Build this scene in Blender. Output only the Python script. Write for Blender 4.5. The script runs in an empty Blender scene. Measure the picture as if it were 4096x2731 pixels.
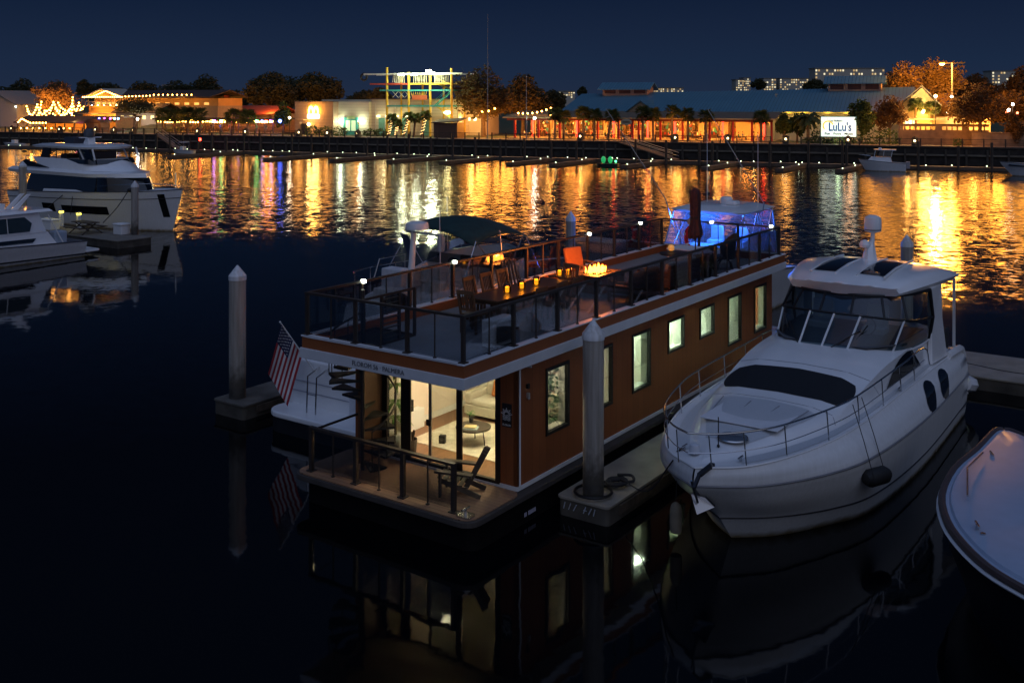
import bpy, bmesh, math, random
from mathutils import Vector, Matrix
R = math.radians
SC = bpy.context.scene
COL = SC.collection
rnd = random.Random(11)

# ------------------------------------------------------------------ helpers
def tag(o, label=None, cat=None, group=None, kind=None):
    if label: o['label'] = label
    if cat: o['category'] = cat
    if group: o['group'] = group
    if kind: o['kind'] = kind
    return o

def empty(name, loc=(0, 0, 0), rz=0.0, label=None, cat=None, group=None, kind=None, parent=None):
    o = bpy.data.objects.new(name, None)
    COL.objects.link(o)
    o.empty_display_size = 0.2
    o.location = loc
    o.rotation_euler = (0, 0, rz)
    if parent: o.parent = parent
    return tag(o, label, cat, group, kind)

def copy_tree(o, parent=None):
    c = o.copy(); COL.objects.link(c)
    if parent is not None: c.parent = parent
    for ch in o.children: copy_tree(ch, c)
    return c

def cr(p0, p1, p2, p3, t):
    return tuple(0.5 * (2 * b + (c - a) * t + (2 * a - 5 * b + 4 * c - d) * t * t + (3 * b - a - 3 * c + d) * t ** 3)
                 for a, b, c, d in zip(p0, p1, p2, p3))

def crv(pts, u):
    n = len(pts) - 1
    u = max(0.0, min(n - 1e-9, u)); i = int(u); t = u - i
    p1, p2 = pts[i], pts[i + 1]
    p0 = pts[i - 1] if i > 0 else tuple(2 * a - b for a, b in zip(p1, p2))
    p3 = pts[i + 2] if i + 2 <= n else tuple(2 * b - a for a, b in zip(p1, p2))
    return cr(p0, p1, p2, p3, t)

def smooth_pts(pts, k=4):
    n = (len(pts) - 1) * k
    return [crv(pts, i / k) for i in range(n + 1)]

class MB:
    def __init__(s): s.v = []; s.f = []
    def add(s, vs, fs):
        n = len(s.v); s.v += [tuple(v) for v in vs]; s.f += [tuple(i + n for i in f) for f in fs]; return s
    def box(s, x0, x1, y0, y1, z0, z1):
        vs = [(x, y, z) for z in (z0, z1) for y in (y0, y1) for x in (x0, x1)]
        return s.add(vs, [(0, 2, 3, 1), (4, 5, 7, 6), (0, 1, 5, 4), (2, 6, 7, 3), (0, 4, 6, 2), (1, 3, 7, 5)])
    def cbox(s, c, d, M=None):
        x, y, z = (k / 2 for k in d)
        vs = [Vector((i * x, j * y, k * z)) for k in (-1, 1) for j in (-1, 1) for i in (-1, 1)]
        vs = [(M @ v if M else v) + Vector(c) for v in vs]
        return s.add(vs, [(0, 2, 3, 1), (4, 5, 7, 6), (0, 1, 5, 4), (2, 6, 7, 3), (0, 4, 6, 2), (1, 3, 7, 5)])
    def bar(s, p, q, w, h=None, up=(0, 0, 1)):
        p = Vector(p); q = Vector(q); h = h or w
        d = (q - p)
        if d.length < 1e-6: return s
        d.normalize(); up = Vector(up)
        if abs(d.dot(up)) > .98: up = Vector((1, 0, 0))
        x = d.cross(up).normalized(); y = x.cross(d).normalized()
        vs = [b + x * i * w / 2 + y * j * h / 2 for b in (p, q) for j in (-1, 1) for i in (-1, 1)]
        return s.add(vs, [(0, 1, 3, 2), (4, 6, 7, 5), (0, 4, 5, 1), (2, 3, 7, 6), (0, 2, 6, 4), (1, 5, 7, 3)])
    def tube(s, pts, r, n=6, cap=True, closed=False):
        pts = [Vector(p) for p in pts]; m = len(pts)
        rr = r if isinstance(r, (list, tuple)) else [r] * m
        vs = []; prev = None
        for i, p in enumerate(pts):
            a = pts[(i - 1) % m] if (i > 0 or closed) else p
            b = pts[(i + 1) % m] if (i < m - 1 or closed) else p
            d = (b - a)
            d = d.normalized() if d.length > 1e-9 else Vector((0, 0, 1))
            if prev is None:
                up = Vector((0, 0, 1)) if abs(d.z) < .9 else Vector((1, 0, 0))
                x = d.cross(up).normalized()
            else:
                x = (prev - d * prev.dot(d))
                x = x.normalized() if x.length > 1e-6 else d.orthogonal().normalized()
            prev = x; y = d.cross(x)
            for k in range(n):
                an = 2 * math.pi * k / n
                vs.append(p + (x * math.cos(an) + y * math.sin(an)) * rr[i])
        fs = []
        for i in range(m if closed else m - 1):
            j = (i + 1) % m
            for k in range(n):
                l = (k + 1) % n
                fs.append((i * n + k, i * n + l, j * n + l, j * n + k))
        if cap and not closed:
            fs.append(tuple(range(n))); fs.append(tuple((m - 1) * n + k for k in range(n)))
        return s.add(vs, fs)
    def cyl(s, p, q, r0, r1=None, n=12):
        return s.tube([p, q], [r0, r0 if r1 is None else r1], n)
    def lathe(s, prof, c=(0, 0, 0), n=16, M=None):
        vs = []; fs = []; m = len(prof)
        for r, z in prof:
            for k in range(n):
                a = 2 * math.pi * k / n
                v = Vector((r * math.cos(a), r * math.sin(a), z))
                vs.append((M @ v if M else v) + Vector(c))
        for i in range(m - 1):
            for k in range(n):
                l = (k + 1) % n
                fs.append((i * n + k, i * n + l, (i + 1) * n + l, (i + 1) * n + k))
        fs.append(tuple(range(n))); fs.append(tuple((m - 1) * n + k for k in range(n)))
        return s.add(vs, fs)
    def prism(s, pts, z0, z1):
        n = len(pts)
        vs = [(x, y, z0) for x, y in pts] + [(x, y, z1) for x, y in pts]
        fs = [tuple(range(n)), tuple(range(n, 2 * n))] + [(i, (i + 1) % n, n + (i + 1) % n, n + i) for i in range(n)]
        return s.add(vs, fs)
    def extrude(s, pts, d):
        """closed 3-D polygon pushed along d"""
        n = len(pts); d = Vector(d)
        vs = [Vector(p) for p in pts]; vs = vs + [v + d for v in vs]
        fs = [tuple(range(n)), tuple(range(n, 2 * n))] + [(i, (i + 1) % n, n + (i + 1) % n, n + i) for i in range(n)]
        return s.add(vs, fs)
    def ball(s, c, r, n=10, m=6, sc=(1, 1, 1)):
        prof = [(max(1e-4, math.sin(math.pi * i / m)), -math.cos(math.pi * i / m)) for i in range(m + 1)]
        return s.lathe([(a * r, b * r) for a, b in prof], c, n, Matrix.Diagonal(Vector(sc)).to_3x3())
    def grid(s, rows):
        n = len(rows[0]); vs = [p for r in rows for p in r]
        fs = [(i * n + j, i * n + j + 1, (i + 1) * n + j + 1, (i + 1) * n + j) for i in range(len(rows) - 1) for j in range(n - 1)]
        return s.add(vs, fs)
    def quad(s, a, b, c, d): return s.add([a, b, c, d], [(0, 1, 2, 3)])
    def build(s, name, mat=None, parent=None, smooth=False, bevel=0, loc=None, rz=None, solid=0, label=None, weld=True, ang=38):
        me = bpy.data.meshes.new(name)
        me.from_pydata(s.v, [], s.f)
        bm = bmesh.new(); bm.from_mesh(me)
        if weld: bmesh.ops.remove_doubles(bm, verts=bm.verts, dist=1e-5)
        bmesh.ops.recalc_face_normals(bm, faces=bm.faces)
        bm.to_mesh(me); bm.free()
        if mat: me.materials.append(mat)
        if smooth:
            me.polygons.foreach_set('use_smooth', [True] * len(me.polygons))
            me.set_sharp_from_angle(angle=R(ang))
        o = bpy.data.objects.new(name, me); COL.objects.link(o)
        if parent: o.parent = parent
        if loc is not None: o.location = loc
        if rz is not None: o.rotation_euler = (0, 0, rz)
        if solid:
            m = o.modifiers.new('s', 'SOLIDIFY'); m.thickness = solid; m.offset = 0
        if bevel:
            m = o.modifiers.new('b', 'BEVEL'); m.width = bevel; m.segments = 2; m.limit_method = 'ANGLE'
        if label: o['label'] = label
        return o

class Surf:
    """rows: curves (control points, same count); u runs along a row, v across the rows"""
    def __init__(s, rows, smooth_v=False):
        s.rows = rows; s.nu = len(rows[0]) - 1; s.nv = len(rows) - 1; s.sv = smooth_v
    def at(s, u, v):
        if s.sv: return Vector(crv([crv(r, u) for r in s.rows], v))
        v = max(0, min(s.nv - 1e-9, v)); i = int(v); t = v - i
        a = Vector(crv(s.rows[i], u)); b = Vector(crv(s.rows[i + 1], u))
        return a.lerp(b, t)
    def nrm(s, u, v):
        e = .02
        du = s.at(min(s.nu, u + e), v) - s.at(max(0, u - e), v); dv = s.at(u, min(s.nv - 1e-6, v + e)) - s.at(u, max(0, v - e))
        n = du.cross(dv)
        return n.normalized() if n.length > 1e-12 else Vector((0, 0, 1))
    def mesh(s, mb, ku=5, kv=1, mirror=True, u0=0, u1=None, v0=0, v1=None, sgn=1):
        u1 = s.nu if u1 is None else u1; v1 = s.nv if v1 is None else v1
        nu = max(1, round((u1 - u0) * ku)); nv = max(1, round((v1 - v0) * kv))
        rows = [[s.at(u0 + (u1 - u0) * i / nu, v0 + (v1 - v0) * j / nv) for i in range(nu + 1)] for j in range(nv + 1)]
        mb.grid(rows)
        if mirror: mb.grid([[(p[0], -p[1], p[2]) for p in r] for r in rows])
        return mb
    def patch(s, mb, quad, rnd_=.8, off=.012, n=8, sides=(1,)):
        """quad: 4 (u,v) corners; rounded sheet standing off the surface"""
        for sd in sides:
            rows = []
            for j in range(n + 1):
                row = []
                for i in range(n + 1):
                    p = -1 + 2 * i / n; q = -1 + 2 * j / n
                    p2 = p * math.sqrt(1 - rnd_ * q * q / 2); q2 = q * math.sqrt(1 - rnd_ * p * p / 2)
                    a = (p2 + 1) / 2; b = (q2 + 1) / 2
                    (u0, v0), (u1, v1), (u2, v2), (u3, v3) = quad
                    u = (1 - a) * (1 - b) * u0 + a * (1 - b) * u1 + a * b * u2 + (1 - a) * b * u3
                    v = (1 - a) * (1 - b) * v0 + a * (1 - b) * v1 + a * b * v2 + (1 - a) * b * v3
                    nn = s.nrm(u, v); P = s.at(u, v)
                    if s.flip: nn = -nn
                    P = P + nn * off
                    row.append((P.x, P.y * sd, P.z))
                rows.append(row)
            mb.grid(rows)
        return mb
    flip = False

# ------------------------------------------------------------------ materials
MATS = {}
def mat(name, col=(.5, .5, .5), rough=.6, metal=0.0, var=.12, scale=3.0, bump=0.0, bscale=None, emit=None, estr=0.0, coat=0.0, spec=.5, stretch=None):
    if name in MATS: return MATS[name]
    m = bpy.data.materials.new(name); m.use_nodes = True
    nt = m.node_tree; b = nt.nodes['Principled BSDF']
    b.inputs['Roughness'].default_value = rough; b.inputs['Metallic'].default_value = metal
    b.inputs['Base Color'].default_value = (*col, 1); b.inputs['Coat Weight'].default_value = coat
    b.inputs['Specular IOR Level'].default_value = spec
    if var > 0 or bump > 0:
        tc = nt.nodes.new('ShaderNodeTexCoord'); src = tc.outputs['Object']
        if stretch:
            mp = nt.nodes.new('ShaderNodeMapping'); mp.inputs['Scale'].default_value = stretch
            nt.links.new(src, mp.inputs['Vector']); src = mp.outputs['Vector']
        no = nt.nodes.new('ShaderNodeTexNoise'); no.inputs['Scale'].default_value = scale; no.inputs['Detail'].default_value = 5
        nt.links.new(src, no.inputs['Vector'])
        if var > 0:
            rp = nt.nodes.new('ShaderNodeValToRGB')
            rp.color_ramp.elements[0].position = .3; rp.color_ramp.elements[1].position = .7
            rp.color_ramp.elements[0].color = (*[c * (1 - var) for c in col], 1)
            rp.color_ramp.elements[1].color = (*[min(1, c * (1 + var)) for c in col], 1)
            nt.links.new(no.outputs['Fac'], rp.inputs['Fac']); nt.links.new(rp.outputs['Color'], b.inputs['Base Color'])
        if bump > 0:
            n2 = no
            if bscale:
                n2 = nt.nodes.new('ShaderNodeTexNoise'); n2.inputs['Scale'].default_value = bscale; n2.inputs['Detail'].default_value = 4
                nt.links.new(src, n2.inputs['Vector'])
            bp = nt.nodes.new('ShaderNodeBump'); bp.inputs['Strength'].default_value = bump; bp.inputs['Distance'].default_value = .02
            nt.links.new(n2.outputs['Fac'], bp.inputs['Height']); nt.links.new(bp.outputs['Normal'], b.inputs['Normal'])
    if emit:
        b.inputs['Emission Color'].default_value = (*emit, 1); b.inputs['Emission Strength'].default_value = estr
    MATS[name] = m
    return m

def banded(name, col, low, z0, z1, rough=.8, nscale=5, streak=None, bump=.25):
    """a colour with a ragged darker band below a height (tide mark) and vertical run marks"""
    if name in MATS: return MATS[name]
    m = bpy.data.materials.new(name); m.use_nodes = True
    nt = m.node_tree; b = nt.nodes['Principled BSDF']; N = nt.nodes.new; L = nt.links.new; b.inputs['Roughness'].default_value = rough
    tc = N('ShaderNodeTexCoord'); sp = N('ShaderNodeSeparateXYZ'); L(tc.outputs['Object'], sp.inputs[0])
    no = N('ShaderNodeTexNoise'); no.inputs['Scale'].default_value = nscale; no.inputs['Detail'].default_value = 6; L(tc.outputs['Object'], no.inputs['Vector'])
    mp = N('ShaderNodeMapping'); mp.inputs['Scale'].default_value = (9, 9, .5); L(tc.outputs['Object'], mp.inputs['Vector'])
    n2 = N('ShaderNodeTexNoise'); n2.inputs['Scale'].default_value = 1.6; n2.inputs['Detail'].default_value = 4; L(mp.outputs['Vector'], n2.inputs['Vector'])
    ad = N('ShaderNodeMath'); ad.operation = 'MULTIPLY_ADD'; ad.inputs[1].default_value = (z1 - z0) * 1.6; L(no.outputs['Fac'], ad.inputs[0]); L(sp.outputs['Z'], ad.inputs[2])
    mr = N('ShaderNodeMapRange'); L(ad.outputs[0], mr.inputs['Value']); mr.inputs['From Min'].default_value = z0 + (z1 - z0) * .8; mr.inputs['From Max'].default_value = z1 + (z1 - z0) * .8
    rp = N('ShaderNodeValToRGB'); rp.color_ramp.elements[0].position = .35; rp.color_ramp.elements[1].position = .68; L(n2.outputs['Fac'], rp.inputs['Fac'])
    st = streak or tuple(c * .72 for c in col); rp.color_ramp.elements[0].color = (*st, 1); rp.color_ramp.elements[1].color = (*col, 1)
    mx = N('ShaderNodeMix'); mx.data_type = 'RGBA'; L(mr.outputs['Result'], mx.inputs[0]); mx.inputs[6].default_value = (*low, 1); L(rp.outputs['Color'], mx.inputs[7]); L(mx.outputs[2], b.inputs['Base Color'])
    if bump:
        bp = N('ShaderNodeBump'); bp.inputs['Strength'].default_value = bump; bp.inputs['Distance'].default_value = .02; L(no.outputs['Fac'], bp.inputs['Height']); L(bp.outputs['Normal'], b.inputs['Normal'])
    MATS[name] = m
    return m

def striped(name, col, col2, period, axis=0, gap=.06, rough=.6, bump=.4, grain=True, offset=0.0):
    """planks / ribs / siding: bands along one object axis with a dark joint"""
    if name in MATS: return MATS[name]
    m = bpy.data.materials.new(name); m.use_nodes = True
    nt = m.node_tree; b = nt.nodes['Principled BSDF']; N = nt.nodes.new; L = nt.links.new
    b.inputs['Roughness'].default_value = rough
    tc = N('ShaderNodeTexCoord'); sp = N('ShaderNodeSeparateXYZ'); L(tc.outputs['Object'], sp.inputs[0])
    dv = N('ShaderNodeMath'); dv.operation = 'DIVIDE'; dv.inputs[1].default_value = period; L(sp.outputs[axis], dv.inputs[0])
    fr = N('ShaderNodeMath'); fr.operation = 'FRACT'; L(dv.outputs[0], fr.inputs[0])
    fl = N('ShaderNodeMath'); fl.operation = 'FLOOR'; L(dv.outputs[0], fl.inputs[0])
    gt = N('ShaderNodeMath'); gt.operation = 'GREATER_THAN'; gt.inputs[1].default_value = gap; L(fr.outputs[0], gt.inputs[0])
    wn = N('ShaderNodeTexWhiteNoise'); wn.noise_dimensions = '1D'; L(fl.outputs[0], wn.inputs['W'])
    no = N('ShaderNodeTexNoise'); no.inputs['Scale'].default_value = 6; no.inputs['Detail'].default_value = 5
    mp = N('ShaderNodeMapping'); sc = [.35, .35, .35]; sc[axis] = 4; mp.inputs['Scale'].default_value = sc
    L(tc.outputs['Object'], mp.inputs['Vector']); L(mp.outputs['Vector'], no.inputs['Vector'])
    ad = N('ShaderNodeMath'); ad.operation = 'MULTIPLY_ADD'; ad.inputs[1].default_value = .55; L(wn.outputs['Value'], ad.inputs[0])
    ml = N('ShaderNodeMath'); ml.operation = 'MULTIPLY'; ml.inputs[1].default_value = .55; L(no.outputs['Fac'], ml.inputs[0]); L(ml.outputs[0], ad.inputs[2])
    mx = N('ShaderNodeMix'); mx.data_type = 'RGBA'; L(ad.outputs[0], mx.inputs[0])
    mx.inputs[6].default_value = (*col, 1); mx.inputs[7].default_value = (*col2, 1)
    m2 = N('ShaderNodeMix'); m2.data_type = 'RGBA'; L(gt.outputs[0], m2.inputs[0])
    m2.inputs[6].default_value = (*[c * .25 for c in col], 1); L(mx.outputs[2], m2.inputs[7])
    L(m2.outputs[2], b.inputs['Base Color'])
    if bump:
        bp = N('ShaderNodeBump'); bp.inputs['Strength'].default_value = bump; bp.inputs['Distance'].default_value = .01
        L(gt.outputs[0], bp.inputs['Height']); L(bp.outputs['Normal'], b.inputs['Normal'])
    MATS[name] = m
    return m

def glass(name, tint=(.9, .95, .92), gloss=.08, grough=.02):
    """thin pane: straight-through light plus a mirror reflection"""
    if name in MATS: return MATS[name]
    m = bpy.data.materials.new(name); m.use_nodes = True
    nt = m.node_tree; nt.nodes.remove(nt.nodes['Principled BSDF']); N = nt.nodes.new; L = nt.links.new
    out = nt.nodes['Material Output']
    t = N('ShaderNodeBsdfTransparent'); t.inputs[0].default_value = (*tint, 1)
    g = N('ShaderNodeBsdfGlossy'); g.inputs['Roughness'].default_value = grough
    lw = N('ShaderNodeFresnel'); lw.inputs[0].default_value = 1.45
    ad = N('ShaderNodeMath'); ad.operation = 'MULTIPLY_ADD'; ad.inputs[1].default_value = .65; ad.inputs[2].default_value = gloss * .5; L(lw.outputs[0], ad.inputs[0])
    mx = N('ShaderNodeMixShader'); L(ad.outputs[0], mx.inputs[0]); L(t.outputs[0], mx.inputs[1]); L(g.outputs[0], mx.inputs[2])
    L(mx.outputs[0], out.inputs[0])
    MATS[name] = m
    return m

def glow(name, col, strength):
    if name in MATS: return MATS[name]
    m = bpy.data.materials.new(name); m.use_nodes = True
    b = m.node_tree.nodes['Principled BSDF']; b.inputs['Base Color'].default_value = (*[min(.8, c) for c in col], 1)
    b.inputs['Emission Color'].default_value = (*col, 1); b.inputs['Emission Strength'].default_value = strength
    MATS[name] = m
    return m

def point(name, loc, col, power, rad=.1, parent=None, spot=None, aim=None):
    l = bpy.data.lights.new(name, 'SPOT' if spot else 'POINT')
    l.color = col; l.energy = power; l.shadow_soft_size = rad
    if spot: l.spot_size = R(spot); l.spot_blend = .6
    o = bpy.data.objects.new(name, l); COL.objects.link(o); o.location = loc
    if aim is not None: o.rotation_euler = (Vector(aim) - Vector(loc)).to_track_quat('-Z', 'Y').to_euler()
    if parent: o.parent = parent
    return o

def text(name, s, size, origin, xdir, updir, m, parent=None, depth=.004, align='LEFT', sx=1.0, bold=0.0):
    cu = bpy.data.curves.new(name, 'FONT'); cu.body = s; cu.size = size; cu.align_x = align; cu.extrude = depth; cu.resolution_u = 3; cu.offset = bold
    t = bpy.data.objects.new(name, cu)
    me = bpy.data.meshes.new_from_object(t); bpy.data.objects.remove(t); bpy.data.curves.remove(cu)
    x = Vector(xdir).normalized(); y = Vector(updir); y = (y - x * y.dot(x)).normalized(); z = x.cross(y)
    M = Matrix((x * sx, y, z)).transposed()
    for v in me.vertices: v.co = M @ v.co + Vector(origin)
    if not me.materials: me.materials.append(m)
    else: me.materials[0] = m
    o = bpy.data.objects.new(name, me); COL.objects.link(o)
    if parent: o.parent = parent
    return o

# ------------------------------------------------------------------ camera (level, 36 mm, shift lens) 9.4 m above the water
CAMH = 9.4
cam_d = bpy.data.cameras.new('camera'); cam = bpy.data.objects.new('camera', cam_d); COL.objects.link(cam)
cam.location = (0, 0, CAMH); cam.rotation_euler = (R(90), 0, 0)
cam_d.sensor_width = 36; cam_d.lens = 36 * 4112 / 4096
cam_d.shift_y = -(1365.5 - 400) / 4096
cam_d.clip_start = .1; cam_d.clip_end = 6000
SC.camera = cam
FD, CX, HY = 2361.2, 1176.0, 229.7
def onz(x, y, z=0.0):
    Y = FD * (CAMH - z) / (y - HY)
    return Vector(((x - CX) / FD * Y, Y, z))
def aty(x, y, Y):
    return Vector(((x - CX) / FD * Y, Y, CAMH - (y - HY) * Y / FD))

SC.view_settings.view_transform = 'Standard'; SC.view_settings.look = 'None'
SC.view_settings.exposure = 0.0; SC.view_settings.gamma = 1.0
cy = SC.cycles
cy.use_denoising = True
try:
    cy.denoiser = 'OPENIMAGEDENOISE'; cy.denoising_input_passes = 'RGB_ALBEDO_NORMAL'
except Exception: pass
cy.use_light_tree = True; cy.max_bounces = 6; cy.diffuse_bounces = 3; cy.glossy_bounces = 3; cy.transparent_max_bounces = 12
cy.sample_clamp_indirect = 8; cy.sample_clamp_direct = 0; cy.caustics_reflective = False; cy.caustics_refractive = False

# ------------------------------------------------------------------ sky: just after sunset, the sun set behind the camera
W = bpy.data.worlds.new('World'); SC.world = W; W.use_nodes = True
nt = W.node_tree
sky = nt.nodes.new('ShaderNodeTexSky'); sky.sky_type = 'NISHITA'; sky.sun_disc = False
SUN_EL, SUN_ROT = R(-1.5), R(180 + 20)
sky.sun_elevation = SUN_EL; sky.sun_rotation = SUN_ROT
sky.air_density = 1.0; sky.dust_density = .4; sky.ozone_density = 5.0
bg = nt.nodes['Background']; bg.inputs['Strength'].default_value = 0.1
# the deep blue of nautical twilight: deeper low in the east, lighter overhead and towards the sunset
tc = nt.nodes.new('ShaderNodeTexCoord'); sx = nt.nodes.new('ShaderNodeSeparateXYZ'); nt.links.new(tc.outputs['Generated'], sx.inputs[0])
rp = nt.nodes.new('ShaderNodeValToRGB'); nt.links.new(sx.outputs['Z'], rp.inputs['Fac'])
el = rp.color_ramp.elements
el[0].position = 0.0; el[0].color = (.14, .24, .53, 1)
el[1].position = 1.0; el[1].color = (.34, .68, 1.6, 1)
for p_, c_ in ((.035, (.10, .215, .52, 1)), (.10, (.04, .125, .36, 1)), (.3, (.032, .058, .13, 1)), (.6, (.10, .19, .42, 1))):
    e_ = el.new(p_); e_.color = c_
dm = nt.nodes.new('ShaderNodeMix'); dm.data_type = 'RGBA'; dm.blend_type = 'ADD'; dm.clamp_result = False; dm.inputs[0].default_value = .22
wf = nt.nodes.new('ShaderNodeMapRange'); nt.links.new(sx.outputs['Y'], wf.inputs['Value'])   # 1 in the east, brighter towards the west
wf.inputs['From Min'].default_value = .5; wf.inputs['From Max'].default_value = -1.0; wf.inputs['To Min'].default_value = 1.0; wf.inputs['To Max'].default_value = 5.8
ws = nt.nodes.new('ShaderNodeVectorMath'); ws.operation = 'SCALE'; nt.links.new(rp.outputs['Color'], ws.inputs[0]); nt.links.new(wf.outputs['Result'], ws.inputs['Scale'])
nt.links.new(ws.outputs['Vector'], dm.inputs[6]); nt.links.new(sky.outputs['Color'], dm.inputs[7])
nt.links.new(dm.outputs[2], bg.inputs['Color'])
# last glow of the west, very soft
sl = bpy.data.lights.new('sun', 'SUN'); sl.energy = .33; sl.angle = R(100); sl.color = (1.0, .92, .86)
so = bpy.data.objects.new('sun', sl); COL.objects.link(so)
so.rotation_euler = Vector((-.25, 1.0, -.9)).to_track_quat('-Z', 'Y').to_euler()
# ------------------------------------------------------------------ common materials
BLACK = mat('black_metal', (.012, .012, .013), .45, .3, .2)
DKBROWN = mat('dark_brown', (.03, .018, .011), .6)
WHITE = mat('white_gelcoat', (.83, .83, .82), .22, 0, .03, 2, coat=.4)
WHITE2 = mat('white_paint', (.74, .74, .72), .5, 0, .05, 3)
STEEL = mat('stainless_steel', (.55, .55, .56), .22, 1.0, .05)
TINT = mat('tinted_glass', (.006, .007, .009), .06, 0, 0, spec=.6)
RUBBER = mat('black_rubber', (.012, .012, .012), .7)
ROPE = mat('dark_rope', (.02, .02, .022), .9)
PILE = banded('weathered_piling', (.40, .365, .32), (.07, .06, .045), .9, 1.6, .85, 4.5, (.27, .24, .20))
PCAP = banded('white_cap', (.72, .73, .74), (.5, .5, .48), -5, -4, .5, 8, (.50, .50, .48), .05)
HULLW = banded('hull_gelcoat', (.80, .80, .79), (.34, .27, .16), .02, .16, .2, 3, (.74, .74, .72), 0)
WOOD_DK = mat('weathered_timber', (.075, .055, .038), .85, 0, .35, 3, bump=.4, bscale=10, stretch=(2, 2, .5))
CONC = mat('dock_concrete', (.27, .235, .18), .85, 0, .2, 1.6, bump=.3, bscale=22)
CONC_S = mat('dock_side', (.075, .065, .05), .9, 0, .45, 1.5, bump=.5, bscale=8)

# ------------------------------------------------------------------ water: dark inlet, calm by the docks, rippled out in the channel
def water_mat():
    m = bpy.data.materials.new('water'); m.use_nodes = True
    nt = m.node_tree; N = nt.nodes.new; L = nt.links.new; b = nt.nodes['Principled BSDF']
    b.inputs['Base Color'].default_value = (.0016, .0022, .003, 1); b.inputs['IOR'].default_value = 1.33
    g = N('ShaderNodeNewGeometry'); sp = N('ShaderNodeSeparateXYZ'); L(g.outputs['Position'], sp.inputs[0])
    # big soft noise bends the edge of the calm water
    nb = N('ShaderNodeTexNoise'); nb.inputs['Scale'].default_value = .045; nb.inputs['Detail'].default_value = 3; L(g.outputs['Position'], nb.inputs['Vector'])
    yy = N('ShaderNodeMath'); yy.operation = 'MULTIPLY_ADD'; yy.inputs[1].default_value = 22; L(nb.outputs['Fac'], yy.inputs[0])
    xp = N('ShaderNodeMath'); xp.operation = 'MAXIMUM'; xp.inputs[1].default_value = 0; L(sp.outputs['X'], xp.inputs[0])
    xy = N('ShaderNodeMath'); xy.operation = 'ADD'; L(xp.outputs[0], xy.inputs[0]); L(sp.outputs['Y'], xy.inputs[1]); L(xy.outputs[0], yy.inputs[2])
    mr = N('ShaderNodeMapRange'); mr.interpolation_type = 'SMOOTHERSTEP'; L(yy.outputs[0], mr.inputs['Value'])
    mr.inputs['From Min'].default_value = 72; mr.inputs['From Max'].default_value = 88
    mr.inputs['To Min'].default_value = 0; mr.inputs['To Max'].default_value = 1
    def slopes(scale, stretch, k_near, k_far, detail=2.5):
        mp = N('ShaderNodeMapping'); mp.inputs['Scale'].default_value = stretch; L(g.outputs['Position'], mp.inputs['Vector'])
        n = N('ShaderNodeTexNoise'); n.inputs['Scale'].default_value = scale; n.inputs['Detail'].default_value = detail; n.inputs['Roughness'].default_value = .55
        L(mp.outputs['Vector'], n.inputs['Vector'])
        s = N('ShaderNodeVectorMath'); s.operation = 'SUBTRACT'; s.inputs[1].default_value = (.5, .5, .5); L(n.outputs['Color'], s.inputs[0])
        k = N('ShaderNodeMapRange'); L(mr.outputs['Result'], k.inputs['Value']); k.inputs['To Min'].default_value = k_near; k.inputs['To Max'].default_value = k_far
        v = N('ShaderNodeVectorMath'); v.operation = 'SCALE'; L(s.outputs['Vector'], v.inputs[0]); L(k.outputs['Result'], v.inputs['Scale'])
        return v
    a = slopes(.9, (.9, 1, 1), .016, .14); c = slopes(3.2, (.75, 1, 1), .026, .25)
    ad = N('ShaderNodeVectorMath'); ad.operation = 'ADD'; L(a.outputs[0], ad.inputs[0]); L(c.outputs[0], ad.inputs[1])
    fl = N('ShaderNodeVectorMath'); fl.operation = 'MULTIPLY'; fl.inputs[1].default_value = (.8, 1, 0); L(ad.outputs[0], fl.inputs[0])
    up = N('ShaderNodeVectorMath'); up.operation = 'ADD'; up.inputs[1].default_value = (0, 0, 1); L(fl.outputs[0], up.inputs[0])
    no = N('ShaderNodeVectorMath'); no.operation = 'NORMALIZE'; L(up.outputs[0], no.inputs[0]); L(no.outputs['Vector'], b.inputs['Normal'])
    ro = N('ShaderNodeMapRange'); L(mr.outputs['Result'], ro.inputs['Value']); ro.inputs['To Min'].default_value = .045; ro.inputs['To Max'].default_value = .125
    L(ro.outputs['Result'], b.inputs['Roughness'])
    return m
wm = MB(); wm.quad((-900, -60, 0), (900, -60, 0), (900, 900, 0), (-900, 900, 0))
tag(wm.build('water', water_mat()), kind='structure')

# ================================================================== HOUSEBOAT
ANG = math.atan2(.82, .572)
HB0 = Vector((.117, 22.82, 0))
U = Vector((.572, .82, 0)); V = Vector((-.82, .572, 0))
def hb(a, b, z=0): return HB0 + U * a + V * b + Vector((0, 0, z))
def hb_ab(p): d = Vector(p) - HB0; return d.dot(U), d.dot(V)
def hb_at(x, y, z): return hb_ab(onz(x, y, z))

SIDING = striped('copper_siding', (.235, .066, .016), (.285, .082, .020), .3, 0, .02, .62, .2)
SIDING_F = striped('copper_siding_front', (.235, .066, .016), (.285, .082, .020), .3, 1, .02, .62, .2)
BAND = mat('copper_band', (.27, .078, .018), .6, 0, .08, 2)
DECKW = striped('composite_decking', (.27, .14, .07), (.36, .20, .11), .14, 0, .06, .7, .5)
DECKG = mat('deck_edge', (.055, .045, .038), .8, 0, .2, 3, bump=.2, bscale=30)
ROOFD = mat('grey_roof_membrane', (.15, .155, .165), .75, 0, .12, 1.2, bump=.15, bscale=30)
CREAM = mat('cream_wall', (.82, .73, .60), .7, 0, .02)
IWHITE = mat('interior_white', (.78, .80, .74), .6, 0, .02)
FLOORW = striped('oak_floor', (.17, .075, .03), (.27, .13, .06), .16, 1, .03, .4, .1)
PANE = glass('window_pane', (.93, .97, .94), .05)
RAILG = glass('rail_glass', (.91, .93, .94), .03, .03)

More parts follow.
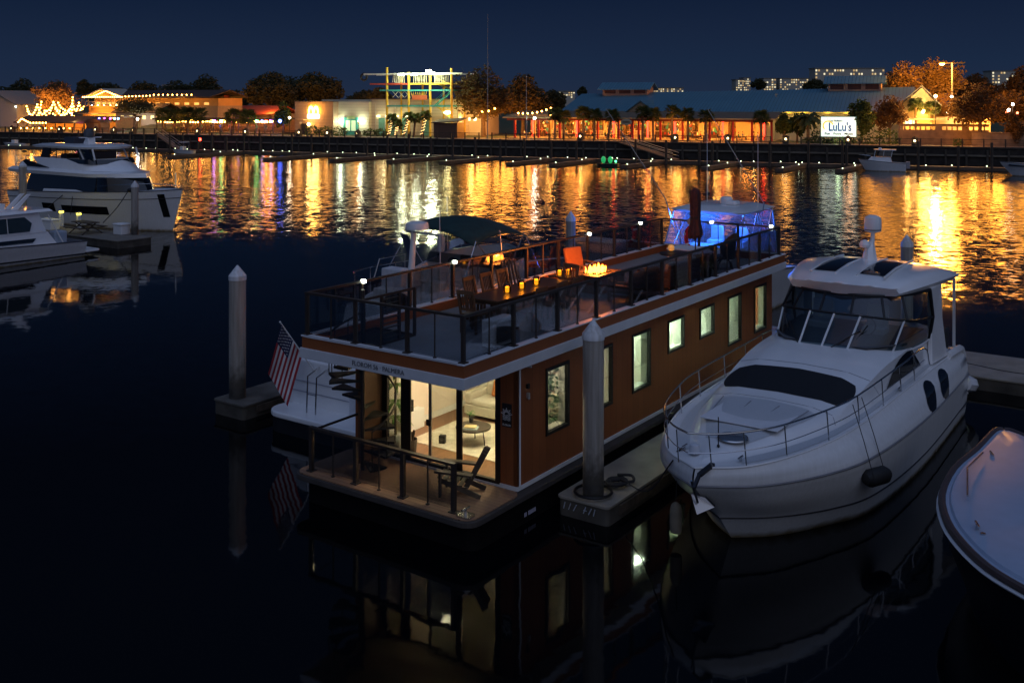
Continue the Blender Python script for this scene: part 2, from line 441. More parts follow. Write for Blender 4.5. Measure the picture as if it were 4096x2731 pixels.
HBT = empty('houseboat', HB0, ANG, 'copper clad flat roofed houseboat with lit windows and black rooftop railing', 'houseboat')
W, LEN = 4.9, 15.5          # wall width and length
ZF, ZC = .77, 3.55          # floor and ceiling
def rrect(x0, x1, y0, y1, r, n=5):
    pts = []
    for cx_, cy_, a0 in ((x1 - r, y1 - r, 0), (x0 + r, y1 - r, 90), (x0 + r, y0 + r, 180), (x1 - r, y0 + r, 270)):
        for i in range(n + 1):
            a = R(a0 + 90 * i / n); pts.append((cx_ + r * math.cos(a), cy_ + r * math.sin(a)))
    return pts
MB().prism(rrect(-1.75, 15.9, -.12, 4.9, .3), -.5, .565).build('hull', mat('black_hull', (.005, .0045, .0045), .7, 0, .2, spec=.15), HBT)
MB().prism(rrect(-2.02, 16.05, -.24, 5.06, .35), .57, .70).build('deck_edge', DECKG, HBT, bevel=.02)
MB().prism(rrect(-1.96, -.02, -.16, 5.0, .3), .704, .725).build('porch_deck', DECKW, HBT)
MB().box(.06, LEN - .06, .06, W - .06, .704, ZF).build('floor', FLOORW, HBT)

def wall_cells(mb, c0, c1, z0, z1, holes, mk):
    cuts = sorted({c0, c1} | {h[0] for h in holes} | {h[1] for h in holes})
    for p, q in zip(cuts, cuts[1:]):
        hs = sorted([(h[2], h[3]) for h in holes if h[0] < (p + q) / 2 < h[1]])
        z = z0
        for h0, h1 in hs:
            if h0 > z: mk(p, q, z, h0)
            z = h1
        if z < z1: mk(p, q, z, z1)

# the seven windows of the long side: (left x, right x, sill y at left, head y at left) measured on the wall plane b = 0
def a_of(x):
    r = (x - CX) / FD
    return (HB0.y * r - HB0.x) / (.572 - .82 * r)
def z_of(y, a): return CAMH - (y - HY) * (HB0.y + .82 * a) / FD
WIN = []
for sx0, sx1, ytop, ybot in ((2181.8, 2275, 1481.8, 1751.8), (2386, 2448.5, 1404, 1650), (2527, 2601, 1336, 1575.8), (2669.7, 2736, 1278.8, 1418),
                             (2797, 2855.8, 1226, 1357.6), (2910, 2963.6, 1185, 1378.8), (3015, 3063.6, 1154.5, 1333)):
    a0, a1 = a_of(sx0 / 1.7415), a_of(sx1 / 1.7415)
    WIN.append((a0, a1, z_of(ybot / 1.7415, a0), z_of(ytop / 1.7415, a0)))
TALL = [0, 1, 2, 5, 6]
zt = sum(WIN[i][3] for i in range(7)) / 7
zb_t = sum(WIN[i][2] for i in TALL) / 5; zb_s = (WIN[3][2] + WIN[4][2]) / 2
WIN = [(a0, a1, (zb_t if i in TALL else zb_s), zt) for i, (a0, a1, z0, z1) in enumerate(WIN)]
mbw = MB()
wall_cells(mbw, 0, LEN, ZF + .04, 3.60, WIN, lambda p, q, z0, z1: mbw.box(p, q, 0, .1, z0, z1))
mbw.build('side_wall', SIDING, HBT)
mbi = MB()
wall_cells(mbi, .1, LEN - .1, ZF + .04, 3.55, WIN, lambda p, q, z0, z1: mbi.box(p, q, .101, .115, z0, z1))
mbi.box(.1, LEN - .1, W - .115, W - .101, ZF, 3.55).build('interior_wall', CREAM, HBT)
for a in (5.0, 9.0, 11.2, 13.3): MB().box(a, a + .1, .12, W - .12, ZF, 3.548).build('partition', IWHITE, HBT)
MB().box(5.1, 9.0, 1.35, 1.45, ZF, 3.548).build('partition', IWHITE, HBT)
MB().box(.1, 5, W - .135, W - .116, ZF, ZF + .16).build('baseboard', IWHITE, HBT)
idr = MB(); idr.box(5.75, 6.55, 1.31, 1.348, ZF, 2.95).build('interior_door', mat('door_white', (.80, .80, .76), .4, 0, .02), HBT)
MB().box(5.86, 5.98, 1.27, 1.31, 1.80, 1.86).build('door_handle', BLACK, HBT)
MB().box(2.2, 3.5, W - .16, W - .117, 2.0, 3.1).build('interior_window', IWHITE, HBT)
MB().box(2.3, 3.4, W - .17, W - .161, 2.1, 3.0).build('pane', mat('night_pane', (.05, .06, .05), .1), HBT)
MB().box(0, LEN, W - .1, W, ZF + .04, 3.568).build('far_wall', SIDING, HBT)
MB().box(LEN - .1, LEN, .1, W - .1, ZF + .04, 3.60).build('end_wall', SIDING_F, HBT)
# white foot trim and corner downpipe
MB().box(-.03, LEN + .03, -.035, .0, ZF - .045, ZF + .04).box(-.035, 0, .0, .46, ZF - .045, ZF + .04).box(-.035, .0, .46, 4.0, ZF - .045, ZF - .002).build('foot_trim', WHITE2, HBT)
pp = MB(); pp.tube([(.12, -.30, 3.50), (.12, -.05, 3.47), (.04, -.045, 3.40), (.04, -.045, .82)], .022, 6)
pp.build('downpipe', WHITE2, HBT, True)
for i, (a0, a1, z0, z1) in enumerate(WIN):
    fr = MB(); w = .07
    fr.box(a0, a0 + w, -.03, .06, z0, z1).box(a1 - w, a1, -.03, .06, z0, z1).box(a0 + w, a1 - w, -.03, .06, z0, z0 + w).box(a0 + w, a1 - w, -.03, .06, z1 - w, z1)
    f = fr.build('window', BLACK, HBT)
    MB().box(a0 + w, a1 - w, .012, .02, z0 + w, z1 - w).build('pane', PANE, f)
    rv = MB(); rv.box(a0 + .03, a0 + w + .02, .06, .24, z0 + .03, z1 - .03).box(a1 - w - .02, a1 - .03, .06, .24, z0 + .03, z1 - .03).box(a0 + w + .02, a1 - w - .02, .06, .26, z0 + .03, z0 + w + .015)
    rv.build('sill', IWHITE, f)

# front wall: sliding glass door between b=.46 and b=4.0
def b_of(x):
    r = (x / 1.7415 - CX) / FD
    return (HB0.x - r * HB0.y) / (.82 + .572 * r)
dz = 3.50
MB().box(0, .1, .1, .46, ZF + .04, 3.6).box(0, .1, .0, .1, ZF + .04, 3.6).build('front_wall', SIDING_F, HBT)
MB().box(0, .1, 4.0, W - .1, ZF + .04, 3.568).build('front_wall', SIDING_F, HBT)
MB().box(0, 15.6, 4.315, W + .05, 3.57, 3.66).build('side_bay_roof', ROOFD, HBT)
MB().box(-.75, 0, 4.0, 4.1, ZF - .04, 3.55).build('wing_wall', mat('brown_panel', (.12, .055, .025), .6, 0, .1), HBT)
DOOR = MB()
DOOR.box(-.01, .09, .46, .60, ZF, dz).box(-.01, .09, 3.86, 4.0, ZF, dz).box(-.01, .09, .60, 3.86, dz, 3.6).box(-.01, .09, .6, 3.86, ZF - .001, ZF + .07)
dr = DOOR.build('sliding_door', BLACK, HBT)
st = []
bs = [b_of(x) for x in (1846, 1824, 1721, 1711, 1641, 1620, 1599)]
for k, (b0, b1, aa) in enumerate(((bs[1], bs[0], .03), (bs[3], bs[2], .05), (bs[5], bs[4], .02), (bs[6], bs[5], .055))):
    lo, hi = min(b0, b1), max(b0, b1)
    MB().box(aa - .02, aa + .02, lo, hi, ZF + .07, dz).build('stile', BLACK if k != 1 else mat('grey_alloy', (.25, .26, .26), .35, .8), dr)
for lo, hi, aa in ((.60, bs[0], .03), (bs[2], bs[1], .03), (bs[6], 3.86, .055)):
    lo, hi = min(lo, hi), max(lo, hi)
    MB().box(aa - .004, aa + .004, lo + .002, hi - .002, ZF + .07, dz).build('pane', PANE, dr)
hm = (bs[2] + bs[3]) / 2
MB().box(-.03, .0, hm - .06, hm + .06, 1.72, 1.86).build('handle', BLACK, dr)

# roof
A0, A1, B0_, B1_ = -2.4, 15.8, -.35, 4.27
def ring(mb, a0, a1, b0, b1, t, z0, z1):
    mb.box(a0, a1, b0, b0 + t, z0, z1).box(a0, a1, b1 - t, b1, z0, z1).box(a0, a0 + t, b0 + t, b1 - t, z0, z1).box(a1 - t, a1, b0 + t, b1 - t, z0, z1)
MB().box(A0 - .04, A1 + .04, B0_ - .04, B1_ + .04, 3.57, 3.80).build('fascia', mat('fascia_white', (.62, .63, .64), .55, 0, .05), HBT, bevel=.01)
MB().box(A0 + .1, A1 - .1, B0_ + .1, B1_ - .1, 3.801, 3.815).build('roof_deck', ROOFD, HBT)
pb = MB(); ring(pb, A0, A1, B0_, B1_, .12, 3.801, 4.05); pb.build('parapet', BAND, HBT)
cp = MB(); ring(cp, A0 - .02, A1 + .02, B0_ - .02, B1_ + .02, .17, 4.05, 4.085); cp.build('coping', mat('coping_white', (.66, .67, .69), .5, 0, .05), HBT, bevel=.008)
MB().box(-.1, LEN, 0, W - .1, 3.55, 3.568).build('ceiling', IWHITE, HBT)
for a, b in ((1.3, 1.2), (1.3, 2.9), (3.5, 2.0), (5.6, 2.0), (6.9, .75), (8.3, .75), (10.0, 2.0), (11.2, 2.0), (13.2, 2.0), (14.6, 2.0)):
    warm = a < 5; hall = b < 1 and a > 5
    MB().lathe([(.001, 3.53), (.26, 3.53), (.28, 3.549)], (a, b, 0), 14).build('ceiling_light', glow('warm_downlight' if warm else 'hall_downlight' if hall else 'cool_downlight', (1, .80, .52) if warm else (.84, 1, .72), 95 if warm else 190 if hall else 420), HBT)
# rails
zr0, zr1 = 4.085, 5.03
bn, bf = -.27, 4.19
posts = [-2.31 + 1.775 * k for k in range(11)]
POSTM = mat('rail_black', (.034, .024, .018), .5, .0, .2)
def rpost(a, b, name='rail_post', s=.075):
    mb = MB(); mb.box(a - s / 2, a + s / 2, b - s / 2, b + s / 2, zr0 + .02, zr1 - .03); mb.box(a - .08, a + .08, b - .08, b + .08, zr0, zr0 + .022); mb.build(name, POSTM, HBT)
def rrod(a, b):
    mb = MB(); mb.cyl((a, b, zr0 + .02), (a, b, zr1 - .03), .016, n=6); mb.cyl((a, b, zr0), (a, b, zr0 + .025), .04, n=8); mb.build('glass_rod', POSTM, HBT)
for b in (bn, bf):
    for k, a in enumerate(posts):
        rpost(a, b)
        if k < 10:
            rrod(a + .8875, b)
            MB().box(a + .05, a + 1.725, b - .005, b + .005, zr0 + .05, zr1 - .05).build('glass_panel', RAILG, HBT)
for a in (posts[0], posts[-1]):
    for k in (1, 2): rpost(a, bn + (bf - bn) * k / 3)
    for k in range(3):
        rrod(a, bn + (bf - bn) * (k + .5) / 3)
        MB().box(a - .005, a + .005, bn + (bf - bn) * k / 3 + .05, bn + (bf - bn) * (k + 1) / 3 - .05, zr0 + .05, zr1 - .05).build('glass_panel', RAILG, HBT)
tr = MB(); e = .05
tr.box(posts[0] - e, posts[-1] + e, bn - e, bn + e, zr1 - .03, zr1 + .02).box(posts[0] - e, posts[-1] + e, bf - e, bf + e, zr1 - .03, zr1 + .02)
tr.box(posts[0] - e, posts[0] + e, bn + e, bf - e, zr1 - .03, zr1 + .02).box(posts[-1] - e, posts[-1] + e, bn + e, bf - e, zr1 - .03, zr1 + .02)
tr.build('top_rail', POSTM, HBT)
for k, (a, b) in enumerate([(posts[i], bf - .06) for i in (1, 3, 7, 9)] + [(posts[-1] - .06, bn + (bf - bn) * .55), (posts[-1] - .06, bn + .25)]):
    MB().box(a - .045, a + .045, b - .045, b + .045, zr1 - .03, zr1 + .045).build('rail_light', glow('rail_lamp', (.9, .95, .75), 16), HBT)
# porch rail
pr = MB()
pa = -1.72
for b in (4.67, 3.26, 1.85, .44):
    mb = MB(); mb.box(pa - .045, pa + .045, b - .045, b + .045, .745, 1.70); mb.box(pa - .09, pa + .09, b - .09, b + .09, .725, .745); mb.build('porch_post', POSTM, HBT)
for b in (3.97, 2.55, 1.15):
    mb = MB(); mb.cyl((pa, b, .74), (pa, b, 1.70), .018, n=6); mb.cyl((pa, b, .725), (pa, b, .75), .045, n=8); mb.build('glass_rod', POSTM, HBT)
for b in (.44, 1.85, 3.26):
    MB().box(pa - .005, pa + .005, b + .06, b + 1.35, .79, 1.66).build('glass_panel', RAILG, HBT)
MB().box(pa - .06, pa + .06, .39, 4.72, 1.70, 1.755).build('porch_rail', POSTM, HBT)
MB().tube([(pa, 4.67, 1.66), (0, 4.67, 1.66)], .03, 6).cyl((0, 4.67, .73), (0, 4.67, 1.66), .03, n=6).build('porch_side_rail', POSTM, HBT)
MB().prism(rrect(-1.9, -1.6, -.08, .3, .1), .727, .76).cyl((-1.75, .1, .76), (-1.75, .1, .9), .03, n=8).cyl((-1.88, .1, .88), (-1.62, .1, .88), .025, n=8).build('mooring_cleat', STEEL, HBT, True)
# writing
LET = mat('grey_lettering', (.17, .175, .19), .5, .4, .05)
text('lettering', 'FLOROM 56 \u00b7 PALMERA', .145, (A0 - .046, 2.68, 3.645), (0, -1, 0), (0, 0, 1), LET, HBT, .006, 'LEFT', 1.0)
pl = MB().box(-.02, 0, .15, .40, 2.10, 2.62).build('nameplate', mat('plate_black', (.01, .01, .012), .5), HBT)
em = MB()
c = Vector((-.024, .275, 2.37))
for k in range(9):
    an = R(12 + 156 * k / 8); d0 = Vector((0, -math.cos(an), math.sin(an)))
    em.bar(c + d0 * .06, c + d0 * (.155 if k % 2 == 0 else .125), .016, .006, (1, 0, 0))
for j in range(4):
    ww = .10; em.tube([c + Vector((0, ww - 2 * ww * t / 12, -.012 - .032 * j + .009 * math.sin(t * 1.05 + .4 * j))) for t in range(13)], .0075, 4)
em.build('emblem', WHITE2, pl)
text('lettering', 'FLOROM', .062, (-.022, .385, 2.125), (0, -1, 0), (0, 0, 1), WHITE2, pl, .002, 'LEFT', .92)
nb = MB()
for k in range(9):
    if k not in (2,): nb.box(.1 + k * .052, .1 + k * .052 + .034, -.128, -.12, .14, .23)
nb.build('registration_marks', mat('reg_white', (.5, .48, .58), .6), HBT)
MB().box(.34, .42, -.06, 0, 2.92, 3.02).build('wall_camera', BLACK, HBT)
MB().box(.36, .41, -.07, 0, 2.70, 2.82).ball((.385, -.05, 2.70), .035, 8, 6).build('wall_lamp', mat('lamp_alloy', (.5, .48, .44), .4, .5), HBT)
# spiral stair at the front left corner, through a hatch in the roof
SA, SB, SR = -1.0, 3.72, .78
mb = MB(); mb.cyl((SA, SB, .725), (SA, SB, 4.95), .05, n=10); mb.build('stair_pole', POSTM, HBT, True)
ntr = 13
hr = []
for k in range(ntr):
    z = .92 + k * .232; a0 = R(235 + 29 * k); a1 = a0 + R(33)
    pts = [(SA + .05 * math.cos((a0 + a1) / 2), SB + .05 * math.sin((a0 + a1) / 2))] + [(SA + SR * math.cos(a0 + (a1 - a0) * i / 3), SB + SR * math.sin(a0 + (a1 - a0) * i / 3)) for i in range(4)]
    MB().prism(pts, z, z + .05).build('stair_tread', mat('stair_black', (.022, .02, .018), .5, .1, .2), HBT)
    am = a0 + R(4); o = (SA + SR * math.cos(am), SB + SR * math.sin(am))
    MB().cyl((*o, z), (*o, min(z + .92, 4.95)), .013, n=5).build('baluster', POSTM, HBT)
    hr.append((SA + (SR + .01) * math.cos(am), SB + (SR + .01) * math.sin(am), z + .92))
MB().tube(smooth_pts(hr, 3), .022, 6).build('stair_handrail', POSTM, HBT, True)
# ================================================================== things in and on the houseboat
TEAK = striped('teak', (.13, .06, .025), (.18, .085, .038), .08, 1, .05, .5, .1)
TEAKD = mat('dark_teak', (.085, .04, .018), .5, 0, .25, 5, stretch=(1, 6, 6))
FABW = mat('beige_upholstery', (.52, .48, .38), .9, 0, .06, 12, bump=.2, bscale=80)
FABO = mat('orange_cushion', (.36, .12, .03), .85, 0, .08, 10)
FABG = mat('grey_cushion', (.27, .26, .25), .9, 0, .08, 10)
CERAM = mat('white_ceramic', (.75, .75, .70), .3, 0, .03)
LEAF = mat('houseplant_leaf', (.09, .20, .04), .45, 0, .3, 8)
def ON(name, a, b, z, rz, label, cat, group=None): return empty(name, hb(a, b, z), ANG + R(rz), label, cat, group)
RF = 3.816

t = MB().box(1.1, 3.4, .9, 4.1, 0, .012).build('rug', mat('cream_rug', (.62, .57, .45), .95, 0, .16, 5, bump=.3, bscale=60), None, loc=hb(0, 0, ZF + .002), rz=ANG)
tag(t, 'pale woven rug on the oak floor behind the glass doors', 'rug')
def sofa(a, b, rz, L, label):
    t = ON('sofa', a, b, ZF, rz, label, 'sofa')
    MB().box(0, .95, -L / 2, L / 2, .10, .36).build('base', FABW, t, bevel=.03)
    MB().box(.72, .95, -L / 2 + .22, L / 2 - .22, .36, .82).build('backrest', FABW, t, bevel=.06)
    for s in (-1, 1):
        MB().box(.02, .95, s * L / 2 - (.22 if s > 0 else 0), s * L / 2 + (0 if s > 0 else .22), .36, .66).build('armrest', FABW, t, bevel=.05)
    for k in range(2):
        w = (L - .46) / 2
        MB().box(.02, .70, -L / 2 + .23 + k * w, -L / 2 + .22 + (k + 1) * w, .365, .52).build('seat_cushion', mat('cushion_pale', (.60, .57, .47), .9, 0, .05), t, bevel=.05)
    for s in (-1, 1):
        for f in (.1, .85): MB().cyl((f, s * (L / 2 - .12), 0), (f, s * (L / 2 - .12), .1), .02, n=6).build('leg', BLACK, t)
    return t
sofa(3.45, 2.75, 0, 2.8, 'pale beige sofa with boxy arms inside the houseboat lounge')
t = ON('pillow', 4.02, 3.35, ZF + .53, 0, 'orange throw pillow leaning on the beige sofa', 'pillow')
MB().cbox((0, 0, .22), (.14, .44, .44), Matrix.Rotation(R(18), 3, 'Y')).build('pillow', FABO, t, bevel=.05)
t = ON('coffee_table', 1.85, 2.62, ZF + .014, 0, 'round dark coffee table on the pale rug', 'coffee table')
MB().lathe([(.44, .38), (.45, .40), (.45, .42), (.44, .43)], n=28).build('tabletop', mat('walnut_top', (.05, .035, .025), .35), t, True)
for k in range(3):
    an = R(30 + 120 * k); MB().cyl((.36 * math.cos(an), .36 * math.sin(an), 0), (.30 * math.cos(an), .30 * math.sin(an), .38), .016, n=6).build('leg', BLACK, t)
t = ON('potted_plant', 2.05, 2.84, ZF + .446, 0, 'small green plant in a dark pot on the coffee table', 'potted plant')
MB().lathe([(.05, 0), (.07, .13), (.065, .13)], n=12).build('pot', BLACK, t, True)
mb = MB()
for k in range(34):
    an = rnd.random() * 6.28; r = rnd.uniform(.02, .11); z = rnd.uniform(.14, .25)
    p = Vector((r * math.cos(an), r * math.sin(an), z)); q = p + Vector((rnd.uniform(-.04, .04), rnd.uniform(-.04, .04), .04)); mb.quad(p, p + Vector((.03, 0, .01)), q + Vector((.02, .02, 0)), q)
mb.build('leaves', LEAF, t)
t = ON('book', 1.65, 2.55, ZF + .446, 25, 'books lying on the coffee table beside the plant', 'books')
MB().box(-.13, .13, -.18, .18, 0, .03).build('lower_book', mat('book_blue', (.45, .55, .55), .6), t)
MB().box(-.10, .11, -.14, .15, .031, .06).build('upper_book', mat('book_yellow', (.6, .5, .25), .6), t)
t = ON('speaker', 1.4, 3.25, ZF + .016, 20, 'small black box standing on the rug behind the door handle', 'speaker')
MB().box(-.07, .07, -.08, .08, 0, .2).build('cabinet', BLACK, t, bevel=.01); MB().cyl((-.071, 0, .11), (-.078, 0, .11), .05, n=12).build('cone', mat('speaker_cone', (.05, .05, .05), .8), t)
# dracaena behind the left pane
t = ON('potted_dracaena', .42, 3.95, ZF, 0, 'tall leafy dracaena in a white pot behind the left glass pane', 'potted plant')
MB().lathe([(.15, 0), (.2, .36), (.19, .38), (.17, .36)], n=16).build('pot', CERAM, t, True)
MB().tube([(0, 0, .3), (.02, .02, 1.2), (0, -.02, 2.35)], [.035, .03, .022], 6).build('stem', mat('dracaena_stem', (.20, .16, .07), .8), t, True)
mb = MB()
for z0 in (.75, 1.15, 1.55, 1.95, 2.3):
    for k in range(9):
        an = k * .7 + z0 * 3; L = rnd.uniform(.34, .50); d = Vector((math.cos(an), math.sin(an), 0)); s_ = Vector((-d.y, d.x, 0))
        prev = None
        for i in range(6):
            f = i / 5; p = Vector((0, 0, z0 + .28 * f - .42 * f * f)) + d * L * f; w = .045 * math.sin(math.pi * min(1, .12 + f * .88)) + .004
            cur = (p - s_ * w, p + s_ * w)
            if prev: mb.quad(prev[0], prev[1], cur[1], cur[0])
            prev = cur
mb.build('leaves', LEAF, t)
t = ON('basket', .40, 3.45, ZF, 0, 'dark wire basket on the floor by the dracaena pot', 'basket')
mb = MB(); mb.lathe([(.14, 0), (.17, .36), (.165, .36), (.135, .01)], n=14); mb.build('basket', mat('dark_wicker', (.07, .06, .045), .8, 0, .3, 20), t)
for k in range(5): mb = MB(); mb.cyl((rnd.uniform(-.08, .08), rnd.uniform(-.08, .08), .1), (rnd.uniform(-.1, .1), rnd.uniform(-.1, .1), .55), .035, n=6); mb.build('log', WOOD_DK, t)
t = ON('console', 1.75, 4.62, ZF, 0, 'white cabinet against the cream wall under the inner window', 'cabinet')
MB().box(-.45, .45, -.12, .12, 0, .5).build('body', IWHITE, t, bevel=.01)
t = ON('media_box', 1.65, 4.62, ZF + .502, 0, 'black box standing on the white cabinet', 'media player')
MB().box(-.14, .14, -.1, .1, 0, .3).build('case', BLACK, t, bevel=.01); MB().box(-.145, -.141, -.08, .08, .05, .25).build('front', mat('box_front', (.04, .04, .04), .3), t)
# things seen through the side windows
t = ON('flowering_plant', 2.05, .45, ZF, 0, 'tall leafy plant with pale flowers just inside the nearest side window', 'potted plant')
MB().lathe([(.13, 0), (.18, .4), (.16, .4)], n=14).build('pot', CERAM, t, True)
mb = MB(); fl = MB()
for k in range(190):
    z = rnd.uniform(.45, 2.35); an = rnd.random() * 6.28; r = rnd.uniform(.02, .26)
    p = Vector((r * math.cos(an), r * math.sin(an), z)); e = Vector((rnd.uniform(-1, 1), rnd.uniform(-1, 1), rnd.uniform(-.6, .6))).normalized() * .09; g = e.orthogonal().normalized() * .05
    (fl if k % 7 == 0 else mb).quad(p - e, p - g, p + e, p + g)
mb.build('leaves', mat('plant_green', (.05, .16, .06), .5, 0, .3, 8), t); fl.build('flowers', mat('petal', (.75, .55, .42), .7), t)
MB().tube([(0, 0, .3), (.03, .02, 1.3), (0, 0, 2.3)], .015, 5).build('stem', WOOD_DK, t)
t = ON('bed', 9.9, 2.2, ZF, 0, 'bed with white sheets inside the fifth side window', 'bed')
MB().box(-.65, 1.1, -1.0, 1.2, .0, .75).build('mattress', IWHITE, t, bevel=.06)
MB().cbox((.3, -.7, .92), (.6, .4, .22)).build('pillow', FABW, t, bevel=.08)
MB().box(1.1, 1.2, -1.1, 1.3, 0, 1.3).build('headboard', mat('blue_headboard', (.10, .14, .16), .8), t)
t = ON('dresser', 12.3, 1.15, ZF, 0, 'brown dresser inside the sixth side window', 'dresser')
MB().box(-.6, .6, -.25, .25, .06, 1.18).build('body', TEAKD, t, bevel=.01); MB().box(-.63, .63, -.28, .28, 1.18, 1.22).build('top', IWHITE, t)
for k in range(3): MB().box(-.55, .55, -.27, -.252, .12 + .35 * k, .43 + .35 * k).build('drawer', TEAKD, t)
t = ON('vase', 12.25, 1.05, ZF + 1.222, 0, 'round golden vase on the brown dresser', 'vase')
MB().lathe([(.05, 0), (.13, .06), (.16, .15), (.12, .24), (.06, .28), (.07, .31)], n=18).build('vase', mat('gold_glaze', (.65, .48, .12), .25, .8), t, True)
t = ON('flower_vase', 14.4, .62, ZF + .9, 0, 'glass vase of pale flowers inside the farthest side window', 'flower vase')
MB().lathe([(.09, 0), (.12, .12), (.08, .3), (.1, .36)], n=12).build('vase', mat('vase_glass', (.5, .6, .58), .1), t, True)
mb = MB()
for k in range(60):
    d = Vector((rnd.gauss(0, 1), rnd.gauss(0, 1), rnd.gauss(0, 1))).normalized() * .2; p = Vector((0, 0, .6)) + d; e = d.orthogonal().normalized() * .05; g = d.cross(e).normalized() * .05; mb.quad(p - e, p - g, p + e, p + g)
mb.build('flowers', mat('pale_petal', (.7, .62, .5), .8, 0, .2, 10), t)
t = ON('side_table', 14.4, .62, ZF, 0, 'narrow white stand under the flower vase', 'side table')
MB().box(-.25, .25, -.2, .2, .86, .9).build('tabletop', IWHITE, t)
for x in (-.22, .22):
    for y in (-.17, .17): MB().box(x - .02, x + .02, y - .02, y + .02, 0, .86).build('leg', IWHITE, t)

# ---- porch chair (adirondack)
t = ON('adirondack_chair', -.80, .98, .726, 114, 'dark slatted adirondack chair on the porch by the glass door', 'chair')
CH = mat('chair_brown', (.085, .06, .038), .6, 0, .25, 6)
# local: x forward, y sideways
for s in (-1, 1):
    MB().bar((.38, s * .31, .0), (.38, s * .31, .55), .12, .045).build('front_leg', CH, t)
    MB().bar((.42, s * .27, .36), (-.52, s * .27, .03), .03, .11).build('side_rail', CH, t)
    MB().bar((.48, s * .35, .57), (-.36, s * .37, .53), .16, .04).build('armrest', CH, t)
mb = MB()
for k in range(6): mb.bar((.40 - .115 * k, -.28, .405 - .038 * k), (.40 - .115 * k, .28, .405 - .038 * k), .10, .02)
mb.build('seat', CH, t)
mb = MB()
for k in range(5):
    y = -.22 + .11 * k; mb.bar((-.18, y, .20), (-.60, y, 1.04 - .03 * abs(k - 2)), .106, .02, (0, 1, 0))
mb.bar((-.30, -.3, .46), (-.30, .3, .46), .03, .06); mb.build('backrest', CH, t)

# ---- roof deck: dining set
TZ = .74
t = ON('dining_table', 3.05, 1.95, RF, 0, 'long dark teak dining table holding three candle lanterns on the roof deck', 'dining table')
MB().box(-1.75, 1.75, -.5, .5, TZ - .05, TZ).build('tabletop', mat('table_teak', (.075, .035, .015), .38, 0, .3, 3, stretch=(1, 7, 1)), t, bevel=.01)
MB().box(-1.6, 1.6, -.4, .4, TZ - .14, TZ - .052).build('apron', TEAKD, t)
for x in (-1.6, 1.6):
    for y in (-.4, .4): MB().box(x - .045, x + .045, y - .045, y + .045, 0, TZ - .052).build('leg', TEAKD, t)
def dchair(a, b, rz, label):
    t = ON('dining_chair', a, b, RF, rz, label, 'chair', 'teak chairs around the roof table')
    for x in (-.22, .22):
        for y in (-.22, .22): MB().bar((x, y, 0), (x - (.0 if x > 0 else .0), y, .43), .05).build('leg', TEAKD, t)
    MB().box(-.25, .25, -.25, .25, .43, .465).build('seat', TEAK, t)
    bk = MB()
    for s in (-1, 1): bk.bar((-.235, s * .225, .465), (-.36, s * .225, 1.02), .045)
    bk.bar((-.36, -.25, 1.0), (-.36, .25, 1.0), .035, .10); bk.bar((-.26, -.22, .58), (-.26, .22, .58), .03, .06)
    for k in range(6): bk.bar((-.27, -.17 + .068 * k, .6), (-.35, -.17 + .068 * k, .96), .035, .014, (0, 1, 0))
    bk.build('backrest', TEAK, t)
    return t
for k, a in enumerate((2.25, 2.98, 3.71)):
    dchair(a, 2.72, -90, ('slatted teak chair behind the table at its near end', 'slatted teak chair behind the table in the middle of the row of three', 'slatted teak chair behind the table beside the third lantern')[k])
for k, a in enumerate((2.05, 3.0, 3.75)):
    dchair(a, 1.05, 90, ('slatted teak chair on the rail side of the table, nearest the camera', 'slatted teak chair on the rail side of the table, second of three', 'slatted teak chair on the rail side of the table, third from the front')[k])
dchair(1.0, 1.95, 0, 'slatted teak chair at the near head of the roof table')
dchair(5.1, 1.95, 180, 'slatted teak chair at the far head of the roof table')
t = ON('deck_chair', 4.75, 3.35, RF, -120, 'teak folding chair leaning beside the far rail behind the table', 'chair')
mb = MB()
for k in range(5): mb.bar((-.15, -.2 + .1 * k, .3), (-.50, -.2 + .1 * k, 1.05), .09, .02, (0, 1, 0))
mb.build('backrest', TEAK, t)
for s in (-1, 1): MB().bar((.35, s * .25, 0), (-.4, s * .25, .75), .05).build('leg', TEAKD, t); MB().bar((-.4, s * .25, 0), (.3, s * .25, .42), .05).build('leg', TEAKD, t)
MB().box(-.2, .35, -.25, .25, .38, .42).build('seat', TEAK, t)
# candle lanterns
LGL = glass('amber_jar', (.75, .55, .25), .06)
def lantern(a, b, z, label):
    t = ON('candle_lantern', a, b, z, 0, label, 'lantern', 'glowing candle lanterns on the roof deck')
    MB().lathe([(.075, 0), (.10, .05), (.105, .14), (.08, .21), (.06, .23), (.055, .225), (.075, .205), (.099, .14), (.094, .05), (.07, .006)], n=16).build('jar', LGL, t, True)
    MB().cyl((0, 0, .012), (0, 0, .15), .052, n=14).build('candle', glow('candle_glow', (1, .62, .08), 2.6), t, True)
    mb = MB(); mb.lathe([(.064, .20), (.066, .235), (.06, .235)], n=14); mb.tube([(.06 * math.cos(R(180 * k / 8)), 0, .23 + .07 * math.sin(R(180 * k / 8))) for k in range(9)], .005, 4); mb.build('lid', mat('wicker_brown', (.12, .07, .03), .8), t)
    point('candle_flame', (0, 0, .19), (1, .50, .09), 6.0, .03, t)
lantern(2.35, 1.93, RF + TZ, 'candle lantern on the dining table, nearest to the camera')
lantern(3.0, 1.93, RF + TZ, 'candle lantern on the dining table, middle of the three')
lantern(3.66, 1.92, RF + TZ, 'candle lantern on the dining table, farthest of the three')
t = ON('side_table', 5.85, 2.42, RF, 0, 'small dark teak side table holding a pair of candle lanterns', 'side table')
MB().box(-.3, .3, -.35, .35, .60, .64).build('tabletop', TEAKD, t, bevel=.01)
for x in (-.26, .26):
    for y in (-.3, .3): MB().box(x - .025, x + .025, y - .025, y + .025, 0, .6).build('leg', TEAKD, t)
